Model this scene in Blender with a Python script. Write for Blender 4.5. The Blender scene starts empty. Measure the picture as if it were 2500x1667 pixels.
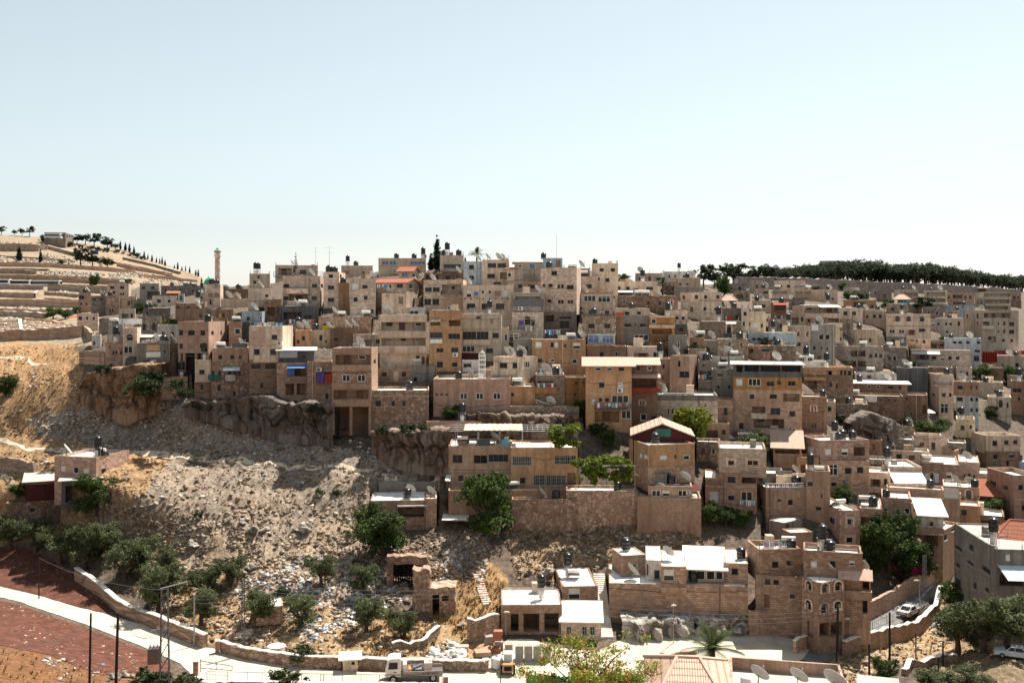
import bpy, bmesh, math, random
import numpy as np
from mathutils import Vector, Matrix, geometry

# ---------------------------------------------------------------- camera, sky, sun
R = math.radians
F, CX, HZ, CZ = 2430.0, 1250.0, 760.0, 60.0        # focal length (source px), centre, horizon row, eye height
SC = bpy.context.scene
COL = SC.collection
cam = bpy.data.objects.new('camera', bpy.data.cameras.new('camera'))
COL.objects.link(cam)
cam.location = (0, 0, CZ)
cam.rotation_euler = (R(90), 0, 0)
cam.data.sensor_width = 36.0
cam.data.lens = 36.0 * F / 2500.0
cam.data.shift_y = -(833.5 - HZ) / 2500.0
cam.data.clip_start = 1.0
cam.data.clip_end = 9000.0
SC.camera = cam
SUN = Vector((0.36, 0.47, 1.0)).normalized()
EL = math.asin(SUN.z)
AZ = math.atan2(SUN.x, SUN.y)
W = bpy.data.worlds.new('World'); SC.world = W; W.use_nodes = True
wn = W.node_tree.nodes; wl = W.node_tree.links
bg = wn['Background']
sky = wn.new('ShaderNodeTexSky'); sky.sky_type = 'NISHITA'; sky.sun_disc = False
sky.sun_elevation = EL; sky.sun_rotation = AZ
sky.altitude = 700; sky.air_density = 1.3; sky.dust_density = .6; sky.ozone_density = 3.0
hs = wn.new('ShaderNodeHueSaturation'); hs.inputs['Hue'].default_value = .47; hs.inputs['Saturation'].default_value = .40
wl.new(sky.outputs[0], hs.inputs['Color']); wl.new(hs.outputs[0], bg.inputs[0])
bg.inputs[1].default_value = 0.065
sun = bpy.data.objects.new('sun', bpy.data.lights.new('sun', 'SUN'))
COL.objects.link(sun)
sun.data.energy = 5.0; sun.data.angle = R(0.5); sun.data.color = (1.0, 0.93, 0.82)
sun.rotation_euler = SUN.to_track_quat('Z', 'Y').to_euler()
SC.view_settings.view_transform = 'Standard'; SC.view_settings.look = 'None'
SC.view_settings.exposure = 1.08; SC.view_settings.gamma = 1.0
SC.render.engine = 'CYCLES'
SC.cycles.max_bounces = 4; SC.cycles.diffuse_bounces = 2; SC.cycles.glossy_bounces = 2
SC.cycles.transparent_max_bounces = 4

rnd = random.Random(7)
nrs = np.random.RandomState(11)

# ---------------------------------------------------------------- tags and small helpers
def tag(o, label=None, cat=None, group=None, kind=None):
    if label: o['label'] = label
    if cat: o['category'] = cat
    if group: o['group'] = group
    if kind: o['kind'] = kind
    return o
def empty(name, loc, rz=0.0, label=None, cat=None, group=None, scale=None):
    o = bpy.data.objects.new(name, None); COL.objects.link(o)
    o.location = loc; o.rotation_euler = (0, 0, rz)
    if scale: o.scale = (scale, scale, scale)
    return tag(o, label, cat, group)
class MB:
    """collects faces, then links ONE mesh object"""
    def __init__(s): s.v = []; s.f = []; s.m = []
    def quad(s, a, b, c, d, m=0):
        n = len(s.v); s.v += [tuple(a), tuple(b), tuple(c), tuple(d)]; s.f.append((n, n+1, n+2, n+3)); s.m.append(m)
    def poly(s, pts, m=0):
        n = len(s.v); s.v += [tuple(p) for p in pts]; s.f.append(tuple(range(n, n+len(pts)))); s.m.append(m)
    def hexa(s, p, m=0):
        """8 corners: bottom ring 0-3, top ring 4-7 (both counter-clockwise from above)"""
        n = len(s.v); s.v += [tuple(q) for q in p]
        for f in ((3,2,1,0),(4,5,6,7),(0,1,5,4),(1,2,6,5),(2,3,7,6),(3,0,4,7)):
            s.f.append(tuple(n+i for i in f)); s.m.append(m)
    def box(s, x0, x1, y0, y1, z0, z1, m=0):
        s.hexa([(x0,y0,z0),(x1,y0,z0),(x1,y1,z0),(x0,y1,z0),(x0,y0,z1),(x1,y0,z1),(x1,y1,z1),(x0,y1,z1)], m)
    def bar(s, a, b, r, m=0, sides=4, r2=None):
        a = Vector(a); b = Vector(b); d = (b - a)
        if d.length < 1e-6: return
        d.normalize(); u = d.orthogonal().normalized(); w = d.cross(u); r2 = r if r2 is None else r2
        n = len(s.v)
        for p, q in ((a, r), (b, r2)):
            for i in range(sides):
                t = 2*math.pi*(i+.5)/sides
                s.v.append(tuple(p + u*(q*math.cos(t)) + w*(q*math.sin(t))))
        for i in range(sides):
            j = (i+1) % sides
            s.f.append((n+i, n+j, n+sides+j, n+sides+i)); s.m.append(m)
        s.f.append(tuple(n+i for i in reversed(range(sides)))); s.m.append(m)
        s.f.append(tuple(n+sides+i for i in range(sides))); s.m.append(m)
    def tube(s, pts, r, m=0, sides=5):
        for k, (a, b) in enumerate(zip(pts, pts[1:])):
            ra = r[k] if isinstance(r, (list, tuple)) else r
            rb = r[k+1] if isinstance(r, (list, tuple)) else r
            s.bar(a, b, ra, m, sides, rb)
    def lathe(s, prof, c=(0,0,0), sides=12, m=0):
        n = len(s.v); k = len(prof)
        for r, z in prof:
            for i in range(sides):
                t = 2*math.pi*i/sides
                s.v.append((c[0]+r*math.cos(t), c[1]+r*math.sin(t), c[2]+z))
        for a in range(k-1):
            for i in range(sides):
                j = (i+1) % sides
                s.f.append((n+a*sides+i, n+a*sides+j, n+(a+1)*sides+j, n+(a+1)*sides+i)); s.m.append(m)
        s.f.append(tuple(n+(k-1)*sides+i for i in range(sides))); s.m.append(m)
        s.f.append(tuple(n+i for i in reversed(range(sides)))); s.m.append(m)
    def build(s, name, mats, parent=None, smooth=False):
        me = bpy.data.meshes.new(name)
        me.from_pydata(s.v, [], s.f)
        if not isinstance(mats, (list, tuple)): mats = [mats]
        for q in mats: me.materials.append(q)
        if len(mats) > 1: me.polygons.foreach_set('material_index', s.m)
        if smooth: me.polygons.foreach_set('use_smooth', [True]*len(s.f))
        me.update()
        o = bpy.data.objects.new(name, me); COL.objects.link(o)
        if parent: o.parent = parent
        return o
def np_mesh(name, V, Q, mat, smooth=False, parent=None):
    """fast mesh from numpy arrays; Q is (n,k)"""
    me = bpy.data.meshes.new(name)
    n, k = Q.shape
    me.vertices.add(len(V)); me.vertices.foreach_set('co', V.astype(np.float32).ravel())
    me.loops.add(n*k); me.loops.foreach_set('vertex_index', Q.astype(np.int32).ravel())
    me.polygons.add(n); me.polygons.foreach_set('loop_start', np.arange(0, n*k, k, dtype=np.int32))
    me.polygons.foreach_set('loop_total', np.full(n, k, dtype=np.int32))
    if smooth: me.polygons.foreach_set('use_smooth', np.ones(n, dtype=bool))
    me.materials.append(mat); me.update(calc_edges=True); me.validate()
    o = bpy.data.objects.new(name, me); COL.objects.link(o)
    if parent: o.parent = parent
    return o
def copy_tree(o, parent=None):
    c = o.copy(); COL.objects.link(c)
    if parent: c.parent = parent
    for ch in [q for q in o.children]: copy_tree(ch, c)
    return c

# ---------------------------------------------------------------- materials
MATS = {}
PAL = dict(white=(.88,.85,.80), bwhite=(.62,.72,.80), cream=(.95,.83,.66), pale=(.86,.745,.605), ochre=(.63,.44,.285), orange=(.50,.265,.12), tan=(.60,.455,.345),  # cream and pale raised so the shaded upper fronts look lit
           pink=(.58,.44,.35), brown=(.40,.295,.22), dbrown=(.22,.13,.10), grey=(.36,.335,.30), dgrey=(.17,.17,.185), blue=(.10,.22,.50), red=(.50,.09,.05),
           black=(.015,.015,.018), green=(.03,.45,.16), dgreen=(.05,.16,.12), maroon=(.11,.03,.03), turq=(.25,.62,.72), yellow=(.70,.45,.06), purple=(.18,.10,.35),
           stone=(.50,.42,.32), rstone=(.55,.415,.315), gstone=(.40,.36,.31), roofw=(.74,.70,.63), roofg=(.42,.38,.34), steel=(.45,.46,.47), rosetile=(.62,.42,.33), redtile=(.38,.14,.085))
PAL['soot'] = (.03, .026, .026); PAL['dish'] = (.50, .49, .47); PAL['sand'] = (.86, .70, .51); PAL['blush'] = (.80, .66, .55); PAL['ash'] = (.55, .51, .46); PAL['chalk'] = (.78, .67, .55)  # sand, blush, ash, chalk: lit-looking versions of the wall tints
for _k, _c in PAL.items():      # warm limestone and render: a little more colour than grey
    if _k in ('cream', 'pale', 'ochre', 'tan', 'pink', 'brown', 'stone', 'rstone', 'gstone'):
        _m = sum(_c)/3; _w = tuple(max(0, _m+(v-_m)*1.22)*.97 for v in _c); PAL[_k] = (_w[0]*1.01, _w[1]*.955, _w[2]*1.0)
def node_mat(name):
    m = bpy.data.materials.new(name); m.use_nodes = True
    nt = m.node_tree; b = nt.nodes['Principled BSDF']
    b.inputs['Roughness'].default_value = .9
    b.inputs['Specular IOR Level'].default_value = .25
    def N(t, **kw):
        n = nt.nodes.new('ShaderNode'+t)
        for k, v in kw.items(): setattr(n, k, v)
        return n
    L = nt.links.new
    def val(sock, v):
        if isinstance(v, (int, float, tuple)): sock.default_value = v
        else: L(v, sock)
    def math_(op, a, c=None, clamp=False):
        n = N('Math', operation=op); n.use_clamp = clamp; val(n.inputs[0], a)
        if c is not None: val(n.inputs[1], c)
        return n.outputs[0]
    def mix(f, a, c, mode='MIX'):
        n = N('MixRGB', blend_type=mode); val(n.inputs[0], f); val(n.inputs[1], a); val(n.inputs[2], c); return n.outputs[0]
    def ramp(f, *st):
        n = N('ValToRGB'); L(f, n.inputs[0]); e = n.color_ramp.elements
        while len(e) < len(st): e.new(.5)
        for el, (p, c) in zip(e, st):
            el.position = p; el.color = (c, c, c, 1) if not isinstance(c, tuple) else (*c, 1)
        return n.outputs[0]
    return m, nt, b, N, L, val, math_, mix, ramp
def c4(c, k=1.0): return (min(1, c[0]*k), min(1, c[1]*k), min(1, c[2]*k), 1)
def mat(kind, col='cream'):
    key = kind+'_'+col
    if key in MATS: return MATS[key]
    c = tuple(q*(.88 if kind in ('flat', 'metal', 'gloss') else .78 if kind == 'st' else .70) for q in PAL[col])
    m, nt, b, N, L, val, math_, mix, ramp = node_mat(key); MATS[key] = m
    if kind in ('flat', 'metal', 'gloss'):
        tc = N('TexCoord'); nz = N('TexNoise'); nz.inputs['Scale'].default_value = 1.7; nz.inputs['Detail'].default_value = 4
        L(tc.outputs['Object'], nz.inputs['Vector'])
        L(mix(ramp(nz.outputs[0], (.35, .0), (.7, 1.0)), c4(c, .86), c4(c, 1.08)), b.inputs['Base Color'])
        if kind == 'metal': b.inputs['Metallic'].default_value = .6; b.inputs['Roughness'].default_value = .45
        if kind == 'gloss': b.inputs['Roughness'].default_value = .25; b.inputs['Specular IOR Level'].default_value = .5
        return m
    tc = N('TexCoord'); oi = N('ObjectInfo')
    sep = N('SeparateXYZ'); L(tc.outputs['Object'], sep.inputs[0])
    off = math_('MULTIPLY', oi.outputs['Random'], 37.0)
    u = math_('ADD', math_('ADD', sep.outputs[0], sep.outputs[1]), off); z = sep.outputs[2]
    uv = N('CombineXYZ'); L(u, uv.inputs[0]); L(z, uv.inputs[1]); L(off, uv.inputs[2])
    def noise(sx, sz, det=4, rough=.55, dist=0.0):
        mp = N('CombineXYZ'); L(math_('MULTIPLY', u, sx), mp.inputs[0]); L(math_('MULTIPLY', z, sz), mp.inputs[1]); L(off, mp.inputs[2])
        n = N('TexNoise'); n.inputs['Scale'].default_value = 1; n.inputs['Detail'].default_value = det; n.inputs['Roughness'].default_value = rough
        n.inputs['Distortion'].default_value = dist; L(mp.outputs[0], n.inputs['Vector']); return n.outputs[0]
    big = noise(.22, .22, 5, .6); mid = noise(.75, .6, 6, .68, .4); fine = noise(2.6, 2.6, 4, .65); streak = noise(1.5, .10, 4, .6)
    base = None; bump = fine; bs = .12
    if kind == 'st':
        br = N('TexBrick'); L(uv.outputs[0], br.inputs['Vector'])
        br.inputs['Color1'].default_value = c4(c, 1.28); br.inputs['Color2'].default_value = c4((c[0], c[1]*.95, c[2]*.92), .66); br.inputs['Mortar'].default_value = c4(c, .4)
        br.inputs['Scale'].default_value = 1; br.inputs['Brick Width'].default_value = .56; br.inputs['Row Height'].default_value = .29; br.inputs['Mortar Size'].default_value = .022
        base = br.outputs[0]; bump = br.outputs[1]; bs = -.25
    elif kind == 'ru':
        vo = N('TexVoronoi'); vo.inputs['Scale'].default_value = 1.9; L(uv.outputs[0], vo.inputs['Vector'])
        ve = N('TexVoronoi', feature='DISTANCE_TO_EDGE'); ve.inputs['Scale'].default_value = 1.9; L(uv.outputs[0], ve.inputs['Vector'])
        cs = N('SeparateXYZ'); L(vo.outputs['Color'], cs.inputs[0])
        tone = mix(cs.outputs[0], c4(c, .58), c4((c[0]*1.0, c[1]*1.02, c[2]*1.06), 1.42))
        edge = ramp(ve.outputs[0], (.0, 0.0), (.09, 1.0))
        base = mix(edge, c4(c, .33), tone); bump = edge; bs = .5
    else:
        base = mix(ramp(fine, (.32, 0.0), (.68, 1.0)), c4((c[0], c[1]*.95, c[2]*.9), .74), c4(c, 1.2))
    base = mix(math_('MULTIPLY', ramp(mid, (.44, 0.0), (.60, 1.0)), .5 if kind in ('pl', 'co') else .3), base, c4((c[0]*.66, c[1]*.60, c[2]*.55)))
    k = .8 if kind in ('pl', 'co') else .55
    base = mix(math_('MULTIPLY', ramp(streak, (.47, 0.0), (.70, 1.0)), k), base, c4((c[0]*.46, c[1]*.40, c[2]*.36)))
    base = mix(math_('MULTIPLY', ramp(big, (.46, 0.0), (.66, 1.0)), .55), base, c4((c[0]*.62, c[1]*.56, c[2]*.52)))
    if kind == 'pl':
        base = mix(math_('MULTIPLY', ramp(noise(.5, .3, 5, .6, .6), (.56, 0.0), (.66, 1.0)), .35), base, c4((c[0]*1.25, c[1]*1.22, c[2]*1.2)))
    hv = N('HueSaturation'); L(base, hv.inputs['Color'])
    L(math_('ADD', math_('MULTIPLY', oi.outputs['Random'], .42), .79), hv.inputs['Value'])
    L(hv.outputs[0], b.inputs['Base Color'])
    bu = N('Bump'); bu.inputs['Strength'].default_value = abs(bs); bu.inputs['Distance'].default_value = .12; bu.invert = bs < 0
    L(bump, bu.inputs['Height']); L(bu.outputs[0], b.inputs['Normal'])
    return m
def roof_mat(col):
    key = 'roof_'+col
    if key in MATS: return MATS[key]
    c = PAL[col]
    m, nt, b, N, L, val, math_, mix, ramp = node_mat(key); MATS[key] = m
    tc = N('TexCoord'); n = N('TexNoise'); n.inputs['Scale'].default_value = .55; n.inputs['Detail'].default_value = 6; L(tc.outputs['Object'], n.inputs['Vector'])
    n2 = N('TexNoise'); n2.inputs['Scale'].default_value = 4; n2.inputs['Detail'].default_value = 4; L(tc.outputs['Object'], n2.inputs['Vector'])
    q = mix(ramp(n.outputs[0], (.42, 0.0), (.66, 1.0)), c4(c, 1.05), c4(c, .72))
    L(mix(math_('MULTIPLY', ramp(n2.outputs[0], (.55, 0.0), (.7, 1.0)), .35), q, c4(c, .55)), b.inputs['Base Color'])
    return m
def tile_mat(col):
    key = 'tile_'+col
    if key in MATS: return MATS[key]
    c = PAL[col]
    m, nt, b, N, L, val, math_, mix, ramp = node_mat(key); MATS[key] = m
    tc = N('TexCoord'); sep = N('SeparateXYZ'); L(tc.outputs['UV'], sep.inputs[0])
    wv = N('TexWave', wave_type='BANDS', bands_direction='X'); wv.inputs['Scale'].default_value = 1.6; wv.inputs['Distortion'].default_value = .0
    L(tc.outputs['UV'], wv.inputs['Vector'])
    w2 = N('TexWave', wave_type='BANDS', bands_direction='Y', wave_profile='SAW'); w2.inputs['Scale'].default_value = .42; L(tc.outputs['UV'], w2.inputs['Vector'])
    n = N('TexNoise'); n.inputs['Scale'].default_value = 2.2; n.inputs['Detail'].default_value = 5; L(tc.outputs['UV'], n.inputs['Vector'])
    q = mix(n.outputs[0], c4(c, .62), c4(c, 1.35))
    q = mix(math_('MULTIPLY', ramp(wv.outputs[0], (.0, 1.0), (.35, 0.0)), .15), q, c4(c, .35))
    q = mix(math_('MULTIPLY', ramp(w2.outputs[0], (.0, 1.0), (.30, 0.0)), .8), q, c4(c, .25))
    L(q, b.inputs['Base Color'])
    bu = N('Bump'); bu.inputs['Strength'].default_value = .8; bu.inputs['Distance'].default_value = .1; L(wv.outputs[0], bu.inputs['Height']); L(bu.outputs[0], b.inputs['Normal'])
    return m
def leaf_mat(name, c, d, dead=None):
    if name in MATS: return MATS[name]
    c, d = [tuple(v*.8 for v in q) for q in (c, d)]
    m, nt, b, N, L, val, math_, mix, ramp = node_mat(name); MATS[name] = m
    g = N('NewGeometry'); oi = N('ObjectInfo')
    q = mix(g.outputs['Random Per Island'], c4(c), c4(d))
    if dead: q = mix(ramp(g.outputs['Random Per Island'], (.62, 0.0), (.75, 1.0)), q, c4(dead))
    hv = N('HueSaturation'); L(q, hv.inputs['Color']); L(math_('ADD', math_('MULTIPLY', oi.outputs['Random'], .4), .8), hv.inputs['Value'])
    L(hv.outputs[0], b.inputs['Base Color']); b.inputs['Roughness'].default_value = .75
    tr = N('BsdfTranslucent'); L(hv.outputs[0], tr.inputs[0]); ms = N('MixShader'); ms.inputs[0].default_value = .22
    L(b.outputs[0], ms.inputs[1]); L(tr.outputs[0], ms.inputs[2]); L(ms.outputs[0], nt.nodes['Material Output'].inputs[0])
    return m
def island_mat(name, cols, rough=.9):
    if name in MATS: return MATS[name]
    m, nt, b, N, L, val, math_, mix, ramp = node_mat(name); MATS[name] = m
    g = N('NewGeometry'); r = N('ValToRGB'); r.color_ramp.interpolation = 'CONSTANT'
    e = r.color_ramp.elements
    while len(e) < len(cols): e.new(.5)
    tot = sum(w for w, _ in cols); p = 0
    for el, (w, c) in zip(e, cols):
        el.position = p/tot; el.color = (*[v*.74 for v in c], 1); p += w
    L(g.outputs['Random Per Island'], r.inputs[0])
    L(r.outputs[0], b.inputs['Base Color']); b.inputs['Roughness'].default_value = rough
    return m
def glass_mat():
    if 'glass' in MATS: return MATS['glass']
    m, nt, b, N, L, val, math_, mix, ramp = node_mat('window_glass'); MATS['glass'] = m
    oi = N('ObjectInfo')
    r = ramp(oi.outputs['Random'], (.0, (.010,.011,.014)), (.6, (.02,.02,.024)), (.85, (.04,.045,.06)), (1.0, (.08,.07,.06)))
    L(r, b.inputs['Base Color']); b.inputs['Roughness'].default_value = .2; b.inputs['Specular IOR Level'].default_value = .25
    return m

# ---------------------------------------------------------------- projection and depth of the place
def P(px, py, d): return Vector(((px-CX)/F*d, d, CZ-(py-HZ)/F*d))
ANCH = """0 1667 88|250 1667 101|500 1667 109|1000 1667 112|1500 1667 113|2000 1667 113|2500 1667 106|-500 1667 80|3000 1667 100|0 1850 76|1250 1850 93|2500 1850 90
500 1590 121|800 1620 117|1250 1610 119|1700 1570 124|1950 1600 121|2000 1560 127|2230 1500 138|2320 1420 152|0 1560 111|240 1560 123|0 1450 140|0 1350 154|200 1400 145|130 1260 158
-500 1300 150|-500 1000 195|-500 800 280|-500 650 520|210 1200 150|0 1075 182|400 1110 168|700 1140 160|1000 1180 154|600 1250 149|600 1400 138|600 1500 130|900 1300 147|900 1500 129|1000 1400 137
1150 1290 147|1250 1480 130|1450 1300 146|1400 1270 148|1600 1285 146|1400 1400 138|300 1010 176|450 1000 174|700 1060 168|900 1100 162|1050 1125 158|0 900 205|150 860 212|0 830 232
50 790 275|50 700 440|150 650 520|50 600 590|250 620 580|400 660 560|470 690 530|300 720 330|280 770 272|400 740 300|250 800 236|300 860 182|450 930 177|620 970 173
1100 960 172|1300 970 172|1450 1010 168|1650 1000 172|1760 1060 168|1620 1200 152|1300 860 188|1450 870 186|1650 900 185|1950 920 194|2250 1000 216|1200 780 206|1450 770 206|1650 800 206|1000 780 202
700 780 205|550 800 193|500 730 240|700 720 224|900 690 230|1200 680 220|1450 700 220|1600 700 246|1000 640 264|1250 640 244|1500 650 262|1700 700 300|1900 720 305|2100 740 330|2300 770 345|2450 810 350
2450 730 480|2300 715 450|2000 700 430|1800 690 430|2500 705 620|2100 690 540|2170 810 268|2100 870 256|2300 900 268|2450 1000 242|2430 1090 222|2150 1010 206|2100 1100 180|2300 1180 180|2450 1240 182|1950 1150 162
1950 1250 152|2100 1330 146|2200 1300 154|1900 1080 172|2000 980 192|2450 1460 150|2450 1550 130|2300 1590 126|2150 1570 127|2100 1640 117|3000 1400 150|3000 1000 240|3000 800 380|3000 710 640|900 900 178|1000 950 174"""
A_ = np.array([[float(q) for q in s.split()] for s in ANCH.replace('\n', '|').split('|')])
def _tp(r2): return np.where(r2 > 0, .5*r2*np.log(np.maximum(r2, 1e-12)), 0.0)
_AX = np.c_[A_[:, 0]/900.0, A_[:, 1]/330.0]; _n = len(_AX)
_K = _tp(((_AX[:, None]-_AX[None])**2).sum(-1)) + np.eye(_n)*.012
_Pm = np.c_[np.ones(_n), _AX]
_S = np.linalg.solve(np.block([[_K, _Pm], [_Pm.T, np.zeros((3, 3))]]), np.r_[np.log(A_[:, 2]), 0, 0, 0])
def Draw(px, py):
    q = np.c_[np.ravel(px)/900.0, np.ravel(py)/330.0]
    k = _tp(((q[:, None]-_AX[None])**2).sum(-1))
    return np.exp(k @ _S[:_n] + np.c_[np.ones(len(q)), q] @ _S[_n:])
GPX = np.arange(-560, 3080, 20.0); GPY = np.arange(560, 1910, 6.0)
_D = np.array([Draw(np.full_like(GPY, x), GPY) for x in GPX])            # (px, py)
_D = np.maximum.accumulate(_D[:, ::-1] + np.arange(len(GPY))*.02, axis=1)[:, ::-1]   # farther upwards, always
_D = np.minimum(_D, 900)
def D(px, py):
    i = np.clip((np.asarray(px, float)-GPX[0])/20.0, 0, len(GPX)-1.001); j = np.clip((np.asarray(py, float)-GPY[0])/6.0, 0, len(GPY)-1.001)
    a = i.astype(int); b = j.astype(int); u = i-a; v = j-b
    return (_D[a, b]*(1-u)+_D[a+1, b]*u)*(1-v)+(_D[a, b+1]*(1-u)+_D[a+1, b+1]*u)*v
RIDGE = np.array([(-560,560),(0,572),(100,578),(180,589),(240,598),(294,607),(320,614),(352,628),(382,638),(405,645),(444,658),(486,671),(505,690),(560,700),(650,692),(900,664),(1250,652),(1500,664),(1560,690),(1700,694),(2000,692),(2300,700),(2500,712),(3080,715)], float)

# ---------------------------------------------------------------- terrain heights on a (u, depth) grid
UU = np.concatenate([np.linspace(-1.6, -.56, 24)[:-1], np.linspace(-.56, .56, 560), np.linspace(.56, 1.6, 24)[1:]])
DD = np.concatenate([np.arange(12, 84, 6.0), np.arange(84, 100, 1.5), np.arange(100, 182, .55), np.arange(182, 300, 1.3), np.arange(300, 660, 5.0), np.geomspace(670, 6000, 26)])
def vnoise(x, y, seed=0):
    def h(i, j): return np.modf(np.abs(np.sin(i*127.1+j*311.7+seed*74.7)*43758.5453))[0]
    i = np.floor(x); j = np.floor(y); fx = x-i; fy = y-j; fx = fx*fx*(3-2*fx); fy = fy*fy*(3-2*fy)
    return (h(i, j)*(1-fx)+h(i+1, j)*fx)*(1-fy)+(h(i, j+1)*(1-fx)+h(i+1, j+1)*fx)*fy
def fbm(x, y, o=4, seed=0):
    s = 0; a = .5; t = 0
    for k in range(o):
        s = s+a*vnoise(x*2**k, y*2**k, seed+k); t += a; a *= .5
    return s/t
def inpoly(px, py, poly):
    r = np.zeros(np.shape(px), bool); n = len(poly)
    for k in range(n):
        x1, y1 = poly[k]; x2, y2 = poly[(k+1) % n]
        c = ((y1 > py) != (y2 > py)) & (px < (x2-x1)*(py-y1)/(y2-y1+1e-9)+x1)
        r ^= c
    return r
HG = np.zeros((len(UU), len(DD)))
for a, u in enumerate(UU):
    px = float(np.clip(CX+u*F, -540, 3060))
    rpy = np.interp(px, RIDGE[:, 0], RIDGE[:, 1])
    py = np.concatenate([np.arange(1890, rpy, -5.0), [rpy]])
    d = D(np.full_like(py, px), py); z = CZ-(py-HZ)/F*d
    n0 = (d[0], z[0])
    zz = np.interp(DD, d, z)
    near = DD < n0[0]
    zz[near] = np.interp(DD[near], [12, n0[0]], [50.5, n0[1]])
    far = DD > d[-1]
    zz[far] = z[-1]-.035*(DD[far]-d[-1])
    HG[a] = zz
XG = UU[:, None]*DD[None]; YG = np.repeat(DD[None], len(UU), 0)
PXG = CX+UU[:, None]*F+0*YG; PYG = HZ+(CZ-HG)*F/YG
def H(x, y):
    u = x/y; i = np.clip(np.searchsorted(UU, u)-1, 0, len(UU)-2); j = np.clip(np.searchsorted(DD, y)-1, 0, len(DD)-2)
    a = np.clip((u-UU[i])/(UU[i+1]-UU[i]), 0, 1); b = np.clip((y-DD[j])/(DD[j+1]-DD[j]), 0, 1)
    return (HG[i, j]*(1-a)+HG[i+1, j]*a)*(1-b)+(HG[i, j+1]*(1-a)+HG[i+1, j+1]*a)*b
def G(px, py, lift=0.0):
    """ground point seen at a pixel"""
    d = float(D(px, py)); x = (px-CX)/F*d
    return Vector((x, d, float(H(x, d))+lift))

# regions of the ground, as outlines on the photograph that the ground carries
FIELD_A = [(-560,1190),(0,1335),(60,1340),(120,1362),(180,1400),(240,1440),(296,1494),(240,1492),(150,1470),(95,1452),(0,1428),(-560,1330)]
FIELD_B = [(-560,1380),(0,1466),(50,1478),(110,1500),(200,1530),(300,1568),(360,1590),(420,1625),(400,1650),(330,1640),(250,1648),(200,1630),(120,1598),(0,1575),(-560,1500)]
ROAD_L = [(-560,1330),(0,1432),(100,1456),(180,1480),(260,1500),(330,1520),(420,1545),(500,1580),(560,1592),(660,1614),(760,1632),(860,1640),(1000,1644),(1160,1636),(1200,1600),(1240,1560),(1300,1560),(1350,1580),(1460,1590),(1520,1560),(1560,1552),(1690,1545),(1830,1535),(1950,1535),(1962,1560),(1978,1585),(1960,1610),(1900,1640),(1700,1700),(1200,1720),(600,1690),(480,1660),(440,1620),(356,1582),(300,1560),(200,1521),(110,1491),(50,1470),(0,1458),(-560,1372)]
ROAD_R = [(1962,1560),(2030,1535),(2100,1500),(2170,1470),(2240,1430),(2300,1405),(2325,1398),(2335,1408),(2300,1435),(2262,1478),(2200,1520),(2130,1550),(2080,1580),(2040,1605),(1990,1625),(1960,1610),(1978,1585)]
FLATS = [FIELD_A, FIELD_B, ROAD_L, ROAD_R]
flat = np.zeros(HG.shape, bool)
for q in FLATS: flat |= inpoly(PXG, PYG, q)
open_slope = inpoly(PXG, PYG, [(-560,560),(0,840),(190,850),(215,985),(330,1015),(520,990),(700,1070),(900,1110),(1060,1170),(1060,1300),(1300,1260),(1560,1290),(1720,1290),(1740,1340),(1500,1350),(1400,1420),(1250,1440),(1220,1620),(900,1640),(560,1590),(350,1500),(0,1330),(-560,1190)]) | inpoly(PXG, PYG, [(2000,1620),(2120,1560),(2260,1500),(2330,1440),(2500,1600),(2500,1700),(2000,1700)])
for _ in range(2):
    f2 = flat.copy(); f2[1:] |= flat[:-1]; f2[:-1] |= flat[1:]; f2[:, 1:] |= flat[:, :-1]; f2[:, :-1] |= flat[:, 1:]; flat = f2
amp = np.where(open_slope, 1.0, .25)*(~flat)*np.where(YG > 300, .5, 1)
HG = HG+amp*((fbm(XG*.12, YG*.12, 3, 3)-.5)*2.3+(fbm(XG*.6, YG*.6, 3, 9)-.5)*1.25+(fbm(XG*1.7, YG*1.7, 2, 15)-.5)*.4)
CARVE = []       # building footprints, cut out of the slope before the ground mesh is built
# ---------------------------------------------------------------- buildings
KEYS = {}
HOSTS = {}      # label -> dict used to place roof things later
def wall_face(mb, o, u, n, ln, z0, z1, ops, zones):
    """wall plane from o along u, inward normal n, with real recessed openings; zones = [(zlow, material index)] from the top down"""
    xs = {0.0, ln}; zs = {z0, z1}
    for q in ops: xs |= {q[0], q[1]}; zs |= {q[2], q[3]}
    for zz, _ in zones:
        if z0 < zz < z1: zs.add(zz)
    xs = sorted(xs); zs = sorted(zs)
    pt = lambda s, z, k=0.0: (o[0]+u[0]*s+n[0]*k, o[1]+u[1]*s+n[1]*k, z)
    def zm(z):
        m = 0
        for zz, k in zones:
            if z < zz: m = k
        return m
    for za, zb in zip(zs, zs[1:]):
        run = None
        for xa, xb in zip(xs, xs[1:]):
            cx, cz = (xa+xb)/2, (za+zb)/2
            hole = any(q[0] < cx < q[1] and q[2] < cz < q[3] for q in ops)
            if hole:
                if run is not None: mb.quad(pt(run, za), pt(xa, za), pt(xa, zb), pt(run, zb), zm(cz)); run = None
            elif run is None: run = xa
        if run is not None: mb.quad(pt(run, za), pt(xs[-1], za), pt(xs[-1], zb), pt(run, zb), zm((za+zb)/2))
    for x0, x1, a, b, k in ops:
        m = zm((a+b)/2)
        mb.quad(pt(x0, a), pt(x0, a, k), pt(x0, b, k), pt(x0, b), m); mb.quad(pt(x1, a, k), pt(x1, a), pt(x1, b), pt(x1, b, k), m)
        mb.quad(pt(x0, a, k), pt(x0, a), pt(x1, a), pt(x1, a, k), m); mb.quad(pt(x0, b), pt(x0, b, k), pt(x1, b, k), pt(x1, b), m)
        if k > .5: mb.quad(pt(x0, a, k), pt(x1, a, k), pt(x1, b, k), pt(x0, b, k), m)
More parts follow.
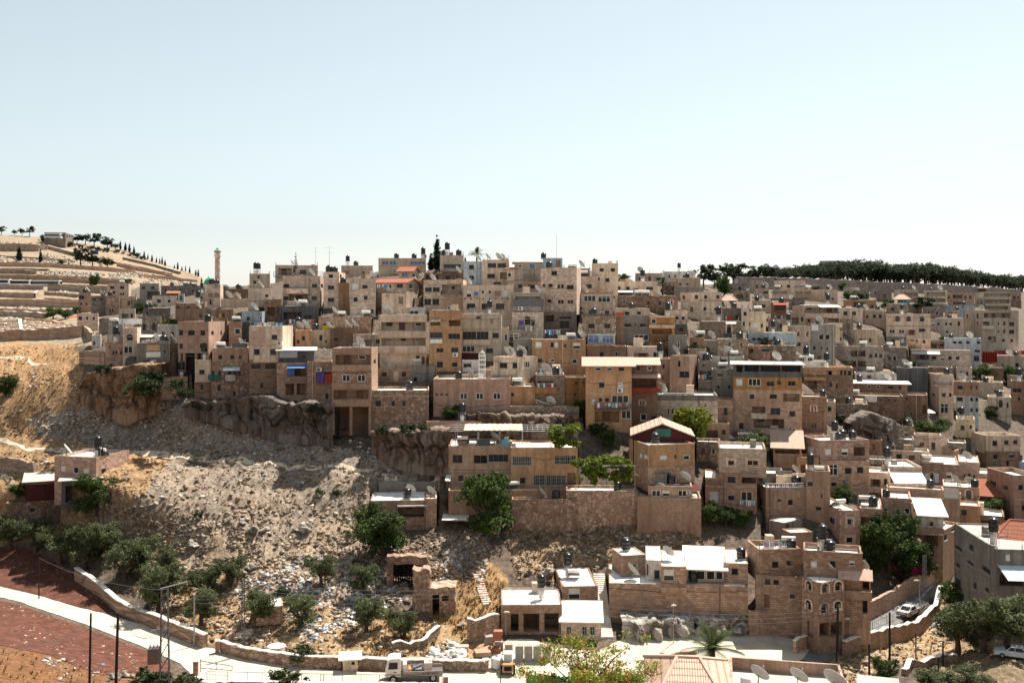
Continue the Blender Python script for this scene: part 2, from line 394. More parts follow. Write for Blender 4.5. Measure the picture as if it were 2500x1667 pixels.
FRAME = dict(w='dgrey', ww='white', wa='pale', wg='steel', wd='dgrey', ws='white', wb='brown', wu='white', wt='pale', d='dbrown', dw='white')
def window(par, frame, typ, x0, x1, z0, z1, big):
    """one window on a wall plane frame=(o,u,n): frame bars, pane (and bars or shutter) set back in the wall opening"""
    o, u, n = frame
    t = lambda s, z, k: (o[0]+u[0]*s+n[0]*k, o[1]+u[1]*s+n[1]*k, z)
    def bx(mb, a, b, za, zb, k0, k1, m=0):
        mb.hexa([t(a, za, k0), t(b, za, k0), t(b, za, k1), t(a, za, k1), t(a, zb, k0), t(b, zb, k0), t(b, zb, k1), t(a, zb, k1)], m)
    door = typ in ('d', 'dw')
    mb = MB(); w = x1-x0; h = z1-z0; r = .08 if typ != 'ww' else .11
    fm = mat('flat', FRAME[typ])
    bx(mb, x0, x0+r, z0, z1, .12, .29); bx(mb, x1-r, x1, z0, z1, .12, .29); bx(mb, x0+r, x1-r, z1-r, z1, .12, .29)
    if not door: bx(mb, x0+r, x1-r, z0, z0+r, .12, .29)
    nm = max(0, int(round(w/.85))-1)
    if not door and typ not in ('wd', 'ws', 'wb') and nm:
        for k in range(1, nm+1):
            c = x0+w*k/(nm+1); bx(mb, c-r*.4, c+r*.4, z0+r, z1-r, .16, .27)
    if typ in ('ww', 'wu') and h > 1.5: bx(mb, x0+r, x1-r, z0+h*.66-r*.4, z0+h*.66+r*.4, .11, .17)
    win = mb.build('door' if door else 'window', fm, par)
    pm = MB(); pm.quad(t(x0+.02, z0+.02, .27), t(x1-.02, z0+.02, .27), t(x1-.02, z1-.02, .27), t(x0+.02, z1-.02, .27))
    if typ == 'wu': g = mat('gloss', 'blue')
    elif typ in ('d', 'dw'): g = mat('flat', 'dbrown' if typ == 'd' else 'pale')
    elif typ == 'wd': g = mat('flat', 'black')
    else: g = glass_mat()
    if not door or typ == 'dw': pm.build('pane' if not door else 'door_leaf', g, win)
    else: pm.build('door_leaf', g, win)
    if typ in ('ws', 'wb'):
        s = MB(); f = 1.0 if typ == 'wb' or rnd.random() < .5 else .55
        zt = z1-h*f+.03
        k = zt
        while k < z1-.05:
            bx(s, x0+.06, x1-.06, k, min(k+.17, z1-.03), .06, .13); k += .2
        s.build('shutter', mat('flat', 'white' if typ == 'ws' else 'brown'), win)
    if typ == 'wg':
        s = MB(); c = x0
        while c < x1+.01: bx(s, c-.025, c+.025, z0, z1, -.06, -.02); c += .33
        c = z0
        while c < z1+.01: bx(s, x0, x1, c-.02, c+.02, -.03, .0); c += .55
        s.build('grille', mat('metal', 'steel'), win)
    if typ == 'wa':
        s = MB(); ar = MB(); c = (x0+x1)/2; rr = w/2
        # arched head: surround stones and a fanlight proud of the wall
        k = 9
        for i in range(k):
            a0 = math.pi*i/k; a1 = math.pi*(i+1)/k
            q = [(c-math.cos(a)*q_, z1+math.sin(a)*q_*.8) for a, q_ in ((a0, rr+.22), (a1, rr+.22), (a1, rr-.02), (a0, rr-.02))]
            s.hexa([t(q[0][0], q[0][1], .0), t(q[1][0], q[1][1], .0), t(q[2][0], q[2][1], .0), t(q[3][0], q[3][1], .0), t(q[0][0], q[0][1], -.1), t(q[1][0], q[1][1], -.1), t(q[2][0], q[2][1], -.1), t(q[3][0], q[3][1], -.1)])
            ar.poly([t(c, z1, -.03), t(c-math.cos(a0)*rr, z1+math.sin(a0)*rr*.8, -.03), t(c-math.cos(a1)*rr, z1+math.sin(a1)*rr*.8, -.03)])
        bx(s, x0-.22, x0-.0, z0, z1, -.1, .02); bx(s, x1+.0, x1+.22, z0, z1, -.1, .02)
        s.build('arch_surround', mat('st', 'pale'), win); ar.build('fanlight', glass_mat(), win)
    if typ == 'wt':
        s = MB(); bx(s, x0-.3, x0, z0-.1, z1, -.06, .02); bx(s, x1, x1+.3, z0-.1, z1, -.06, .02); bx(s, x0-.3, x1+.3, z1, z1+.35, -.06, .02); bx(s, x0-.35, x1+.35, z0-.22, z0-.1, -.12, .02)
        s.build('surround', mat('st', 'pale'), win)
    elif not door and big and typ not in ('wa',):
        s = MB(); bx(s, x0-.1, x1+.1, z0-.12, z0, -.14, .08); s.build('sill', mat('flat', 'stone'), win)
    return win
def rail_mb(mb, a, b, z, h, m=0, step=.22):
    a = Vector(a); b = Vector(b); ln = (b-a).length; k = max(2, int(ln/step))
    up = Vector((0, 0, 1))
    a = Vector((a.x, a.y, z)); b = Vector((b.x, b.y, z))
    mb.bar(a+up*h, b+up*h, .035, m); mb.bar(a+up*.08, b+up*.08, .025, m)
    for i in range(k+1):
        q = a.lerp(b, i/k); mb.bar(q, q+up*h, .016 if i % 5 else .03, m)
def building(line):
    name, label, X, yy, mc, opt, ext = [q.strip() for q in (line+'||||').split('|')[:7]]
    yt, yb = [float(q) for q in yy.split()]
    op = dict(q.split('=') for q in opt.split())
    side = None
    if '>' in X: f, x2 = X.split('>'); x0, x1 = [float(q) for q in f.split()]; side = ('R', float(x2))
    elif '<' in X: f, xs = X.split('<'); x0, x1 = [float(q) for q in f.split()]; side = ('L', float(xs))
    else: x0, x1 = [float(q) for q in X.split()]
    xm = (x0+x1)/2
    d = float(op['d']) if 'd' in op else float(D(xm, yb))*float(op.get('k', 1))
    if 'ref' in op: d = KEYS[op['ref']]['d']+float(op.get('dd', .2))
    dep = float(op.get('dep', 7 if d < 300 else 9))
    if 'yr' in op: dep = max(2.5, d*((yt-HZ)/(float(op['yr'])-HZ)-1))
    T = lambda x: (x-CX)/F
    if side is None:
        t = T(x0) if xm > CX else T(x1)
        a = -math.atan(t)*.96
        C0 = Vector((T(x0)*d, d))
        ln = (T(x1)*C0.y-C0.x)/(math.cos(a)-T(x1)*math.sin(a))
    else:
        s, xs = side; tc = T(x1) if s == 'R' else T(x0); ts = T(xs); Cx = tc*d
        best = None
        for k in range(-80, 81):
            th = R(k)
            e = abs((Cx+dep*math.sin(th))/(d+dep*math.cos(th))-ts)
            if best is None or e < best[0]: best = (e, th)
        th = best[1]; a = -th
        if s == 'R':
            w = (Cx-T(x0)*d)/(math.cos(a)-T(x0)*math.sin(a)); C0 = Vector((Cx-w*math.cos(a), d-w*math.sin(a))); ln = w
        else:
            C0 = Vector((Cx, d)); ln = (T(x1)*d-Cx)/(math.cos(a)-T(x1)*math.sin(a))
    ca, sa = math.cos(a), math.sin(a)
    HOST_YB = yb; zt = CZ-(yt-HZ)/F*d; zb = CZ-(yb-HZ)/F*d
    below = float(op.get('below', 3.5))
    z0 = zb-below; Hh = zt-z0
    root = empty(name, (C0.x, C0.y, z0), a, label, op.get('cat', name.replace('_', ' ')), op.get('group'))
    U = lambda z: z-z0
    def fx(px):
        t = T(px); return (t*C0.y-C0.x)/(ca-t*sa)
    def fz(px, py):
        dd = C0.y+fx(px)*sa; return CZ-(py-HZ)/F*dd-z0
    # side plane (the one in view)
    sx0 = 0.0 if (side and side[0] == 'L') else ln
    B0 = Vector((C0.x+ca*sx0, C0.y+sa*sx0))
    def gx(px):
        t = T(px); return (t*B0.y-B0.x)/(-sa-t*ca)
    def gz(px, py):
        dd = B0.y+gx(px)*ca; return CZ-(py-HZ)/F*dd-z0
    ph = float(op.get('ph', .45)); roofk = op.get('roof', 'flat')
    if roofk != 'flat': ph = 0.0
    kinds = mc.split('+')
    if d > 188 and name != 'shed':      # upper fronts tinted paler: their lit look is put into the wall colour
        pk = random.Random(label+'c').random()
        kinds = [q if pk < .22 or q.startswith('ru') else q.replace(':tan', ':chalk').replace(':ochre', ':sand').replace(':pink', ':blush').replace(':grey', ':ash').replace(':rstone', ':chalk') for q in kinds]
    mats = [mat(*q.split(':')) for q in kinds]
    zones = []
    if 'z' in op:
        for k, q in enumerate(op['z'].split(',')): zones.append((fz(xm, float(q)), k+1))
    fo, so, feats = [], [], []
    FP = ((0, 0), (1, 0), (0, 1)); SP = ((sx0, 0), (0, 1), (-1, 0) if sx0 > 0 else (1, 0))
    wins = []
    def clash(lst, q): return any(q[0] < e[1]+.05 and q[1] > e[0]-.05 and q[2] < e[3]+.05 and q[3] > e[2]-.05 for e in lst)
    for e in [q.strip() for q in ext.split(';') if q.strip()]:
        hd, _, tl = e.partition(':'); h = hd.split(); ty = h[0]; sd = ty.startswith('S'); ty = ty[1:] if sd and len(ty) > 1 else ty
        lst, fX, fZ, lim = (so, gx, gz, dep) if sd else (fo, fx, fz, ln)
        if ty in FRAME:
            y, hh, ww = float(h[1]), float(h[2]), float(h[3])
            for xx in tl.split():
                w_ = ww
                if '*' in xx: xx, w_ = xx.split('*'); w_ = float(w_)
                xx = float(xx)
                w_ *= 1.1; q = sorted((fX(xx-w_/2), fX(xx+w_/2))); za = fZ(xx, y+hh*.54); zb_ = fZ(xx, y-hh*.54)
                q = [max(.1, q[0]), min(lim-.1, q[1]), max(.1, za), min(Hh-.25, zb_)]
                if q[1]-q[0] < .2 or q[3]-q[2] < .2 or clash(lst, q): continue
                lst.append((*q, .3)); wins.append((sd, ty, q, w_*hh > 90))
        elif ty == 'o':
            xa, xb, ya, yb_ = [float(v) for v in h[1:5]]; k = float(h[5]) if len(h) > 5 else 1.8
            q = sorted((fX(xa), fX(xb))); q = [max(.12, q[0]), min(lim-.12, q[1]), max(.12, fZ((xa+xb)/2, yb_)), min(Hh-.2, fZ((xa+xb)/2, ya))]
            if q[1]-q[0] > .3 and q[3]-q[2] > .3 and not clash(lst, q): lst.append((*q, min(k, dep*.6)))
        else: feats.append((sd, ty, h[1:], tl))
    fr_ = random.Random(label+'x')
    if d < 330 and not set(label.replace(',', '').split()) & set('window windows windowed blank plain windowless lone bare one two three twin pair paired row wall bastion ruin garage pillars doorway doorways tower arches arched loggia loggias verandas balcony'.split()) and name not in ('stone_wall', 'shed', 'church_tower', 'hotel', 'ruin'):
        # plain fronts still carry the odd small opening
        z_ = below+1.1
        while z_ < Hh-1.5:
            x_ = fr_.uniform(.7, 1.6)
            while x_ < ln-1.2:
                if fr_.random() < .42:
                    q = [x_, x_+fr_.choice((.6, .8, 1.0, 1.3)), z_, z_+fr_.choice((.6, .9, 1.1))]
                    big = [q[0]-.3, q[1]+.3, q[2]-.3, q[3]+.3]
                    if q[1] < ln-.3 and q[3] < Hh-.4 and not clash(fo, big): fo.append((*q, .3)); wins.append((False, fr_.choice(('w', 'w', 'wb', 'ws', 'wg', 'ww')), q, False))
                x_ += fr_.uniform(1.9, 3.2)
            z_ += 2.9
    # wall mesh
    mb = MB(); zw = Hh
    wall_face(mb, (0, 0), (1, 0), (0, 1), ln, 0, zw, fo, zones)
    wall_face(mb, (ln, 0), (0, 1), (-1, 0), dep, 0, zw, so if sx0 > 0 else [], zones)
    wall_face(mb, (ln, dep), (-1, 0), (0, -1), ln, 0, zw, [], zones)
    ls = [(dep-q[1], dep-q[0], *q[2:]) for q in so]
    wall_face(mb, (0, dep), (0, -1), (1, 0), dep, 0, zw, ls if (side and side[0] == 'L') else [], zones)
    if roofk == 'flat':
        t_ = .22
        for (xa, ya), (xb, yb_), (xc, yc), (xd, yd) in (((0,0),(ln,0),(ln-t_,t_),(t_,t_)), ((ln,0),(ln,dep),(ln-t_,dep-t_),(ln-t_,t_)), ((ln,dep),(0,dep),(t_,dep-t_),(ln-t_,dep-t_)), ((0,dep),(0,0),(t_,t_),(t_,dep-t_))):
            mb.quad((xa, ya, zw), (xb, yb_, zw), (xc, yc, zw), (xd, yd, zw))
            mb.quad((xd, yd, zw), (xc, yc, zw), (xc, yc, zw-ph), (xd, yd, zw-ph))
    wall = mb.build('wall', mats, root)
    rc = op.get('rc', 'roofw')
    rb = MB()
    if roofk == 'flat':
        rb.box(.22, ln-.22, .22, dep-.22, zw-ph-.12, zw-ph); rb.build('roof', roof_mat(rc), root)
    else:
        rise = float(op.get('rise', 1.5)); ov = float(op.get('ov', .5)); th_ = .14
        def sheet(pts):
            rb.poly(pts); n = (Vector(pts[1])-Vector(pts[0])).cross(Vector(pts[2])-Vector(pts[0])).normalized()*(-th_)
            lo = [Vector(q)+n for q in pts]; rb.poly(lo[::-1])
            for i in range(len(pts)): j = (i+1) % len(pts); rb.quad(pts[i], lo[i], lo[j], pts[j])
        x0_, x1_, y0_, y1_ = -ov, ln+ov, -ov, dep+ov; b0 = zw+.02
        if roofk == 'shed': sheet([(x0_, y0_, b0), (x1_, y0_, b0), (x1_, y1_, b0+rise), (x0_, y1_, b0+rise)]); ym = None
        elif roofk == 'slab': sheet([(x0_, y0_, b0), (x1_, y0_, b0), (x1_, y1_, b0), (x0_, y1_, b0)])
        elif roofk == 'gable':
            ym = dep/2
            sheet([(x0_, y0_, b0), (x1_, y0_, b0), (x1_, ym, b0+rise), (x0_, ym, b0+rise)]); sheet([(x1_, y1_, b0), (x0_, y1_, b0), (x0_, ym, b0+rise), (x1_, ym, b0+rise)])
        elif roofk == 'front':      # gable end towards the valley
            xm_ = ln/2
            sheet([(x0_, y0_, b0), (xm_, y0_, b0+rise), (xm_, y1_, b0+rise), (x0_, y1_, b0)]); sheet([(xm_, y0_, b0+rise), (x1_, y0_, b0), (x1_, y1_, b0), (xm_, y1_, b0+rise)])
        elif roofk == 'hip':
            ym = dep/2; r_ = min(ln*.35, dep/2)
            A, B_ = (r_, ym, b0+rise), (ln-r_, ym, b0+rise)
            sheet([(x0_, y0_, b0), (x1_, y0_, b0), B_, A]); sheet([(x1_, y1_, b0), (x0_, y1_, b0), A, B_]); sheet([(x1_, y0_, b0), (x1_, y1_, b0), B_]); sheet([(x0_, y1_, b0), (x0_, y0_, b0), A])
        ro = rb.build('roof', tile_mat(rc) if rc.endswith('tile') else roof_mat(rc), root)
        if rc.endswith('tile'):
            uvl = ro.data.uv_layers.new(name='uv')
            for p in ro.data.polygons:
                nx = abs(p.normal.x) > abs(p.normal.y)
                for li in p.loop_indices:
                    v = ro.data.vertices[ro.data.loops[li].vertex_index].co
                    uvl.data[li].uv = ((v.y if nx else v.x)*1.1, (v.x if nx else v.y)*1.1)
        if rc.endswith('tile'):
            rg = MB()
            if roofk == 'hip':
                for p, q in ((A, B_), (A, (x0_, y0_, b0)), (A, (x0_, y1_, b0)), (B_, (x1_, y0_, b0)), (B_, (x1_, y1_, b0))): rg.bar(p, q, .13, 0, 6)
            elif roofk == 'gable': rg.bar((x0_, dep/2, b0+rise), (x1_, dep/2, b0+rise), .12, 0, 6)
            elif roofk == 'front': rg.bar((ln/2, y0_, b0+rise), (ln/2, y1_, b0+rise), .12, 0, 6)
            if rg.f: rg.build('ridge_trim', mat('flat', rc), ro)
        gb = MB()
        if roofk == 'gable':
            gb.poly([(.0, 0, zw), (.0, dep/2, zw+rise*.93), (.0, dep, zw)]); gb.poly([(ln, 0, zw), (ln, dep, zw), (ln, dep/2, zw+rise*.93)])
        elif roofk == 'front':
            gb.poly([(0, 0, zw), (ln, 0, zw), (ln/2, 0, zw+rise*.95)]); gb.poly([(ln, dep, zw), (0, dep, zw), (ln/2, dep, zw+rise*.95)])
        elif roofk == 'shed':
            gb.poly([(0, 0, zw), (0, dep, zw+rise*.93), (0, dep, zw)]); gb.poly([(ln, 0, zw), (ln, dep, zw), (ln, dep, zw+rise*.93)]); gb.quad((ln, dep, zw), (0, dep, zw), (0, dep, zw+rise*.93), (ln, dep, zw+rise*.93))
        if gb.f: gb.build('gable', mat(*op['gm'].split(':')) if 'gm' in op else mats[0], root)
    small = d > 320
    if not small:
        hr = random.Random(label)
        for q in fo:
            if q[4] > .9 and q[1]-q[0] > 1.6 and q[3]-q[2] > 1.2:
                n_ = max(1, int((q[1]-q[0])/2.4))
                for k in range(n_):
                    c = q[0]+(q[1]-q[0])*(k+.5)/n_+hr.uniform(-.3, .3); w_ = hr.uniform(.8, 1.4); dr = hr.random() < .5; zl = q[2]+(.06 if dr else .8); zh = min(q[3]-.15, q[2]+2.1)
                    if zh-zl > .4: window(root, ((0, q[4]-.3), (1, 0), (0, 1)), 'd' if dr else hr.choice(['w', 'w', 'ww']), max(q[0]+.05, c-w_/2), min(q[1]-.05, c+w_/2), zl, zh, False)
        if zt-zb > 4 and name not in ('stone_wall', 'ruin') and ln > 4:
            for k in range(hr.choice((1, 1, 2))):
                c = hr.uniform(.4, ln-.4)
                if not any(q[0]-.15 < c < q[1]+.15 for q in fo):
                    s = MB(); s.bar((c, -.07, Hh-.1), (c, -.07, max(.2, below-1)), .05, sides=6); s.build('drain_pipe', mat('flat', hr.choice(['dbrown', 'grey', 'pale', 'dgrey'])), root)
            zz = below+2.9*(1 if hr.random() < .5 else 2)
            if zz < Hh-1 and hr.random() < .6 and not any(q[2]-.05 < zz < q[3]+.05 for q in fo):
                s = MB(); s.box(-.02, ln+.02, -.06, -.002, zz, zz+.12); s.build('ledge', mat('pl', hr.choice(['brown', 'grey', 'pale'])), root)
            if hr.random() < .75:
                # sagging cable stapled across the front
                z_ = hr.uniform(max(below, Hh*.45), Hh-.3); pts = [Vector((ln*k/8, -.05, z_-.5*math.sin(math.pi*k/8)*hr.uniform(.4, 1))) for k in range(9)]
                s = MB(); s.tube(pts, .022, 0, 4); s.build('cable', mat('flat', 'black'), root)
        if roofk == 'flat' and name not in ('stone_wall', 'ruin', 'shed') and hr.random() < .7:
            s = MB()
            for cx_, cy_ in ((.15, .15), (ln-.15, .15), (ln-.15, dep-.15), (.15, dep-.15), (ln*.5, .12)):
                if hr.random() < .7:
                    for k in range(4): s.bar((cx_+.06*(k % 2), cy_+.06*(k//2), zw-.1), (cx_+.06*(k % 2)+hr.uniform(-.15, .15), cy_+.06*(k//2)+hr.uniform(-.1, .1), zw+hr.uniform(.4, 1.1)), .018)
            if s.f: s.build('rebar_fringe', mat('flat', 'dbrown'), root)
            if ln > 5 and dep > 4:
                s = MB(); x_ = hr.uniform(1, ln-2); y_ = hr.uniform(dep*.4, dep-1.6); h_ = hr.uniform(.6, 2.1); s.box(x_, x_+hr.uniform(.8, 1.9), y_, y_+1.2, zw-ph, zw-ph+h_); s.build('roof_box', mat('pl', hr.choice(['cream', 'grey', 'brown', 'pale'])), root)
                s = MB(); y2 = hr.uniform(1, dep-.6); s.bar((.4, y2, zw-ph+.5), (ln-.4, y2, zw-ph+.5), .03)
                for k in range(4): s.bar((.4+(ln-.8)*k/3, y2, zw-ph), (.4+(ln-.8)*k/3, y2, zw-ph+hr.uniform(.5, 1.4)), .03)
                s.build('roof_pipe', mat('metal', 'steel'), root)
    for sd, ty, q, big in wins:
        fr = ((SP[0], SP[1], SP[2]) if sd else FP)
        window(root, fr, ty, *q, big and not small)
    for sd, ty, h, tl in feats:
        v = []
        for q in h:
            try: v.append(float(q))
            except ValueError: v.append(q)
        if ty in ('B', 'R'):      # balcony: solid parapet or railing over a slab
            pr = float(v[4]) if len(v) > 4 and not isinstance(v[4], str) else 1.1
            cl = v[-1] if isinstance(v[-1], str) else None
            xa, xb = fx(v[0]), fx(v[1]); za, zb_ = fz((v[0]+v[1])/2, v[3]), fz((v[0]+v[1])/2, v[2])
            s = MB(); s.box(xa, xb, -pr, -.002, za-.15, za+.03); bal = s.build('balcony', mats[0] if not cl else mat('pl', cl), root)
            s = MB()
            if ty == 'B':
                s.box(xa, xb, -pr-.12, -pr, za-.152, zb_); s.box(xa-.12, xa, -pr-.12, -.003, za-.152, zb_); s.box(xb, xb+.12, -pr-.12, -.003, za-.152, zb_)
                s.build('parapet', mats[0] if not cl else mat('pl', cl), bal)
            else:
                rail_mb(s, (xa, -pr), (xb, -pr), za, zb_-za); rail_mb(s, (xa, -pr), (xa, 0), za, zb_-za); rail_mb(s, (xb, -pr), (xb, 0), za, zb_-za)
                s.build('railing', mat('metal', cl or 'dgrey'), bal)
        elif ty == 'c':           # band or ledge across the front
            xa, xb = fx(v[0]), fx(v[1]); za, zb_ = fz((v[0]+v[1])/2, v[3]), fz((v[0]+v[1])/2, v[2])
            pr = float(v[4]) if len(v) > 4 and not isinstance(v[4], str) else .12
            s = MB(); s.box(xa, xb, -pr, -.002, za, zb_); s.build('ledge', mat('pl', v[-1]) if isinstance(v[-1], str) else mats[0], root)
        elif ty in ('A', 'G'):    # awning sheet sloping out (A) or cloth / metal panel hung on the front (G)
            xa, xb = fx(v[0]), fx(v[1]); za, zb_ = fz((v[0]+v[1])/2, v[3]), fz((v[0]+v[1])/2, v[2])
            cl = v[-1]; pr = float(v[4]) if len(v) > 5 else (1.6 if ty == 'A' else .1)
            s = MB()
            if ty == 'A':
                s.hexa([(xa, -pr, za-.06), (xb, -pr, za-.06), (xb, -.004, zb_-.06), (xa, -.004, zb_-.06), (xa, -pr, za), (xb, -pr, za), (xb, -.004, zb_), (xa, -.004, zb_)])
                s.build('awning', mat('flat', cl) if not cl.endswith('tile') else mat('flat', cl), root)
            else:
                n_ = max(2, int((xb-xa)/.3))
                for i in range(n_):
                    p0, p1 = xa+(xb-xa)*i/n_, xa+(xb-xa)*(i+1)/n_; k0, k1 = pr*(.6+.4*(i % 2)), pr*(.6+.4*((i+1) % 2))
                    s.hexa([(p0, -k0-.03, za), (p1, -k1-.03, za), (p1, -k1, za), (p0, -k0, za), (p0, -k0-.03, zb_), (p1, -k1-.03, zb_), (p1, -k1, zb_), (p0, -k0, zb_)])
                s.build('panel', mat('flat', cl), root)
        elif ty == 'P':           # stilts under the front
            for xx in tl.split():
                c = fx(float(xx)); zz = fz(float(xx), v[0]); s = MB(); s.box(c-.22, c+.22, .05, .5, fz(float(xx), v[1]), zz); s.build('pillar', mat('co', 'tan'), root)
        elif ty == 'D':           # drain pipe down the front
            for xx in tl.split():
                c = fx(float(xx)); s = MB(); s.bar((c, -.09, fz(float(xx), v[1])), (c, -.09, fz(float(xx), v[0])), float(v[2]) if len(v) > 2 and not isinstance(v[2], str) else .06, sides=6); s.build('drain_pipe', mat('flat', v[-1] if isinstance(v[-1], str) else 'pale'), root)
    CARVE.append((C0.copy(), a, ln, dep, CZ-(float(op['cz'])-HZ)/F*d if 'cz' in op else zb))
    HOSTS[label] = dict(root=root, C0=C0, a=a, ln=ln, dep=dep, zr=zt-ph, d=d, fx=fx, fz=fz, feats=feats, z0=z0, x0=x0, x1=x1, yt=yt, yb=yb, flat=roofk == 'flat' or roofk == 'slab', zt=zt, label=label, name=name)
    if 'key' in op: KEYS[op['key']] = HOSTS[label]
    return root
# ---------------------------------------------------------------- things that stand on roofs or hang on walls
PROTO = {}
def proto(key, fn):
    """first use builds the thing; later uses copy the thing and its parts"""
    def place(loc, rz, label, cat, group, scale=1.0):
        if key not in PROTO: PROTO[key] = o = fn()
        else: o = copy_tree(PROTO[key])
        o.location = loc; o.rotation_euler = (0, 0, rz); o.scale = (scale,)*3
        for q in ('label', 'category', 'group'):
            if q in o: del o[q]
        return tag(o, label, cat, group)
    return place
def mk_tank():
    r = empty('water_tank', (0, 0, 0)); m = MB()
    m.lathe([(.02, 0), (.62, .02), (.64, .25), (.60, .3), (.64, .35), (.64, .7), (.60, .75), (.64, .8), (.64, 1.15), (.56, 1.28), (.3, 1.4)], (0, 0, .25), 12)
    m.build('tank', mat('gloss', 'black'), r, True)
    m = MB(); m.lathe([(.3, 0), (.3, .1), (.24, .14)], (0, 0, 1.64), 10); m.build('lid', mat('flat', 'dgrey'), r)
    m = MB()
    for x in (-.45, .45):
        for y in (-.45, .45): m.bar((x, y, 0), (x, y, .24), .04)
    m.box(-.55, .55, -.55, .55, .2, .25); m.build('stand', mat('metal', 'steel'), r); return r
def mk_tanktall():
    r = empty('water_tank', (0, 0, 0)); m = MB()
    m.lathe([(.02, 0), (.55, .02), (.57, .3), (.53, .34), (.57, .4), (.57, .9), (.53, .94), (.57, 1.0), (.57, 1.35), (.46, 1.5), (.2, 1.6)], (0, 0, 1.75), 12)
    m.build('tank', mat('gloss', 'black'), r, True)
    m = MB(); m.lathe([(.2, 0), (.2, .1)], (0, 0, 3.34), 10); m.build('lid', mat('flat', 'dgrey'), r)
    m = MB(); m.lathe([(.34, 0), (.34, 1.15), (.2, 1.25)], (0, 0, .15), 10); m.build('boiler', mat('flat', 'white'), r, True)
    m = MB()
    for x in (-.5, .5):
        for y in (-.5, .5): m.bar((x, y, 0), (x*.9, y*.9, 1.74), .035)
    m.box(-.55, .55, -.55, .55, 1.68, 1.745); m.build('stand', mat('metal', 'steel'), r); return r
def mk_dish():
    r = empty('satellite_dish', (0, 0, 0)); m = MB(); s = 14
    ax = Vector((.60, .42, .56)).normalized(); u = Vector((0, 0, 1)).cross(ax).normalized(); w = ax.cross(u); c = Vector((0, 0, 1.25))
    rings = [(0.0, 0.0), (.3, .03), (.6, .11), (.85, .22), (.95, .29)]
    for face, off in ((0, 0.0), (1, -.035)):
        n = len(m.v)
        for rr, h in rings:
            for i in range(s): t = 2*math.pi*i/s; m.v.append(tuple(c+u*(rr*math.cos(t))+w*(rr*1.05*math.sin(t))+ax*(h+off)))
        for k in range(len(rings)-1):
            for i in range(s):
                j = (i+1) % s; q = (n+k*s+i, n+k*s+j, n+(k+1)*s+j, n+(k+1)*s+i); m.f.append(q if not face else q[::-1]); m.m.append(0)
    k = len(rings)*s; e = (len(rings)-1)*s
    for i in range(s): j = (i+1) % s; m.f.append((e+i, e+j, k+e+j, k+e+i)); m.m.append(0)
    m.build('dish', mat('flat', 'dish'), r, True)
    m = MB(); m.bar((0, 0, 0), tuple(c-ax*.05), .05, sides=6); m.bar((-.35, -.3, 0), tuple(c-Vector((0, 0, .6))), .025); m.bar((-.35, .3, 0), tuple(c-Vector((0, 0, .6))), .025); m.build('mast', mat('metal', 'dgrey'), r)
    m = MB(); tip = c+ax*1.0; m.bar(tuple(c-w*.9+ax*.25), tuple(tip), .02); m.bar(tuple(tip-ax*.12), tuple(tip+ax*.06), .06, sides=6); m.build('receiver', mat('flat', 'grey'), r); return r
def mk_solar():
    r = empty('solar_heater', (0, 0, 0)); m = MB(); m.hexa([(-.95, -.1, .2), (.95, -.1, .2), (.95, -.1, .28), (-.95, -.1, .28), (-.95, 1.0, 1.25), (.95, 1.0, 1.25), (.95, .94, 1.3), (-.95, .94, 1.3)])
    # panel leans back, facing south over the hill
    m = MB(); m.hexa([(-.95, 1.1, .2), (.95, 1.1, .2), (.95, 1.17, .26), (-.95, 1.17, .26), (-.95, -.25, 1.15), (.95, -.25, 1.15), (.95, -.18, 1.21), (-.95, -.18, 1.21)])
    m.build('collector', mat('gloss', 'dgrey'), r)
    m = MB(); m.bar((-.8, -.45, 1.35), (.8, -.45, 1.35), .27, sides=12); m.build('boiler', mat('flat', 'white'), r)
    m = MB()
    for x in (-.85, .85): m.bar((x, -.3, 0), (x, -.4, 1.1), .035); m.bar((x, 1.1, 0), (x, 1.1, .2), .035); m.bar((x, -.3, .0), (x, 1.1, .1), .03)
    m.build('stand', mat('metal', 'steel'), r); return r
def mk_antenna():
    r = empty('roof_antenna', (0, 0, 0)); m = MB(); m.bar((0, 0, 0), (0, 0, 5.5), .05, sides=5, r2=.025); m.build('mast', mat('metal', 'steel'), r)
    m = MB()
    for z in (4.2, 5.2):
        m.bar((-.9, 0, z), (.9, 0, z), .02)
        for k in range(6): m.bar((-.8+.32*k, -.3, z), (-.8+.32*k, .3, z), .012)
    m.build('aerial', mat('metal', 'steel'), r); return r
def mk_ac():
    r = empty('air_conditioner', (0, 0, 0)); m = MB(); m.box(-.48, .48, -.42, -.06, -.35, .35); b = m.build('casing', mat('flat', 'white'), r)
    m = MB(); m.lathe([(.27, 0), (.27, .03)], (0, 0, 0), 14); g = m.build('fan_grille', mat('flat', 'dgrey'), b); g.rotation_euler = (R(90), 0, 0); g.location = (-.1, -.421, 0)
    m = MB(); m.bar((-.4, 0, -.4), (-.4, -.42, -.4), .03); m.bar((.4, 0, -.4), (.4, -.42, -.4), .03); m.build('bracket', mat('metal', 'steel'), r); return r
P_TANK, P_TALL, P_DISH, P_SOLAR, P_ANT, P_AC = proto('t', mk_tank), proto('T', mk_tanktall), proto('s', mk_dish), proto('h', mk_solar), proto('n', mk_antenna), proto('a', mk_ac)
ORD = ['', 'first', 'second', 'third', 'fourth', 'fifth', 'sixth', 'seventh', 'eighth']
KN = dict(t=('black tank', 'water tank', P_TANK), T=('raised tank', 'water tank', P_TALL), s=('white dish', 'satellite dish', P_DISH), h=('solar heater', 'solar heater', P_SOLAR), n=('antenna mast', 'antenna', P_ANT), a=('air conditioner', 'air conditioner', P_AC))
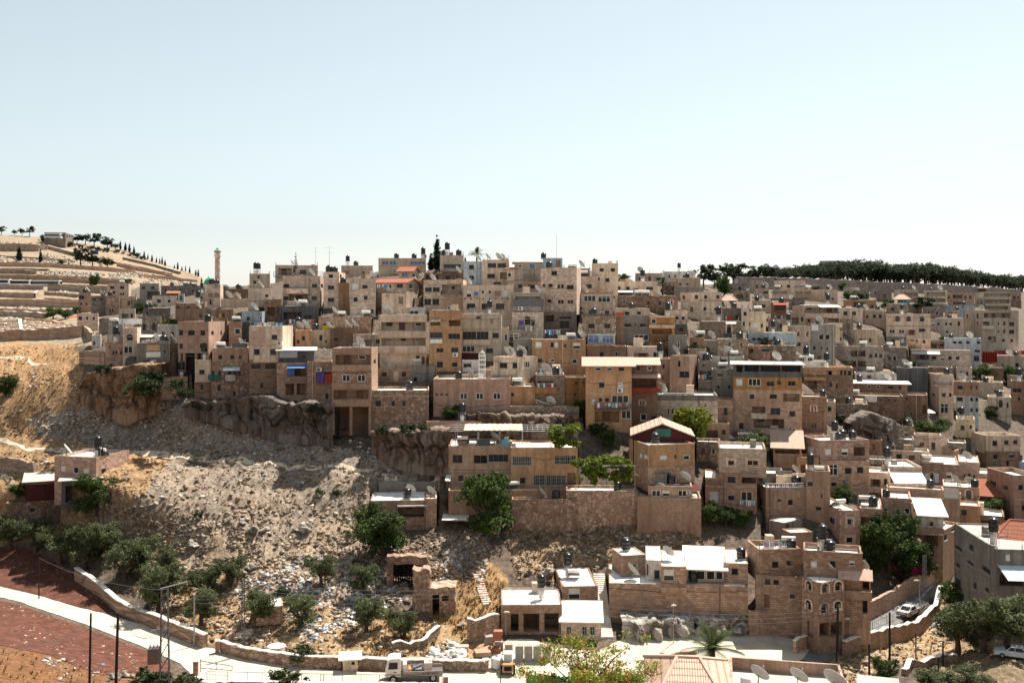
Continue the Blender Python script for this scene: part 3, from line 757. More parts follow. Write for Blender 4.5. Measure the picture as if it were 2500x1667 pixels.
def lab(kind, i, n, host, x):
    short = host; ref = 'minaret' if x > 560 else 'cemetery'
    if n == 1: return f'{kind} on the {short}' if len(short.split()) < 11 else f'{kind.split()[-1]} on the {short}'
    t = f'{ORD[i]} {kind} from the {ref} on {short}'
    if len(t.split()) > 16: t = f'{ORD[i]} {kind.split(" ", 1)[1] if len(kind.split()) > 2 else kind} from the {ref} on {short}'
    if len(t.split()) > 16: t = f'{ORD[i]} {kind.split()[-1]} from {ref}, {" ".join(short.split()[:12])}'
    return t
def roof_point(h, px, k):
    """point on a roof seen in column px, k metres behind the front edge"""
    t = (px-CX)/F; s = h['fx'](px); s = min(max(s, .7), h['ln']-.7); a = h['a']
    k = min(k, h['dep']-.8)
    for _ in range(4):
        x = h['C0'].x+s*math.cos(a)-k*math.sin(a); y = h['C0'].y+s*math.sin(a)+k*math.cos(a)
        s -= (x/y-t)*y/math.cos(a); s = min(max(s, .7), h['ln']-.7)
    return Vector((h['C0'].x+s*math.cos(a)-k*math.sin(a), h['C0'].y+s*math.sin(a)+k*math.cos(a), h['zr']))
def roof_things():
    for label, h in HOSTS.items():
        cnt = {}
        for sd, ty, v, tl in h['feats']:
            if ty in 'tTshna' and len(ty) == 1: cnt.setdefault(ty, []).extend(tl.replace(',', '/').split())
        if not cnt and 'wedged' not in h and h['flat'] and h['x1']-h['x0'] > 22 and rnd.random() < .8 and 'shed' not in h['name']:
            k = rnd.choice(['t', 's', 'T', 'h', 'ts', 'sh', 'st'])
            for q in k: cnt.setdefault(q, []).append(str(h['x0']+(h['x1']-h['x0'])*rnd.uniform(.15, .85)))
        for ty, xs in cnt.items():
            kind, cat, fn = KN[ty]; xs = sorted(xs, key=lambda q: float(q.split('/')[0]))
            for i, q in enumerate(xs):
                q = q.split('/'); px = float(q[0])
                if ty == 'a':
                    if len(q) < 2: continue
                    py = float(q[1]); s = h['fx'](px); z = h['fz'](px, py)+h['z0']; a = h['a']
                    loc = (h['C0'].x+s*math.cos(a), h['C0'].y+s*math.sin(a), z); rz = a
                else:
                    k = float(q[1]) if len(q) > 1 else rnd.uniform(1.2, min(3.2, h['dep']-.9)) if h['dep'] > 3 else 1.2
                    loc = roof_point(h, px, k); rz = rnd.uniform(-.35, .35)
                fn(loc, rz, lab(kind, i+1, len(xs), label, px), cat, f'{kind}s on the roofs' if ty != 'a' else 'air conditioners on the walls', rnd.uniform(.9, 1.12) if ty != 'a' else 1.0)
def laundry(label, px0, px1, py, d, n, seed, drop=.9):
    r = random.Random(seed); a = P(px0, py, d); b = P(px1, py, d)
    root = empty('clothes_line', a, 0, label, 'clothes line', 'lines of washing')
    m = MB(); v = b-a; m.bar((0, 0, 0), tuple(v), .015)
    for q in (Vector((0, 0, 0)), v): m.bar(tuple(q+Vector((0, 0, -1.3))), tuple(q+Vector((0, 0, .15))), .03)
    m.build('line', mat('metal', 'steel'), root)
    for i in range(n):
        t0 = (i+.1)/n; t1 = (i+.1+r.uniform(.5, .85))/n; p = v*t0; q = v*t1; h = drop*r.uniform(.6, 1.1); m = MB()
        bl = r.uniform(.02, .12)
        m.hexa([tuple(p+Vector((0, -bl-.02, -h))), tuple(q+Vector((0, -bl*.3-.02, -h))), tuple(q+Vector((0, -bl*.3, -h))), tuple(p+Vector((0, -bl, -h))), tuple(p+Vector((0, -.02, 0))), tuple(q+Vector((0, -.02, 0))), tuple(q), tuple(p)])
        m.build('garment', mat('flat', r.choice(['white', 'white', 'bwhite', 'purple', 'blue', 'red', 'pink', 'dgrey', 'turq'])), root)
# name | label | front span in photo columns (">" adds a side face to the east, "<" to the west) | top and foot rows | materials | options | openings and fittings
HOUSES = '''
house|small cream house under the terraced cemetery|262 314>320|692 724|pl:pale||w 702 7 9: 274 298;w 714 6 6: 270 278;ww 718 7 12: 298
house|grey house with a carport below the cemetery|341 388>393|692 731|pl:grey||w 703 7 8: 350 373;o 360 387 711 729;B 362 386 706 711
stone_house|long low rubble house with three tanks|393 500|697 724|ru:gstone||w 710 6 4: 405 420 440 470;t: 420 461 471;h: 455 474
house|concrete frame house with wide upper window|192 222|714 762|co:tan||w 726 9 13: 199 213;w 742 5 5: 198 211
stone_house|grey rubble house with paired slit windows|222 258|722 770|ru:gstone||w 731 7 3: 229 233 246 250
stone_house|tan rubble annex with arched window pair|258 291|722 768|ru:tan||w 758 8 4: 269 275
stone_house|pale stone house beside the dark cemetery bushes|188 239|765 808|st:pale||w 777 9 8: 196;w 777 7 5: 213 229;w 797 5 5: 195;A 172 190 771 775 1.2 red
stone_house|squat rubble house among the tanks|349 416|752 786|ru:gstone||w 765 6 5: 360 392;t: 300/1
house|grey brown house over the rubble house|428 500|740 786|pl:brown||w 750 6 7: 435 460 482
house|small cream block beside the mosque|474 505|714 738|pl:cream||w 727 5 5: 492
shed|tiny white and blue outhouse|435 450|717 738|pl:bwhite||d 727 12 6: 442
shed|shed with brown roof by the mosque|410 436|716 736|pl:brown|roof=shed rc=redtile rise=.8|w 727 5 6: 425
house|grey house under the white metal roof fence|263 300|792 868|co:grey||w 815 10 6: 290 280
house|cream house with a big arched window|300 335>344|800 868|pl:pale||wa 827 10 15: 317;ww 854 17 20: 313
house|grey house with a patch of orange plaster|334 414|838 876|co:grey|dep=6|d 867 12 7: 367;G 358 390 842 856 .05 ochre;G 357 392 859 872 .05 white;w 858 6 5: 402
house|grey concrete flank beside the tall pillars|389 414|832 922|co:grey|k=1.02|w 870 8 3: 404
stone_house|rough stone strip behind the concrete flank|412 436|838 880|ru:stone|k=1.03|
house|pinkish stone house on the cliff corner|257 300|834 897|st:rstone|dep=9|w 861 9 5: 277 284 296;w 845 5 4: 268
house|small sunlit white house at the path end|224 246|818 848|pl:white||d 838 9 5: 230
mosque|cream mosque hall beside the minaret|505 538>545|694 750|st:pale||wb 720 9 11: 514 529;wa 739 11 6: 514;wa 700 5 8: 528;t: 513 521 529
house|brown low house with tilted solar panels|539 606|705 730|pl:brown||ww 720 6 6: 568;h: 548 584;t: 582
house|cream terrace house with two big dishes|539 606|730 750|pl:cream|dep=5|s: 557 580
house|dark brown house with wide flat roof|470 570|755 792|co:brown||G 535 541 765 776 .05 yellow;d 770 11 8: 545;w 772 8 6: 490;s: 462
house|pink brown windowless house with green shrub|606 663|703 770|pl:pink||w 722 7 8: 651;w 742 8 5: 620 648
house|white house with two tanks against the sky|609 659|668 712|pl:cream|k=1.02|w 676 7 5: 631;w 689 7 7: 622;T: 624 631
apartment_building|apartment block with hanging rugs on its balcony|690 782>790|674 750|st:pale||w 698 9 13: 699;w 698 9 12: 768;o 706 752 687 705;w 728 9 12: 698 767;o 706 752 719 736;B 703 753 705 715;B 703 753 734 746;G 721 733 735 752 1.25 ochre;G 737 749 735 753 1.25 brown;Sw 698 9 5: 786;s: 760
apartment_building|set back top storey with dark railed terrace|672 776|647 674|pl:cream|rc=roofg|o 680 712 655 672;w 664 9 15: 740;R 668 712 664 675;R 728 790 664 676;s: 713;n: 786
apartment_building|tall pale stone wing beside the rug balcony|790 828>843|664 750|st:pale||w 674 8 10: 808;w 702 9 14: 808;w 732 9 14: 808;Sw 675 9 4: 832;t: 797 810 818;n: 789
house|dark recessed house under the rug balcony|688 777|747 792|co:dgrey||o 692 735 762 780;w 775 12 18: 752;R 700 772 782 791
house|ochre plaster slot beside the pale stone wing|826 853|690 770|pl:ochre|k=1.02|t: 838
apartment_building|rosy banded house with a white roller shutter|854 917|680 772|pl:pink+st:pale|z=707|ws 700 14 14: 867;w 700 8 12: 891;w 731 10 9: 868;w 727 9 9: 893;dw 757 20 9: 890;w 760 10 6: 909;s: 930
house|low cream house with blue tank on the skyline|833 910|648 680|pl:cream|k=1.03|w 665 5 5: 887;T: 849;t: 869
house|pale blue washed house with stained corner|590 640>653|760 792|pl:bwhite||ww 776 11 9: 638;w 778 9 8: 606;s: 620
house|brown plaster house with one white window|559 590|786 834|pl:brown||ww 809 14 13: 580
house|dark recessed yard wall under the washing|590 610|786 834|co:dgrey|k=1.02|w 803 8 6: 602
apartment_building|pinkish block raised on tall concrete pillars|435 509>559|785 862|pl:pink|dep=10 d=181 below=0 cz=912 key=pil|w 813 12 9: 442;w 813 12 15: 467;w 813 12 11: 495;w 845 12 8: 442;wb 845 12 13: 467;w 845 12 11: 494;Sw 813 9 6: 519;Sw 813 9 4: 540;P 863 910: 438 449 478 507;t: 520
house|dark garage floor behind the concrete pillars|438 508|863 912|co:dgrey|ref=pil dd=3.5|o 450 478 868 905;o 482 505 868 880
shed|brick rooftop hut with open pergola|476 515|765 788|st:tan|dep=3|d 780 14 7: 502
stone_house|old stone house with yellow window cloth|777 906|773 818|ru:tan||wa 803 12 6: 863 871;wa 800 15 9: 793 810;G 786 818 794 811 .35 yellow;s: 817;h: 836 895
stone_wall|broken pale stone wall beside the yellow cloth|704 777|790 812|ru:stone|dep=2|t: 728
house|rusty plaster house with two dishes under it|721 760|806 846|pl:ochre||w 826 10 7: 741;w 834 9 6: 728;s: 730 745
house|sunlit yellow house below the yellow cloth|760 812|806 846|pl:ochre|k=1.01|w 834 5 5: 796;t: 758;s: 806
house|brown house with vine shade beside the yellow house|806 872|800 842|pl:brown||w 829 8 10: 820;ww 823 8 6: 872;s: 872 848
house|tall tan house with sunlit whitish flank|608 690>716|796 878|pl:pale|dep=9 ref=t1 dd=.25 below=.5|w 820 12 19: 630;w 823 11 13: 670;w 859 13 13: 627 667;G 612 648 808 838 .03 pink;a: 684,838
stone_house|brown stone lower house with paired wide windows|608 678|878 968|st:brown|k=1.005 key=t1|w 895 12 22: 625;w 895 12 24: 660;w 941 13 7: 639
house|tan house with crumbling roof parapet|518 606|850 884|pl:tan|dep=8 ref=t2 dd=.3 below=.5|w 872 10 9: 538 567;w 872 8 6: 586;G 566 604 838 849 .05 dgrey
stone_house|brown stone house with green balcony and blue awning|516 608|884 985|ru:rstone|k=1.01 key=t2|w 911 12 7: 520 536;w 911 13 8: 560 574 584;B 510 538 914 925 .9 dgreen;B 552 573 914 927 .9 white;A 545 586 896 903 1.5 bwhite;w 947 15 8: 535;w 960 12 6: 572
house|white cube house with one dark window|476 515|879 930|pl:cream|dep=5 ref=t3 dd=-.2 below=.2|w 908 11 12: 493
house|stained brown house under the white cube|474 517|930 988|st:brown|k=1.005 dep=5 key=t3|w 945 14 7: 493
stone_wall|brick red stone wall beside the orange cliff|385 458|921 975|st:rstone|dep=2.5 below=5|
shed|grey corrugated shack on the cliff row|680 767|855 886|co:dgrey|roof=shed rc=roofw rise=.3 ref=t4 dd=.5 below=.5|G 682 726 858 873 .08 steel;w 871 8 8: 742
stone_house|stone house with blue awning over open veranda|676 750|885 992|st:rstone|k=1.005 key=t4|o 702 749 897 918 1.6;A 701 750 890 897 1.8 blue;G 703 719 898 918 .05 blue;B 694 750 918 933 .8;o 697 746 934 964 2.2;P 934 964: 721
stone_house|stone house with purple and red balcony curtains|750 812|883 990|st:rstone|k=1.003|o 772 810 908 932 1.5;G 774 793 909 937 .3 purple;G 794 811 912 937 .3 red;w 967 14 7: 798;a: 779,902
apartment_building|barred four storey house on tall stilts|811 907>922|850 993|pl:rstone+st:rstone|z=891 dep=8 below=0 d=167.2 cz=1064 key=stilt|o 819 904 866 890 1.6;o 822 836 870 885;c 811 907 891 905 .25 rstone;ww 923 16 18: 845 882;c 810 907 934 949 .3 rstone;o 814 900 952 974 1.6;c 809 906 976 991 .3 rstone;P 993 1062: 813 857 903;s: 878;Sw 883 10 5: 915
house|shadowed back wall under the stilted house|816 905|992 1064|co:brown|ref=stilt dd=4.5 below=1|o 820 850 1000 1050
stone_house|blank rubble bastion with three small windows|901 1047|953 1052|ru:rstone|dep=9|w 985 14 13: 923;w 985 12 8: 960 986;t: 1000
stone_house|stone house with a terrace above the bastion|923 1008|898 952|st:rstone|k=1.03|w 914 11 12: 938;dw 918 22 10: 967;w 914 11 10: 986;B 911 975 930 942 2.0;s: 931
house|grey roof room above the terrace house|922 1008|858 898|co:grey|k=1.05|w 870 7 6: 935;d 868 12 6: 957;t: 1012
house|grey stair house with zigzag white railings|1005 1062|893 962|co:grey|k=1.04|w 926 10 8: 1014;o 1012 1040 935 955
house|cream hall with blue windows on the skyline|924 1040|630 668|pl:ochre||wu 642 9 15: 940 959;wu 642 8 34: 1020;T: 1041 1068/1;t: 968 1011;s: 1050
stone_house|brown stone house beside the tall cypress|1074 1132|623 662|st:tan|rc=roofg|w 650 9 38: 1104;t: 1084 1120;T: 1092
house|upper red roofed house with blue window|973 1006>1022|663 690|pl:pink|roof=gable rc=redtile rise=1.3 dep=6|wu 671 10 13: 988;Sw 673 7 6: 1010
house|lower red roofed house above the outside stair|917 992>1022|690 750|pl:pale|roof=gable rc=redtile rise=1.0 dep=7 z=706|w 697 11 14: 976;w 699 8 4: 953;ww 693 7 24: 935;Sw 698 12 7: 1003
house|cream box house with an open doorway|932 990|716 750|pl:cream|k=.985 dep=5|w 720 8 8: 947;o 973 984 725 742 1;s: 930
apartment_building|cream stone block with railed balcony and brown base|1034 1131>1140|683 758|st:pale|ph=.8|w 707 10 15: 1046 1065;o 1079 1125 695 717 1.6;R 1078 1126 710 720;w 737 14 15: 1044 1064;G 1079 1130 728 757 .06 rstone;d 745 16 12: 1107;a: 1098,751;s: 1055
house|set back dark storey over the railed balcony|1036 1131|666 690|pl:brown|k=1.02|o 1040 1070 672 684;w 678 9 10: 1093;w 676 6 5: 1116;s: 1118
house|pale blue tall house with two windows|1132 1177|638 694|pl:bwhite||w 652 10 11: 1151;w 678 9 11: 1151;s: 1165
apartment_building|cream flat topped block with dishes on the skyline|1177 1243|634 695|pl:cream||w 648 10 19: 1201 1225;w 674 10 17: 1199;o 1221 1237 665 681;w 691 5 17: 1214;s: 1190 1216 1228
apartment_building|wide cream block with a row of drain spouts|1131 1254|696 802|pl:cream||wu 717 10 11: 1162;w 713 7 5: 1179 1196;wb 716 11 13: 1215;ws 717 16 11: 1145 1233;w 748 13 19: 1150 1186 1221;D 731 727 .12 dgrey: 1135 1150 1165 1180 1195 1210 1225 1240;s: 1135
house|pink gabled house with a railed balcony|1256 1320|640 718|pl:pink+pl:cream|roof=gable rc=roofg rise=.8 z=686|ww 649 6 9: 1270;wu 650 13 13: 1299;R 1280 1320 671 682;w 699 9 9: 1270;w 700 9 15: 1297
house|narrow cream bay beside the pink gabled house|1238 1256|656 718|pl:cream|roof=shed rc=redtile rise=.6|ww 671 10 9: 1244;c 1238 1256 686 688 .1 brown
house|terrace house with a dark metal screen|1252 1328|715 764|co:grey|ref=t7 dd=.5 below=.5|o 1258 1320 718 731 1;G 1252 1328 732 748 .1 dgrey;a: 1271,753;s: 1312
stone_house|pink stone house with blue arched windows|1250 1327|762 830|st:rstone|key=t7|wa 786 15 14: 1288;wa 790 11 8: 1302;G 1266 1279 782 793 .2 purple
apartment_building|cream block with long rounded balcony bands|927 1040|768 892|pl:cream|rc=roofg|o 931 1038 785 807 1.5;o 931 1038 825 843 1.5;B 926 1041 769 784 1.0;B 926 1041 808 822 1.0;B 926 1041 844 859 1.0;w 873 10 8: 1020;d 880 18 7: 1033;s: 938 948
shed|white rooftop room above the rounded balconies|964 1040|750 770|pl:white|dep=4|w 764 9 10: 976 985;w 764 9 9: 1005 1016
house|tan house with white boxed balconies|1048 1127|757 905|pl:ochre||o 1051 1075 781 795 1;o 1096 1124 782 796;c 1049 1076 780 786 .4 white;w 818 13 29: 1064;w 821 13 26: 1109;G 1050 1080 828 838 .5 white;w 855 10 16: 1074;w 854 11 16: 1110;a: 1112,866;w 890 14 14: 1074;w 890 10 12: 1110
house|tan house with glazed veranda and maroon panel|1127 1223|766 880|pl:tan||w 775 6 10: 1168;w 819 18 30: 1146;w 819 18 26: 1178;w 819 12 14: 1210;B 1126 1196 829 840 .6;ww 852 14 30: 1143;w 856 11 16: 1195;G 1126 1168 862 880 .12 maroon
shed|white panelled room with a dark lower wall|1129 1169|880 906|pl:white|dep=4|w 889 14 18: 1141
house|narrow ochre house with a white pipe|1223 1242|800 874|pl:ochre||ww 824 16 8: 1235;D 770 890 .12 white: 1224
house|grey house with a white barred window|1241 1271|805 856|co:grey||ww 824 18 22: 1254
house|boxy cream house with a white lattice window|1205 1264>1312|872 946|pl:cream|dep=7|w 892 12 17: 1229;w 892 13 11: 1257;Sww 890 15 14: 1288;c 1206 1264 916 917 .3;s: 1236 1246 1275;t: 1300
apartment_building|tall plain stone block with scattered windows|1320 1408>1418|653 762|st:pale|ref=t5 dd=.2 below=.5|w 667 10 13: 1353;w 697 7 6: 1328;w 697 8 10: 1344;w 699 9 6: 1364 1373;w 701 10 15: 1392;wt 735 8 11: 1341;wt 737 10 14: 1369 1392
shed|whitish penthouse with a black tank|1320 1373|630 655|pl:bwhite|dep=6|wb 643 15 10: 1363;t: 1326;n: 1359
house|dark stone ground storey under the plain block|1320 1408|762 814|st:gstone|k=1.01 key=t5|o 1330 1352 768 785;d 792 20 10: 1345;w 776 7 26: 1380;w 793 18 22: 1378
house|orange walled roof terrace between cream blocks|1375 1440|655 690|pl:pink|dep=4|o 1382 1438 661 673 1.5;c 1375 1442 655 658 .1 pale
house|cream stone bay with two wide glazed windows|1418 1497|716 772|pl:cream||ww 727 17 27: 1440;ww 729 17 28: 1475;w 763 9 12: 1444;ws 763 9 5: 1469;w 763 9 10: 1482;c 1417 1497 714 716 .25 brown;s: 1425
house|cream stone upper wing with one small window|1418 1460|675 718|st:pale|k=1.01|w 699 9 12: 1438
apartment_building|cream corner tower house against the sky|1445 1509|643 716|pl:cream||w 659 8 10: 1469 1496;w 684 9 9: 1483;w 681 6 4: 1462;t: 1439/1
stone_house|dark rubble facade over a glazed blue room|1422 1504|769 814|ru:stone|ref=t6 dd=.2 below=.5|w 796 11 14: 1444 1483;c 1422 1504 767 770 .3 dgrey
house|glazed pale blue room under the rubble facade|1435 1502|814 842|pl:bwhite|k=1.005 key=t6|wu 828 18 24: 1449;wu 828 18 25: 1484;s: 1430
house|grey plaster house with a white glazed corner|1523 1587|770 836|co:grey||w 794 8 14: 1533 1569;w 792 5 4: 1551;ww 824 14 32: 1566;a: 1567,834
house|white and red house with a curved balcony|1500 1586|753 772|pl:cream|dep=6|w 765 8 10: 1531;ww 764 9 11: 1560
house|narrow red brown house beside the rubble facade|1504 1524|770 842|pl:brown|k=1.01|G 1504 1522 763 769 .4 red
house|orange house with dark balcony railing|1586 1647|770 848|pl:orange|ph=.7|ww 782 14 11: 1596;ww 782 14 25: 1615;c 1585 1648 793 801 .4 cream;o 1592 1640 803 815 1.2;R 1586 1647 815 827;ww 839 8 7: 1628;c 1586 1647 771 775 .3 cream
house|cream cube jutting over a grey void|1623 1678|757 792|pl:cream||wt 776 9 9: 1653;wt 777 9 9: 1668;s: 1615
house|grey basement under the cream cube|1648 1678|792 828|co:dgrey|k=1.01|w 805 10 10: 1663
stone_house|long brown rubble house on the upper slope|1508 1655|722 754|ru:brown||w 740 8 6: 1583;w 740 9 7: 1611;wa 738 7 5: 1640;h: 1560 1575
house|long pale house with white awning|1499 1605|687 716|pl:pale||w 703 8 9: 1510;w 704 8 8: 1533;w 709 9 8: 1553;w 704 7 15: 1586;T: 1569;A 1500 1545 708 714 3 white
stone_house|grey brown stone house beside the palm|1551 1618|667 691|st:tan|k=1.02|w 681 7 10: 1565 1608;d 680 11 6: 1586
house|white house on the skyline by the pines|1619 1697|663 690|pl:white||w 675 7 4: 1634 1648;T: 1658
house|plain cream house with a wire mast|1639 1710|678 704|pl:cream||w 694 4 6: 1661 1678
apartment_building|tan block with wide flat top and shuttered windows|1299 1430|829 904|pl:ochre||ws 842 13 14: 1315;w 842 12 7: 1348;ws 842 12 8: 1358;w 844 6 6: 1380;ws 844 14 17: 1408;w 880 9 11: 1318;ww 880 8 10: 1349;ww 882 11 12: 1403;h: 1395;s: 1423
house|ochre house under the long pink roof|1430 1542|893 1045|pl:ochre|roof=shed rc=rosetile dep=8 ov=.7 rise=1.1|ww 901 8 13: 1460;w 901 8 13: 1474;ww 901 8 13: 1488;w 901 8 13: 1502 1517 1531;w 940 12 12: 1469;ws 941 14 14: 1515;a: 1514,953;w 976 9 7: 1466;w 976 9 9: 1482;ww 974 18 38: 1514;R 1451 1540 981 997 1.3 dgrey;o 1452 1512 1003 1030 1.8;ww 1012 20 22: 1529
house|ochre house with blue recessed balcony|1542 1605|890 1040|pl:brown|roof=shed rc=rosetile dep=7 ov=.6 k=1.01 rise=.9|w 899 11 8: 1558;ww 899 10 10: 1586;A 1540 1612 913 920 1.6 rosetile;o 1544 1602 925 946 1.6;B 1543 1608 945 954 1.0 red;wa 984 10 5: 1564 1572;ww 1018 16 14: 1571;w 1020 10 12: 1596
house|tall bare tower house with an orange flank|1635 1684>1702|869 965|pl:tan|dep=6|w 888 14 6: 1658;w 914 15 23: 1671;s: 1640
house|grey brown house behind the tower house|1602 1636|876 955|pl:pink|k=1.02|w 895 10 5: 1620;d 922 9 4: 1618
house|house with white framed roof panels|1736 1817|870 904|pl:white|k=1.01|w 883 11 14: 1766;c 1736 1738 870 900 .05 dgrey;c 1758 1760 870 900 .05 dgrey;c 1778 1780 870 900 .05 dgrey;c 1736 1800 900 903 .4 grey
house|grey plaster house with small dark windows|1738 1791|902 965|pl:grey||w 913 12 12: 1758;w 909 9 8: 1782;w 945 9 7: 1754 1781;w 948 6 3: 1742
house|grey balcony house with colourful washing|1705 1738|880 965|co:grey|k=1.01|o 1708 1736 905 925;R 1705 1738 917 928;w 890 9 6: 1718
stone_house|long low house with paired arched windows|1605 1752|963 1030|pl:grey+st:pale|z=978 dep=9|wa 1006 13 5: 1632 1642;w 990 5 4: 1722;s: 1612
apartment_building|big grey and orange block with slab roof|1790 1958|888 1062|co:dgrey+pl:orange+pl:tan+st:tan|z=921,952,992 roof=slab rc=roofw dep=9|o 1798 1813 892 908 2;o 1818 1853 891 907 2;o 1857 1905 891 907 2;o 1908 1954 891 907 2;ws 933 15 14: 1805;ww 933 17 28: 1842;w 937 11 17: 1881;w 934 9 9: 1902;w 936 11 17: 1933;w 968 10 10: 1836;w 968 10 16: 1888;o 1912 1952 961 980 1.6;w 1004 16 22: 1893;w 1010 12 13: 1934;o 1836 1868 992 1008 1.6;B 1834 1870 1008 1019 .6 cream;o 1840 1914 1022 1044 2.2;wa 1052 8 6: 1930 1938
stone_house|square stone tower house with twin arched windows|1957 2019|967 1066|st:rstone|rc=roofw dep=7|wa 998 12 5: 1983 1990;w 1040 10 4: 1984 1990;c 1980 1992 1050 1051 .1
house|yellow walled house with dark doorways|1960 2083|896 962|pl:ochre+ru:brown|z=914|o 2022 2031 905 915 .4;w 910 11 6: 2054 2063;w 908 17 8: 2074;o 1980 1994 930 948 1;w 939 12 7: 2028;w 942 10 5: 2043;B 1965 2015 920 926 .6
house|long curved whitewashed wall house|2087 2184|910 934|pl:white||w 921 9 9: 2097;w 919 9 9: 2122;h: 2125
house|grey house under a wide white slab roof|2067 2215|934 965|pl:brown+co:grey|roof=slab rc=white dep=8 ov=.8|ww 945 8 8: 2122 2144;w 946 8 13: 2174;w 946 8 7: 2197
house|blank dark grey concrete house|2190 2266|898 966|co:dgrey||h: 2215;s: 2210
stone_house|ruinous rubble terrace under the slab roofed house|2020 2206|963 988|ru:brown||G 2111 2141 966 981 .05 white;w 976 8 8: 2124;w 973 9 6: 2150 2170;w 975 12 5: 2185
house|stained brown house above the rock outcrop|2205 2265|963 1026|pl:brown||w 974 8 5: 2214;w 993 5 3: 2216;w 1010 7 3: 2224;o 2252 2262 990 1010 1
stone_house|ruined stone house with green weeds on top|2037 2119|985 1032|ru:stone||w 1005 9 5: 2090;w 1018 7 4: 2072
stone_house|square broken stone block on the outcrop|2202 2231|1039 1068|ru:stone|dep=5|
house|pink walled strip beside the tower house|2019 2040|980 1035|pl:pink|k=1.01|w 998 10 9: 2025;c 2019 2040 1015 1017 .2 pale
house|cream corner house with rounded white window wall|1708 1762<1661|713 785|pl:cream|dep=9|w 725 8 7: 1723 1753;w 754 8 7: 1721;w 755 7 7: 1748;Sw 726 8 6: 1669;Sw 725 9 8: 1700;Sw 753 8 5: 1699;c 1708 1762 733 734 .15 brown
shed|white roof gazebo with a pink tent roof|1762 1797|734 748|pl:white|roof=hip rc=rosetile rise=1.6 dep=5|w 741 8 14: 1771 1789
stone_house|rubble house with tall arched blue window|1708 1810|785 828|ru:stone|dep=8|wa 806 18 11: 1780;w 808 6 10: 1728;B 1773 1793 815 822 .8 dgreen;A 1772 1797 786 790 .8 white
stone_house|rubble terrace below the arched blue window|1752 1826|828 870|ru:stone|k=.99|w 840 10 4: 1781;w 842 8 4: 1810
house|low orange plaster hut by a green climber|1684 1718|824 850|pl:ochre|dep=4|w 840 9 9: 1697
house|low pale hut beside the orange hut|1719 1753|830 852|pl:pale|dep=4|c 1720 1742 830 832 .4 white
house|ochre house with long rust stains|1828 1869|760 812|pl:ochre||w 791 8 4: 1830;w 795 9 5: 1860;h: 1850
house|grey house beside the rust stained house|1763 1810|752 786|co:grey||w 774 9 7: 1799;G 1765 1790 772 782 .4 red
house|narrow cream house with stacked windows|1810 1828|752 806|pl:cream||w 766 9 7: 1819;ww 790 12 7: 1816
house|cream house with two dark windows mid slope|1837 1881|734 762|pl:cream||w 747 7 5: 1844;w 747 7 9: 1864
house|house with a dark balcony and red awning|1882 1920|739 788|pl:brown|rc=roofg|o 1892 1917 745 757 1.2;R 1890 1918 747 760;A 1888 1922 740 744 1.2 red;w 777 10 7: 1901;ws 775 9 4: 1893 1909
apartment_building|cream house with two long verandas|1961 2050<1935|745 802|pl:cream|rc=roofw dep=8|o 1966 2046 748 764 1.6;B 1960 2050 765 775 .9;o 1999 2048 771 787 1.4;B 1998 2052 788 798 .9;w 783 7 6: 1975;Sw 742 7 5: 1945;A 1996 2046 745 750 2 white;G 2033 2046 760 769 1 blue
house|small cream house with one wide window|1842 1877|704 728|pl:cream||w 714 6 11: 1869
house|long cream house below the boundary wall|1890 1966|685 718|pl:cream||w 699 6 6: 1906;w 699 6 8: 1925;wu 700 5 24: 1952;t: 1890
house|cream house with an ochre arcade|1940 1985|706 732|pl:ochre||o 1943 1960 712 721 1;o 1963 1980 712 721 1;R 1940 1984 719 726
house|cream balcony house with potted plants|1886 1926|706 732|pl:pale|k=.99|o 1888 1922 708 717 1;B 1886 1925 720 728 .8
house|cream house with a lone narrow window|1984 2045|707 737|pl:cream||w 718 7 4: 2016;w 730 5 5: 2033
house|cream house with small arched windows|1942 1979<1883|796 862|pl:pale|dep=8|wa 817 8 7: 1949 1971;w 841 8 8: 1951;wu 843 9 11: 1970;Swa 815 5 8: 1918;T: 1925
house|pale blue walled house above rubble|1826 1944|812 844|pl:bwhite||w 828 7 8: 1841 1852;w 828 9 11: 1870
stone_house|rubble basement with tiny windows|1880 1943|844 884|ru:stone|k=.995|w 850 5 5: 1897 1930
stone_house|rubble basement with a dark doorway|1826 1880|844 872|ru:rstone|k=.99|o 1829 1839 850 862 1;w 852 12 18: 1870
apartment_building|tall grey block with white barred windows|1980 2040|791 890|co:grey|rc=roofg|ww 823 13 12: 2005 2020;w 849 8 6: 1988;w 851 7 4: 2020;w 850 6 3: 2006;d 875 12 8: 1999;G 1981 1998 793 807 .05 white
house|narrow tan house beside the grey block|2040 2058|808 848|pl:tan|k=1.01|w 827 6 8: 2050
house|white parapet house with tilted panels|1901 2018|881 905|pl:white||w 889 4 8: 2007;h: 1960 1905 1975;T: 1968;t: 1975
house|ochre house with three small arches|2057 2142|804 848|pl:ochre||wa 832 7 7: 2081 2102 2124;D 800 845 .1 pale: 2070 2092 2115 2136
apartment_building|grey striped house with open loggias|2041 2157|845 900|st:gstone||o 2077 2093 856 870 1.4;o 2095 2113 856 870 1.4;w 869 9 8: 2126;w 868 9 6: 2139;w 869 7 8: 2150;o 2057 2066 881 894 1;o 2068 2090 881 895 1.5;o 2094 2113 881 895 1.5
house|flat ochre house with two tall windows|2060 2139|732 758|pl:ochre||w 744 12 10: 2090 2106;w 748 7 7: 2129;h: 2082;t: 2092
house|cream house with two square windows near antenna|2047 2106|752 780|pl:cream||w 765 9 9: 2064 2085;t: 2096/1
house|cream house with a row of three windows|2102 2162|756 792|pl:pale||w 773 8 5: 2117;w 772 8 7: 2135 2149
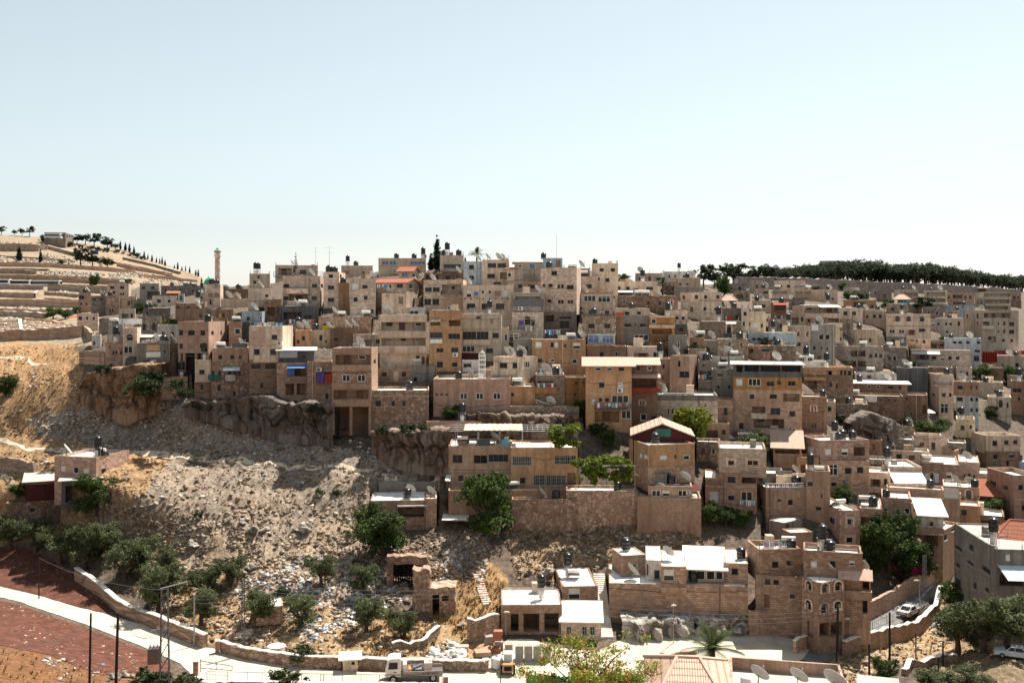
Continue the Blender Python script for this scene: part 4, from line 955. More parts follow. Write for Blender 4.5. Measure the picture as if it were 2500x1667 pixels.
apartment_building|broad cream house with three arched windows|2163 2272|766 822|pl:cream|ref=t9 dd=.2 below=.5|wa 781 8 11: 2191 2218 2251;ww 809 9 13: 2178;ww 809 9 13: 2201;o 2213 2235 805 818 1;w 806 7 14: 2251
stone_house|dark rubble storey under the broad cream house|2163 2213|822 848|ru:gstone|key=t9|w 832 8 7: 2180;ws 832 9 8: 2203
house|brown house beside the dark rubble storey|2213 2272|818 848|pl:pink||w 833 6 5: 2238;w 834 7 6: 2256;B 2213 2236 832 841 .6
stone_house|rubble house with low arched doorway|2160 2213|848 896|ru:gstone|k=.99|wa 876 8 8: 2184;w 875 6 5: 2172
house|narrow cream house with a white shutter|2272 2288|778 806|pl:cream||ws 791 8 9: 2278
house|tan stepped house with small square windows|2288 2352|776 822|pl:tan||w 791 6 5: 2291 2310 2321;wa 791 9 7: 2341;w 810 5 6: 2312 2319
apartment_building|large tan corner house with arched windows|2397 2487<2351|758 862|pl:tan|dep=10|o 2402 2466 764 776 1.5;wa 791 7 7: 2452;w 790 6 3: 2438;wa 810 7 7: 2452;w 809 6 3: 2438;w 791 9 11: 2470;w 810 9 11: 2470;o 2400 2416 785 796 1;o 2412 2432 821 836 1;B 2397 2420 795 802 .9;Swa 775 7 6: 2362;Swa 774 8 7: 2387;Swa 792 7 6: 2387;w 831 6 6: 2450 2470;s: 2375
house|long white house with small square windows|2306 2396|825 890|pl:bwhite|ph=.5|w 836 6 8: 2331 2344;w 836 6 8: 2363 2389;w 857 5 6: 2354;w 857 6 12: 2386;w 875 12 12: 2384
house|pinkish stone house with a wide white awning|2224 2370|854 895|st:pink||A 2225 2294 857 863 3 white;o 2235 2268 866 878 2;w 873 8 10: 2280;ws 874 8 8: 2301;w 874 8 8: 2319 2338;B 2240 2268 878 884 .8 bwhite
house|tan house with orange sun screens|2434 2530|868 915|pl:tan||w 891 6 5: 2448;w 891 10 8: 2483;G 2396 2434 858 884 2.5 red;w 905 6 8: 2470
house|red walled shelter beside the orange screens|2396 2510|855 875|pl:red|k=1.03|
house|tan house with two dark verandas up slope|2183 2242|707 735|pl:tan||o 2206 2216 714 722 1;o 2218 2240 715 723 1
apartment_building|block with three stacked balconies under the pines|2257 2312|709 752|pl:tan||o 2262 2308 713 723 1.4;o 2262 2308 728 737 1.4;B 2256 2312 723 728 1;B 2256 2312 738 743 1
apartment_building|house with paired arched windows under the pines|2312 2378|714 748|pl:tan||wa 727 5 7: 2316 2357 2369;w 724 8 7: 2330;w 724 8 13: 2342;w 740 6 5: 2330;w 740 5 14: 2342
apartment_building|long three banded block under the pines|2400 2468<2379|713 760|pl:tan|dep=10|o 2402 2466 716 724 1.4;B 2394 2468 725 730 1;o 2404 2464 732 741 1.4;B 2404 2464 741 746 1;o 2404 2460 748 756 1.4
house|turquoise house with a pink hipped roof|2183 2221|731 748|pl:turq|roof=hip rc=rosetile rise=1.8 dep=7|w 735 6 4: 2196 2202 2210
house|grey blue warehouse on the upper slope|2340 2381<2301|745 780|pl:bwhite|dep=9|w 749 4 6: 2350
house|ochre house in front of the warehouse|2308 2342|757 782|pl:ochre||w 765 4 4: 2318 2324 2334;t: 2384/1
church_tower|grey stone church block between the pines|2001 2049|637 692|st:grey|d=560 dep=14|wa 650 8 4: 2016 2026;n: 2044
house|pale tower house with a curved window bay|2292 2328<2265|914 1024|pl:pale|dep=7|w 964 9 9: 2304;w 964 8 6: 2320;ww 997 22 18: 2306;Sw 964 6 7: 2279;t: 2315 2325;R 2279 2320 930 940
house|brown upper storey with paired slits|2328 2390|932 962|pl:brown|ref=tb dd=.2 below=.3|w 946 9 12: 2344;w 946 9 4: 2371 2384
house|whitewashed house with dark windows stacked|2335 2389|959 1024|pl:bwhite|key=tb|w 974 9 14: 2343;w 1001 9 13: 2343;w 975 9 6: 2372 2385;w 1001 9 6: 2372 2385
stone_house|brown stone house with a white dome vent|2390 2449|933 970|st:rstone||w 955 7 5: 2430 2440;o 2450 2460 940 950
stone_house|stone house with a tall pointed window|2412 2469|968 1018|pl:tan||wa 988 14 10: 2443;wa 990 12 6: 2460
house|dark grey house with barred upper window|2469 2530|930 1010|pl:brown||w 953 10 20: 2483;w 974 9 6: 2488
house|small orange house above the ivy wall|2335 2381|1022 1064|pl:ochre|ph=.9 ref=ta dd=-.2 below=.3|w 1044 11 9: 2350;w 1042 9 5: 2370;w 1075 9 5: 2348
house|grey foot of the small orange house|2338 2373|1064 1094|pl:grey|k=.995 key=ta|w 1081 10 5: 2348
house|pale house with a sunlit hollow roof|2408 2491<2374|1063 1102|pl:cream|yr=1054 ph=.9 dep=9 ref=t8 dd=.1 below=.5|w 1082 12 11: 2429;w 1080 10 10: 2457;w 1078 10 10: 2479;w 1079 10 2: 2447
house|brown foot of the hollow roofed house|2408 2491<2374|1102 1150|pl:brown|k=.995 key=t8|w 1115 11 10: 2430;w 1112 11 12: 2470
house|low blue grey house with two tanks|2412 2530|1122 1152|pl:bwhite|dep=6|w 1128 5 22: 2438;t: 2470 2488;h: 2440
house|salmon plaster house with climbing ivy|2476 2540<2409|1160 1300|pl:pink|dep=9 ph=.8|Sw 1182 14 14: 2424;Sw 1190 10 10: 2455;w 1190 12 10: 2492;w 1240 14 10: 2500
villa|old villa with triple arched window|2341 2392|1130 1186|st:pale|dep=12 ph=.3|wa 1168 14 6: 2355 2378;wa 1167 17 8: 2366;c 2345 2390 1182 1186 .7;c 2340 2393 1127 1131 .15 white;s: 2360
villa|long villa wing with shuttered arched windows|2251 2341|1130 1190|st:pink|k=1.01 dep=12 ph=.3|wa 1165 15 9: 2275;G 2258 2268 1155 1178 .05 bwhite;G 2282 2292 1155 1178 .05 bwhite;ws 1160 14 14: 2318;h: 2240 2262;s: 2234;c 2250 2304 1127 1131 .15 white
house|pale house with a sloping white veranda roof|2160 2251<2128|1138 1200|pl:pale|dep=9|A 2168 2249 1150 1170 4 white;w 1178 16 60: 2215;Sw 1166 6 9: 2142;T: 2158
stone_house|stone garden terrace wall with red flowers|2165 2305|1188 1232|st:tan|k=.97 dep=4|w 1220 9 24: 2270;A 2240 2275 1208 1214 1 brown
house|garage with a big white roller shutter|2303 2343|1185 1232|pl:pale|k=.965|ws 1203 26 34: 2323;w 1219 8 34: 2323
stone_house|brown stone arch house under the villa|2343 2391|1188 1238|st:brown|k=.985|wa 1210 16 14: 2365;R 2345 2370 1222 1232
house|low lean house with bright orange roof|2393 2452|1209 1250|pl:brown|roof=shed rc=redtile rise=2.2 dep=5|w 1225 10 8: 2420
stone_house|pale block house with an orange kiosk behind|1755 1871|1093 1154|st:pale|yr=1076 ph=.5 ref=gf dd=.15 below=.5|wt 1130 12 15: 1785;wt 1130 12 25: 1838
stone_house|brown stone ground floors with dark loggia|1755 1848|1154 1232|st:rstone|k=.998 dep=7 key=gf|w 1171 15 18: 1786;o 1811 1847 1160 1180 2;A 1808 1850 1152 1158 1.2 brown;ww 1211 22 26: 1823;w 1215 11 14: 1785
house|grey side house with a white roller shutter|1722 1757|1160 1240|pl:tan|dep=6 ref=gf dd=.5|ws 1213 24 23: 1745;R 1722 1760 1170 1183;A 1722 1746 1150 1160 2 cream
shed|orange roof kiosk under a white sheet|1767 1806|1070 1093|pl:orange|dep=3 roof=slab rc=roofg k=1.02|o 1786 1793 1080 1092 .5
stone_house|long stone house with lowered white shutters|2002 2122<1957|1075 1124|st:pink|yr=1062 dep=11 ph=.5 ref=rb dd=.12 below=.5|ws 1103 15 15: 2022 2063;o 2084 2112 1091 1112 1.5;Sws 1099 16 13: 1979;T: 2038;t: 2048 2056 2081;c 2082 2123 1086 1090 .15 pink
stone_house|rough brown stone storey under the shuttered house|2002 2122<1957|1124 1200|st:tan|k=1.0 dep=11 key=rb|ww 1147 26 20: 2035;w 1138 6 12: 2016;w 1149 14 15: 2071;w 1147 14 14: 2100;w 1182 9 12: 2036
shed|lean shed with a faded pink roof|1888 1957|1092 1140|pl:tan|roof=shed rc=rosetile rise=2.2 dep=6 k=1.0|o 1892 1952 1094 1107 2
house|ochre balcony house hung with washing|1870 1968<1839|1190 1265|pl:tan+st:tan|z=1236 dep=6 rc=roofw key=ob|w 1221 6 9: 1903;w 1226 13 11: 1930;Sw 1225 13 9: 1856;R 1872 1962 1180 1193 -.2 steel
house|ochre upper box with hollow roof|1968 2027|1148 1262|pl:tan|dep=6 ph=1.0 ref=ob dd=.4|w 1181 10 12: 1978;w 1211 10 4: 2006;h: 2000;T: 1951/1
house|white washed back wall behind the washing|1895 1968|1160 1192|pl:cream|dep=3 ref=ob dd=4.5|w 1167 10 8: 1935;d 1180 20 6: 1950;c 1893 1935 1148 1156 .1 grey
house|long stone house with white edged roof|2050 2099<1971|1246 1332|st:pink|dep=12 ph=.25|wt 1274 15 12: 2075;wt 1318 14 16: 2075;Sw 1258 13 11: 1986;Sw 1270 13 13: 2030;Sw 1312 12 14: 2025;h: 2030
house|low wing with a fallen white sheet|2099 2154|1239 1340|st:pink|k=1.01 dep=9 ph=.25|o 2102 2150 1262 1284 1.5;h: 2080;t: 2132
stone_house|house with red curtains in a window row|2153 2225|1213 1290|st:pink|dep=8|ww 1248 15 13: 2161 2176 2192 2214;c 2153 2228 1262 1270 .5 grey;w 1285 12 16: 2205;t: 2130/1
house|white gabled house with blue arched windows|2250 2302<2238|1256 1295|pl:white|roof=shed rc=white rise=1.2 dep=7 ov=.7 ref=tg dd=.3 below=.6|wa 1281 8 10: 2274;c 2245 2304 1288 1298 .8 tan
house|tall tan house under the white gabled house|2250 2302>2340|1296 1410|pl:tan|k=.992 dep=8 key=tg|o 2253 2290 1305 1330 1;Sw 1312 12 7: 2308;Sw 1290 12 7: 2326;Sw 1275 12 6: 2312;w 1350 14 10: 2275
house|rear terrace house with white table|2225 2252|1228 1300|pl:cream|k=1.01 dep=7|w 1245 8 10: 2236
house|big shadowed grey house with red tiled roof|2432 2560<2331|1340 1500|pl:grey|dep=16 ph=.2 rc=roofg d=128|Sw 1338 9 16: 2340;Sw 1336 14 11: 2371;Sw 1379 9 10: 2338;Sw 1374 7 15: 2369;Sw 1391 12 18: 2408;Sw 1425 24 12: 2339;Sw 1429 15 8: 2380;Sw 1439 10 9: 2410;Sw 1453 18 20: 2457;o 2440 2500 1400 1430 2;A 2436 2520 1380 1400 3.5 bwhite;T: 2385
house|red tiled hip roof room on the grey house|2420 2560|1338 1362|pl:grey|d=134 dep=9 roof=hip rc=redtile rise=3.2 ov=.8 below=1|w 1346 14 16: 2445 2465 2485
'''
HOUSES2 = '''
house|long ochre house half with barred windows|1247 1410|1092 1195|pl:ochre|dep=9 rc=roofw ph=.3|wg 1125 20 42: 1274;wg 1122 20 47: 1380;wg 1172 23 26: 1317;wg 1172 23 45: 1358;w 1173 14 12: 1276;d 1171 32 20: 1396
house|long ochre house half under the pink pergola|1095 1247|1088 1200|pl:tan|dep=9 rc=roofw ph=.3 k=1.01|w 1120 19 22: 1117;w 1121 19 30: 1173;w 1118 17 44: 1217;w 1167 14 12: 1125;w 1163 12 16: 1175;w 1169 17 30: 1217
stone_wall|plaster foot wall under the long ochre house|1095 1410|1197 1245|pl:tan|k=.995 dep=3|
stone_wall|rubble retaining wall below the ochre house|1250 1405|1218 1272|ru:rstone|dep=2 k=.99|
stone_wall|tall dotted rubble wall under the vine arbour|1382 1558|1197 1280|ru:rstone|dep=5|
stone_wall|blank grey concrete retaining wall|1556 1712|1212 1284|co:tan|dep=6 d=147 key=cw|
house|yellow house with green gable behind|1582 1696<1535|1086 1140|pl:ochre|dep=8 ph=.3 below=1 ref=sg dd=.1|ws 1117 10 17: 1620;w 1114 9 5: 1649;ww 1117 11 15: 1677;Sws 1115 10 8: 1576;Sws 1112 10 6: 1564
stone_house|stone storey with long grilles under the yellow house|1582 1696<1535|1140 1185|st:rstone|dep=8 below=1 ref=cw dd=2.2 key=sg|wg 1158 20 36: 1618;wg 1159 20 50: 1666;A 1582 1700 1180 1194 1.6 maroon
house|strip of white windows under a maroon canopy|1582 1690|1185 1216|pl:tan|dep=5 ref=cw dd=.4|ww 1204 15 20: 1602;ws 1204 14 16: 1626;d 1204 15 8: 1640;ww 1204 15 20: 1666;ww 1204 14 6: 1682
house|maroon gabled loft with green panel|1545 1690|1062 1090|pl:maroon|roof=front rc=rosetile rise=1.9 dep=9 ov=.4 ref=cw dd=8|G 1600 1638 1046 1066 .1 dgreen;w 1083 10 10: 1555
stone_house|flat stone house by the pine with pale roof|904 1040|1222 1292|st:pink|yr=1199 ph=.15 rc=white|o 971 1035 1236 1262 2.2;c 970 1044 1232 1235 .6 white
stone_house|narrow stone end bay of the pine house|1040 1066|1217 1285|st:rstone|dep=6 k=1.0|
stone_wall|grey parapet wall behind the pine house|925 1070|1176 1200|co:grey|dep=.6 k=1.015|
house|brown pink house with three white windows|1058 1246|925 1012|pl:pink|dep=10 rc=roofg|ww 967 15 17: 1132 1171 1213;w 963 5 6: 1066 1078 1091;w 982 3 3: 1062
house|yellow annex of the brown pink house|1246 1307|943 992|pl:ochre|dep=8|w 963 8 7: 1251 1258;o 1247 1263 928 942
stone_house|stone house with an orange plastered balcony|1308 1379|915 992|st:stone|dep=8|o 1312 1350 930 944 1.4;B 1309 1358 944 957 .9 orange;w 967 8 6: 1339;wa 980 10 10: 1343
house|orange walled house beside the stone house|1380 1430|922 1002|pl:orange|k=1.005|w 936 8 7: 1408;w 963 8 6: 1404;c 1380 1430 919 922 .3 white;d 930 14 5: 1425
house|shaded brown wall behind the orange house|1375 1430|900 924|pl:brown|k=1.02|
stone_wall|irregular stone wall above the rock garden|1246 1414|992 1020|ru:stone|dep=1.5|
stone_wall|low smooth stone wall beside the bastion|1041 1187|1028 1052|st:tan|dep=1.2|
stone_house|small stone garage with three dark openings|1223 1372|1476 1545|st:tan|yr=1437 ph=.12 rc=white dep=7 k=1.0|o 1247 1266 1498 1540 3;o 1278 1317 1497 1543 3;o 1329 1365 1496 1542 3
house|small stone house with white shutter and tank|1372 1460<1356|1431 1490|st:rstone|yr=1384 ph=.15 rc=white dep=8|ws 1447 30 26: 1402;ww 1452 22 26: 1430;c 1372 1462 1463 1465 .1;T: 1386/5;h: 1400/4
stone_house|stone lean to with a pale blue roof|1370 1468|1516 1556|st:pale|roof=shed rc=roofw rise=1.7 dep=3 ov=.3|wg 1539 18 11: 1389 1427 1446
stone_house|massive honey stone house wall above the street|1487 1826|1422 1516|st:tan|dep=10 ph=.1 rc=white key=honey|D 1430 1500 .05 dgrey: 1757;c 1614 1676 1432 1446 .25 tan
stone_house|brown stone roof room with barred window|1518 1576<1494|1356 1410|st:tan|yr=1337 ph=.12 rc=white dep=7 below=3 ref=honey dd=3.2|wg 1385 15 10: 1550
house|white plastered roof room beside the stone room|1577 1614|1366 1424|pl:white|dep=8 ph=.12 ref=honey dd=1.2|w 1402 20 12: 1604;d 1390 26 6: 1580
house|shuttered bay with wide white roller blinds|1614 1676|1381 1434|st:tan|dep=9 ph=.1 rc=white below=2 ref=honey dd=-.35|ws 1404 26 24: 1633;ws 1403 26 24: 1658;s: 1630/3
house|glazed veranda under a sloping white roof|1676 1768|1386 1424|st:tan|dep=9 roof=shed rc=white ov=.5 below=2 ref=honey dd=.25 rise=.75|ww 1402 26 20: 1688 1711 1735 1758
stone_house|stone end room with a dark square window|1768 1826|1373 1424|st:tan|dep=8 ph=.12 rc=white below=2 ref=honey dd=.2|w 1395 15 15: 1794
stone_house|long stone house with crowded washing roof|1852 1955<1825|1340 1402|st:rstone|yr=1318 dep=11 ph=.7 ref=low dd=.12 below=1|w 1378 15 15: 1893;w 1374 11 10: 1926;t: 1935;h: 1945
stone_house|stone house wing with a small walled balcony roof|1962 2106|1342 1404|st:rstone|yr=1322 dep=11 ph=.7 ref=bay dd=3.6 below=6|ws 1378 15 14: 1987;w 1377 15 13: 2033;ws 1374 12 13: 2080;T: 2008;t: 2026
stone_house|tan stone lower house with a dark door|1845 1958|1402 1482|st:tan|dep=8 ref=bay dd=6.0 key=low|w 1420 13 13: 1874 1895;w 1411 5 12: 1926 1938;d 1466 30 12: 1872;w 1455 9 12: 1935
stone_house|projecting stone bay with arched windows|1999 2062<1958|1422 1580|st:rstone|yr=1405 dep=7 ph=.12 rc=white d=122.5 key=bay|wa 1440 16 15: 2014;wa 1435 15 15: 2046;wa 1489 17 15: 2012;wa 1483 16 15: 2044;o 1999 2024 1520 1552 2;o 2028 2056 1518 1552 2;Swa 1434 16 12: 1976;Swa 1481 17 12: 1975;Sd 1535 34 14: 1978
house|balcony house with a striped tile awning|2062 2126|1408 1500|pl:tan|dep=6 ph=.1 ref=bay dd=2.6|o 2066 2122 1414 1438 2.5;A 2046 2130 1388 1408 1.5 rosetile;B 2062 2126 1438 1456 .8;o 2066 2118 1462 1495 2.5
shed|small concrete shed with a pale lid|1914 1959<1878|1276 1320|co:gstone|yr=1267 dep=4 ph=.1|d 1290 22 8: 1922
shed|stained concrete stair hut behind the tanks|1929 1984<1909|1300 1345|co:tan|yr=1290 dep=5 ph=.15 k=.985|
shed|grey concrete tank room on the washing roof|1862 1900|1306 1336|co:gstone|k=1.03 dep=3|
stone_house|pink stone house alone on the barren slope|133 235>315|1116 1175|st:pink|dep=9 ph=.5 below=4|ws 1144 13 12: 154;ws 1150 13 13: 210;Sw 1150 12 10: 253;Sdw 1152 22 8: 279;Sw 1144 12 12: 298;s: 163;t: 248;T: 273;h: 288
shed|dark brown shed below the lone house|62 160|1176 1232|pl:maroon|dep=6 roof=shed rc=roofg rise=.5|c 62 160 1178 1180 .2 brown
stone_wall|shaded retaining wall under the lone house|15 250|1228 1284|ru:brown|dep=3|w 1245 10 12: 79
'''
NAMES = {}
for _l in (HOUSES+HOUSES2).strip().split('\n'):
    if _l.strip():
        if 'ref=' in _l: continue
        try: building(_l)
        except Exception as e: print('BUILDING FAILED', _l[:70], repr(e))
_todo = [q for q in (HOUSES+HOUSES2).strip().split('\n') if 'ref=' in q]
while _todo:
    _ok = [q for q in _todo if q.split('ref=')[1].split()[0].split('|')[0] in KEYS]
    for _l in _ok: building(_l)
    _todo = [q for q in _todo if q not in _ok]
    if not _ok: print('UNRESOLVED', _todo); break

# small houses wedged into the gaps of the crowded slope
def fillers():
    r = random.Random(21); cov = np.zeros((1667, 2500), bool); used = set(); hosts = list(HOSTS.values())
    for h in hosts: cov[int(max(0, h['yt'])):int(h['yb']), int(max(0, h['x0'])):int(min(2500, h['x1']))] = True
    V1 = [(250,775),(420,725),(560,735),(900,690),(1500,705),(1700,722),(2100,748),(2500,775),(2500,1000),(2240,1000),(2200,970),(1960,890),(1780,950),(1600,960),(1430,930),(1250,900),(1050,880),(900,870),(620,860),(440,850),(260,830)]
    V2 = [(1720,1010),(1900,1075),(2240,1110),(2500,1130),(2500,1300),(2340,1290),(2100,1225),(1900,1270),(1725,1170)]
    V3 = [(1790,712),(2480,735),(2480,800),(1790,730)]
    V4 = [(1420,960),(1600,960),(1790,1000),(1790,1060),(1700,1060),(1540,1040),(1440,1060)]
    ad = ['low', 'narrow', 'squat', 'small', 'plain', 'old', 'worn', 'shabby', 'bare', 'boxy']; n = 0
    for t in range(16000):
        V = V1 if t % 4 < 2 else V2 if t % 4 == 2 else (V3 if t % 8 == 3 else V4); x0, x1 = min(p[0] for p in V), max(p[0] for p in V); y0, y1 = min(p[1] for p in V), max(p[1] for p in V)
        x, y = r.uniform(x0, x1), r.uniform(y0, y1)
        if not inpoly(np.array([x]), np.array([y]), V)[0]: continue
        d = float(D(x, y)); w = r.uniform(3.5, 7.5)*F/d; h = r.uniform(2.6, 4.6)*F/d
        a, b, c_, e = int(x-w/2), int(x+w/2), int(y-h), int(y)
        if a < 0 or b >= 2500: continue
        if cov[c_:e, a:b].mean() > (.2 if t < 5000 else .38): continue
        nb = min((q for q in hosts if q['label'] not in used and len(q['label'].split()) < 10), key=lambda q: abs((q['x0']+q['x1'])/2-x)+1.5*abs(HZ+(CZ-q['z0']-3.5)*F/q['d']-y)); used.add(nb['label'])
        k, nm, wd = r.choice([('ru:brown', 'stone_house', 'brown rubble'), ('ru:gstone', 'stone_house', 'grey rubble'), ('pl:brown', 'house', 'brown plaster'), ('pl:tan', 'house', 'tan plaster'), ('co:grey', 'house', 'grey concrete'), ('st:rstone', 'stone_house', 'pinkish stone'), ('ru:stone', 'stone_house', 'pale rubble'), ('pl:pale', 'house', 'pale plaster'), ('pl:ochre', 'house', 'ochre plaster')])
        ws = ';'.join(f'{r.choice(["w","w","ww","d"])} {y-h*.5:.1f} {h*.3:.1f} {w*.14:.1f}: {x+w*q:.1f}' for q in ((-.22, .2) if r.random() < .6 else (.05,)))
        if r.random() < .3: ws = f'o {x-w*.32:.1f} {x+w*.1:.1f} {y-h*.62:.1f} {y-h*.22:.1f} 1.4;'+f'w {y-h*.5:.1f} {h*.28:.1f} {w*.13:.1f}: {x+w*.3:.1f}'
        building(f'{nm}|{ad[n % 10]} {wd} house beside the {nb["label"]}|{x-w/2:.1f} {x+w/2:.1f}|{y-h:.1f} {y:.1f}|{k}|dep={r.uniform(4,7):.1f} cat=house|{ws}')
        cov[c_:e+6, a:b] = True; n += 1; HOSTS[list(HOSTS)[-1]]['wedged'] = True
        if n > 120: break
    print('fillers', n)
fillers()
# ---------------------------------------------------------------- ground
def carve():
    global HG
    for C0, a, ln, dep, zb in CARVE:
        ca, sa = math.cos(a), math.sin(a)
        dx = XG-C0.x; dy = YG-C0.y; lx = dx*ca+dy*sa; ly = -dx*sa+dy*ca
        m = (lx > -.3) & (lx < ln+.3) & (ly > -3.2) & (ly < dep+.3)
        HG = np.where(m, np.minimum(HG, zb-.15+.06*np.minimum(ly, 0)), HG)
def ground():
    carve()
    nu, nd = HG.shape
    V = np.c_[XG.ravel(), YG.ravel(), HG.ravel()]
    i, j = np.meshgrid(np.arange(nu-1), np.arange(nd-1), indexing='ij')
    a = (i*nd+j).ravel(); Q = np.c_[a, a+nd, a+nd+1, a+1]
    px = PXG+(fbm(XG*.3, YG*.3, 3, 21)-.5)*26; py = PYG+(fbm(XG*.3, YG*.3, 3, 31)-.5)*16
    C = np.zeros((nu, nd, 3)); C[:] = (.19, .145, .11)
    def reg(poly, col, m=1.0):
        k = inpoly(px, py, poly)
        C[k] = C[k]*(1-m)+np.array(col)*m
    reg([(-560,500),(520,500),(520,700),(330,700),(250,760),(230,840),(-560,860)], (.50, .39, .27))
    reg([(-560,835),(60,835),(190,845),(215,985),(330,1010),(300,1100),(0,1070),(-560,1050)], (.52, .32, .16))
    reg([(-560,1050),(0,1070),(300,1080),(420,1120),(420,1180),(300,1270),(240,1300),(0,1330),(-560,1200)], (.50, .32, .17))
    reg([(60,1020),(330,960),(420,985),(700,1060),(930,1120),(1050,1140),(1050,1180),(900,1175),(700,1150),(420,1110),(200,1080),(100,1060)], (.44, .375, .32))
    reg([(420,1120),(700,1150),(1000,1180),(905,1230),(900,1300),(640,1400),(400,1250),(300,1270)], (.43, .35, .275))
    reg([(250,1260),(420,1250),(560,1290),(640,1330),(880,1260),(900,1350),(700,1420),(450,1400),(330,1330),(240,1310)], (.52, .41, .30))
    reg([(600,1400),(780,1350),(880,1390),(860,1520),(720,1500),(560,1450)], (.56, .45, .36))
    reg([(380,1420),(560,1400),(760,1480),(1000,1500),(1240,1560),(1160,1640),(860,1640),(560,1590),(420,1520),(330,1440)], (.52, .36, .20))
    reg([(1060,1380),(1160,1340),(1240,1420),(1240,1520),(1130,1560),(1040,1480)], (.48, .30, .14))
    reg([(1060,1300),(1150,1290),(1200,1330),(1180,1420),(1080,1380)], (.46, .40, .35))
    reg([(1230,1300),(1420,1260),(1700,1290),(1730,1350),(1480,1380),(1380,1420),(1260,1410)], (.47, .34, .22))
    reg([(2000,1620),(2120,1560),(2260,1500),(2330,1440),(2400,1540),(2340,1620),(2200,1620),(2100,1700),(1980,1700)], (.54, .39, .23))
    reg([(2300,1400),(2600,1400),(2600,1700),(2200,1700),(2330,1600)], (.34, .25, .15))
    reg([(-560,1500),(0,1560),(120,1590),(250,1640),(330,1640),(480,1660),(1100,1670),(1300,1667),(1300,1900),(-560,1900)], (.27, .13, .055))
    near = YG < 84
    C[near] = (.42, .32, .2)
    me_o = np_mesh('ground', V, Q, ground_mat(), True)
    at = me_o.data.color_attributes.new('soil', 'FLOAT_COLOR', 'POINT')
    at.data.foreach_set('color', np.c_[C.reshape(-1, 3)*.68, np.ones(nu*nd)].astype(np.float32).ravel())
    tag(me_o, 'dry stony hillside of the valley', None, None, 'structure')
    # the slope the camera stands on, and the plain behind it
    xs = np.linspace(-700, 700, 60); ys = np.concatenate([np.linspace(-600, -20, 12), np.linspace(-10, 14, 7)])
    X, Y = np.meshgrid(xs, ys, indexing='ij'); Z = np.where(Y < 0, 56.5, 56.5-Y*.5)-.3
    Z = Z+np.clip(np.abs(X)-25, 0, 200)*.02-.6
    V = np.c_[X.ravel(), Y.ravel(), Z.ravel()]; n2 = len(ys)
    i, j = np.meshgrid(np.arange(len(xs)-1), np.arange(n2-1), indexing='ij'); a = (i*n2+j).ravel()
    o = np_mesh('near_hill', V, np.c_[a, a+n2, a+n2+1, a+1], plain_ground('near_soil', (.20, .15, .10)), True)
    tag(o, 'dry near hill the view is taken from', None, None, 'structure')
def ground_mat():
    m, nt, b, N, L, val, math_, mix, ramp = node_mat('soil')
    at = N('Attribute', attribute_name='soil'); tc = N('TexCoord')
    def nz(s, det=5, ro=.6, dist=0):
        n = N('TexNoise'); n.inputs['Scale'].default_value = s; n.inputs['Detail'].default_value = det; n.inputs['Roughness'].default_value = ro; n.inputs['Distortion'].default_value = dist
        L(tc.outputs['Object'], n.inputs['Vector']); return n.outputs[0]
    a, c, e = nz(.11, 6, .62), nz(.8, 6, .7), nz(5, 3, .7)
    A = at.outputs['Color']
    def tint(r, g, bl): return mix(1.0, A, (r, g, bl, 1), 'MULTIPLY')
    q = mix(math_('MULTIPLY', ramp(c, (.44, 0.0), (.64, 1.0)), .7), A, tint(1.12, .82, .55))          # dry weeds
    q = mix(ramp(a, (.40, 0.0), (.60, 1.0)), q, mix(ramp(c, (.40, 0.0), (.60, 1.0)), A, tint(.62, .64, .68)))
    vo = N('TexVoronoi'); vo.inputs['Scale'].default_value = 2.3; L(tc.outputs['Object'], vo.inputs['Vector'])
    cs = N('SeparateXYZ'); L(vo.outputs['Color'], cs.inputs[0])
    q = mix(math_('MULTIPLY', ramp(cs.outputs[0], (.70, 0.0), (.74, 1.0)), .45), q, tint(1.45, 1.5, 1.55))
    q = mix(math_('MULTIPLY', ramp(cs.outputs[1], (.76, 0.0), (.80, 1.0)), .6), q, tint(.35, .30, .27))  # dark cells: shadows of small stones put into the soil colour
    q = mix(math_('MULTIPLY', ramp(e, (.45, 0.0), (.62, 1.0)), .5), q, tint(.48, .42, .38))
    L(q, b.inputs['Base Color'])
    bu = N('Bump'); bu.inputs['Strength'].default_value = 1.0; bu.inputs['Distance'].default_value = .35
    L(math_('ADD', c, math_('MULTIPLY', cs.outputs[0], .35)), bu.inputs['Height']); L(bu.outputs[0], b.inputs['Normal'])
    return m
def plain_ground(name, c, sc=.7, lo=.75, hi=1.15, bump=.3, spot=None):
    if name in MATS: return MATS[name]
    m, nt, b, N, L, val, math_, mix, ramp = node_mat(name); MATS[name] = m
    tc = N('TexCoord'); n = N('TexNoise'); n.inputs['Scale'].default_value = sc; n.inputs['Detail'].default_value = 7; n.inputs['Roughness'].default_value = .65; L(tc.outputs['Object'], n.inputs['Vector'])
    q = mix(ramp(n.outputs[0], (.3, 0.0), (.7, 1.0)), c4(c, lo), c4(c, hi))
    if spot:
        vo = N('TexVoronoi'); vo.inputs['Scale'].default_value = spot[1]; L(tc.outputs['Object'], vo.inputs['Vector']); cs = N('SeparateXYZ'); L(vo.outputs['Color'], cs.inputs[0])
        q = mix(ramp(cs.outputs[0], (spot[2], 0.0), (spot[2]+.03, 1.0)), q, (*spot[0], 1))
    L(q, b.inputs['Base Color'])
    if bump:
        bu = N('Bump'); bu.inputs['Strength'].default_value = bump; bu.inputs['Distance'].default_value = .15; L(n.outputs[0], bu.inputs['Height']); L(bu.outputs[0], b.inputs['Normal'])
    return m
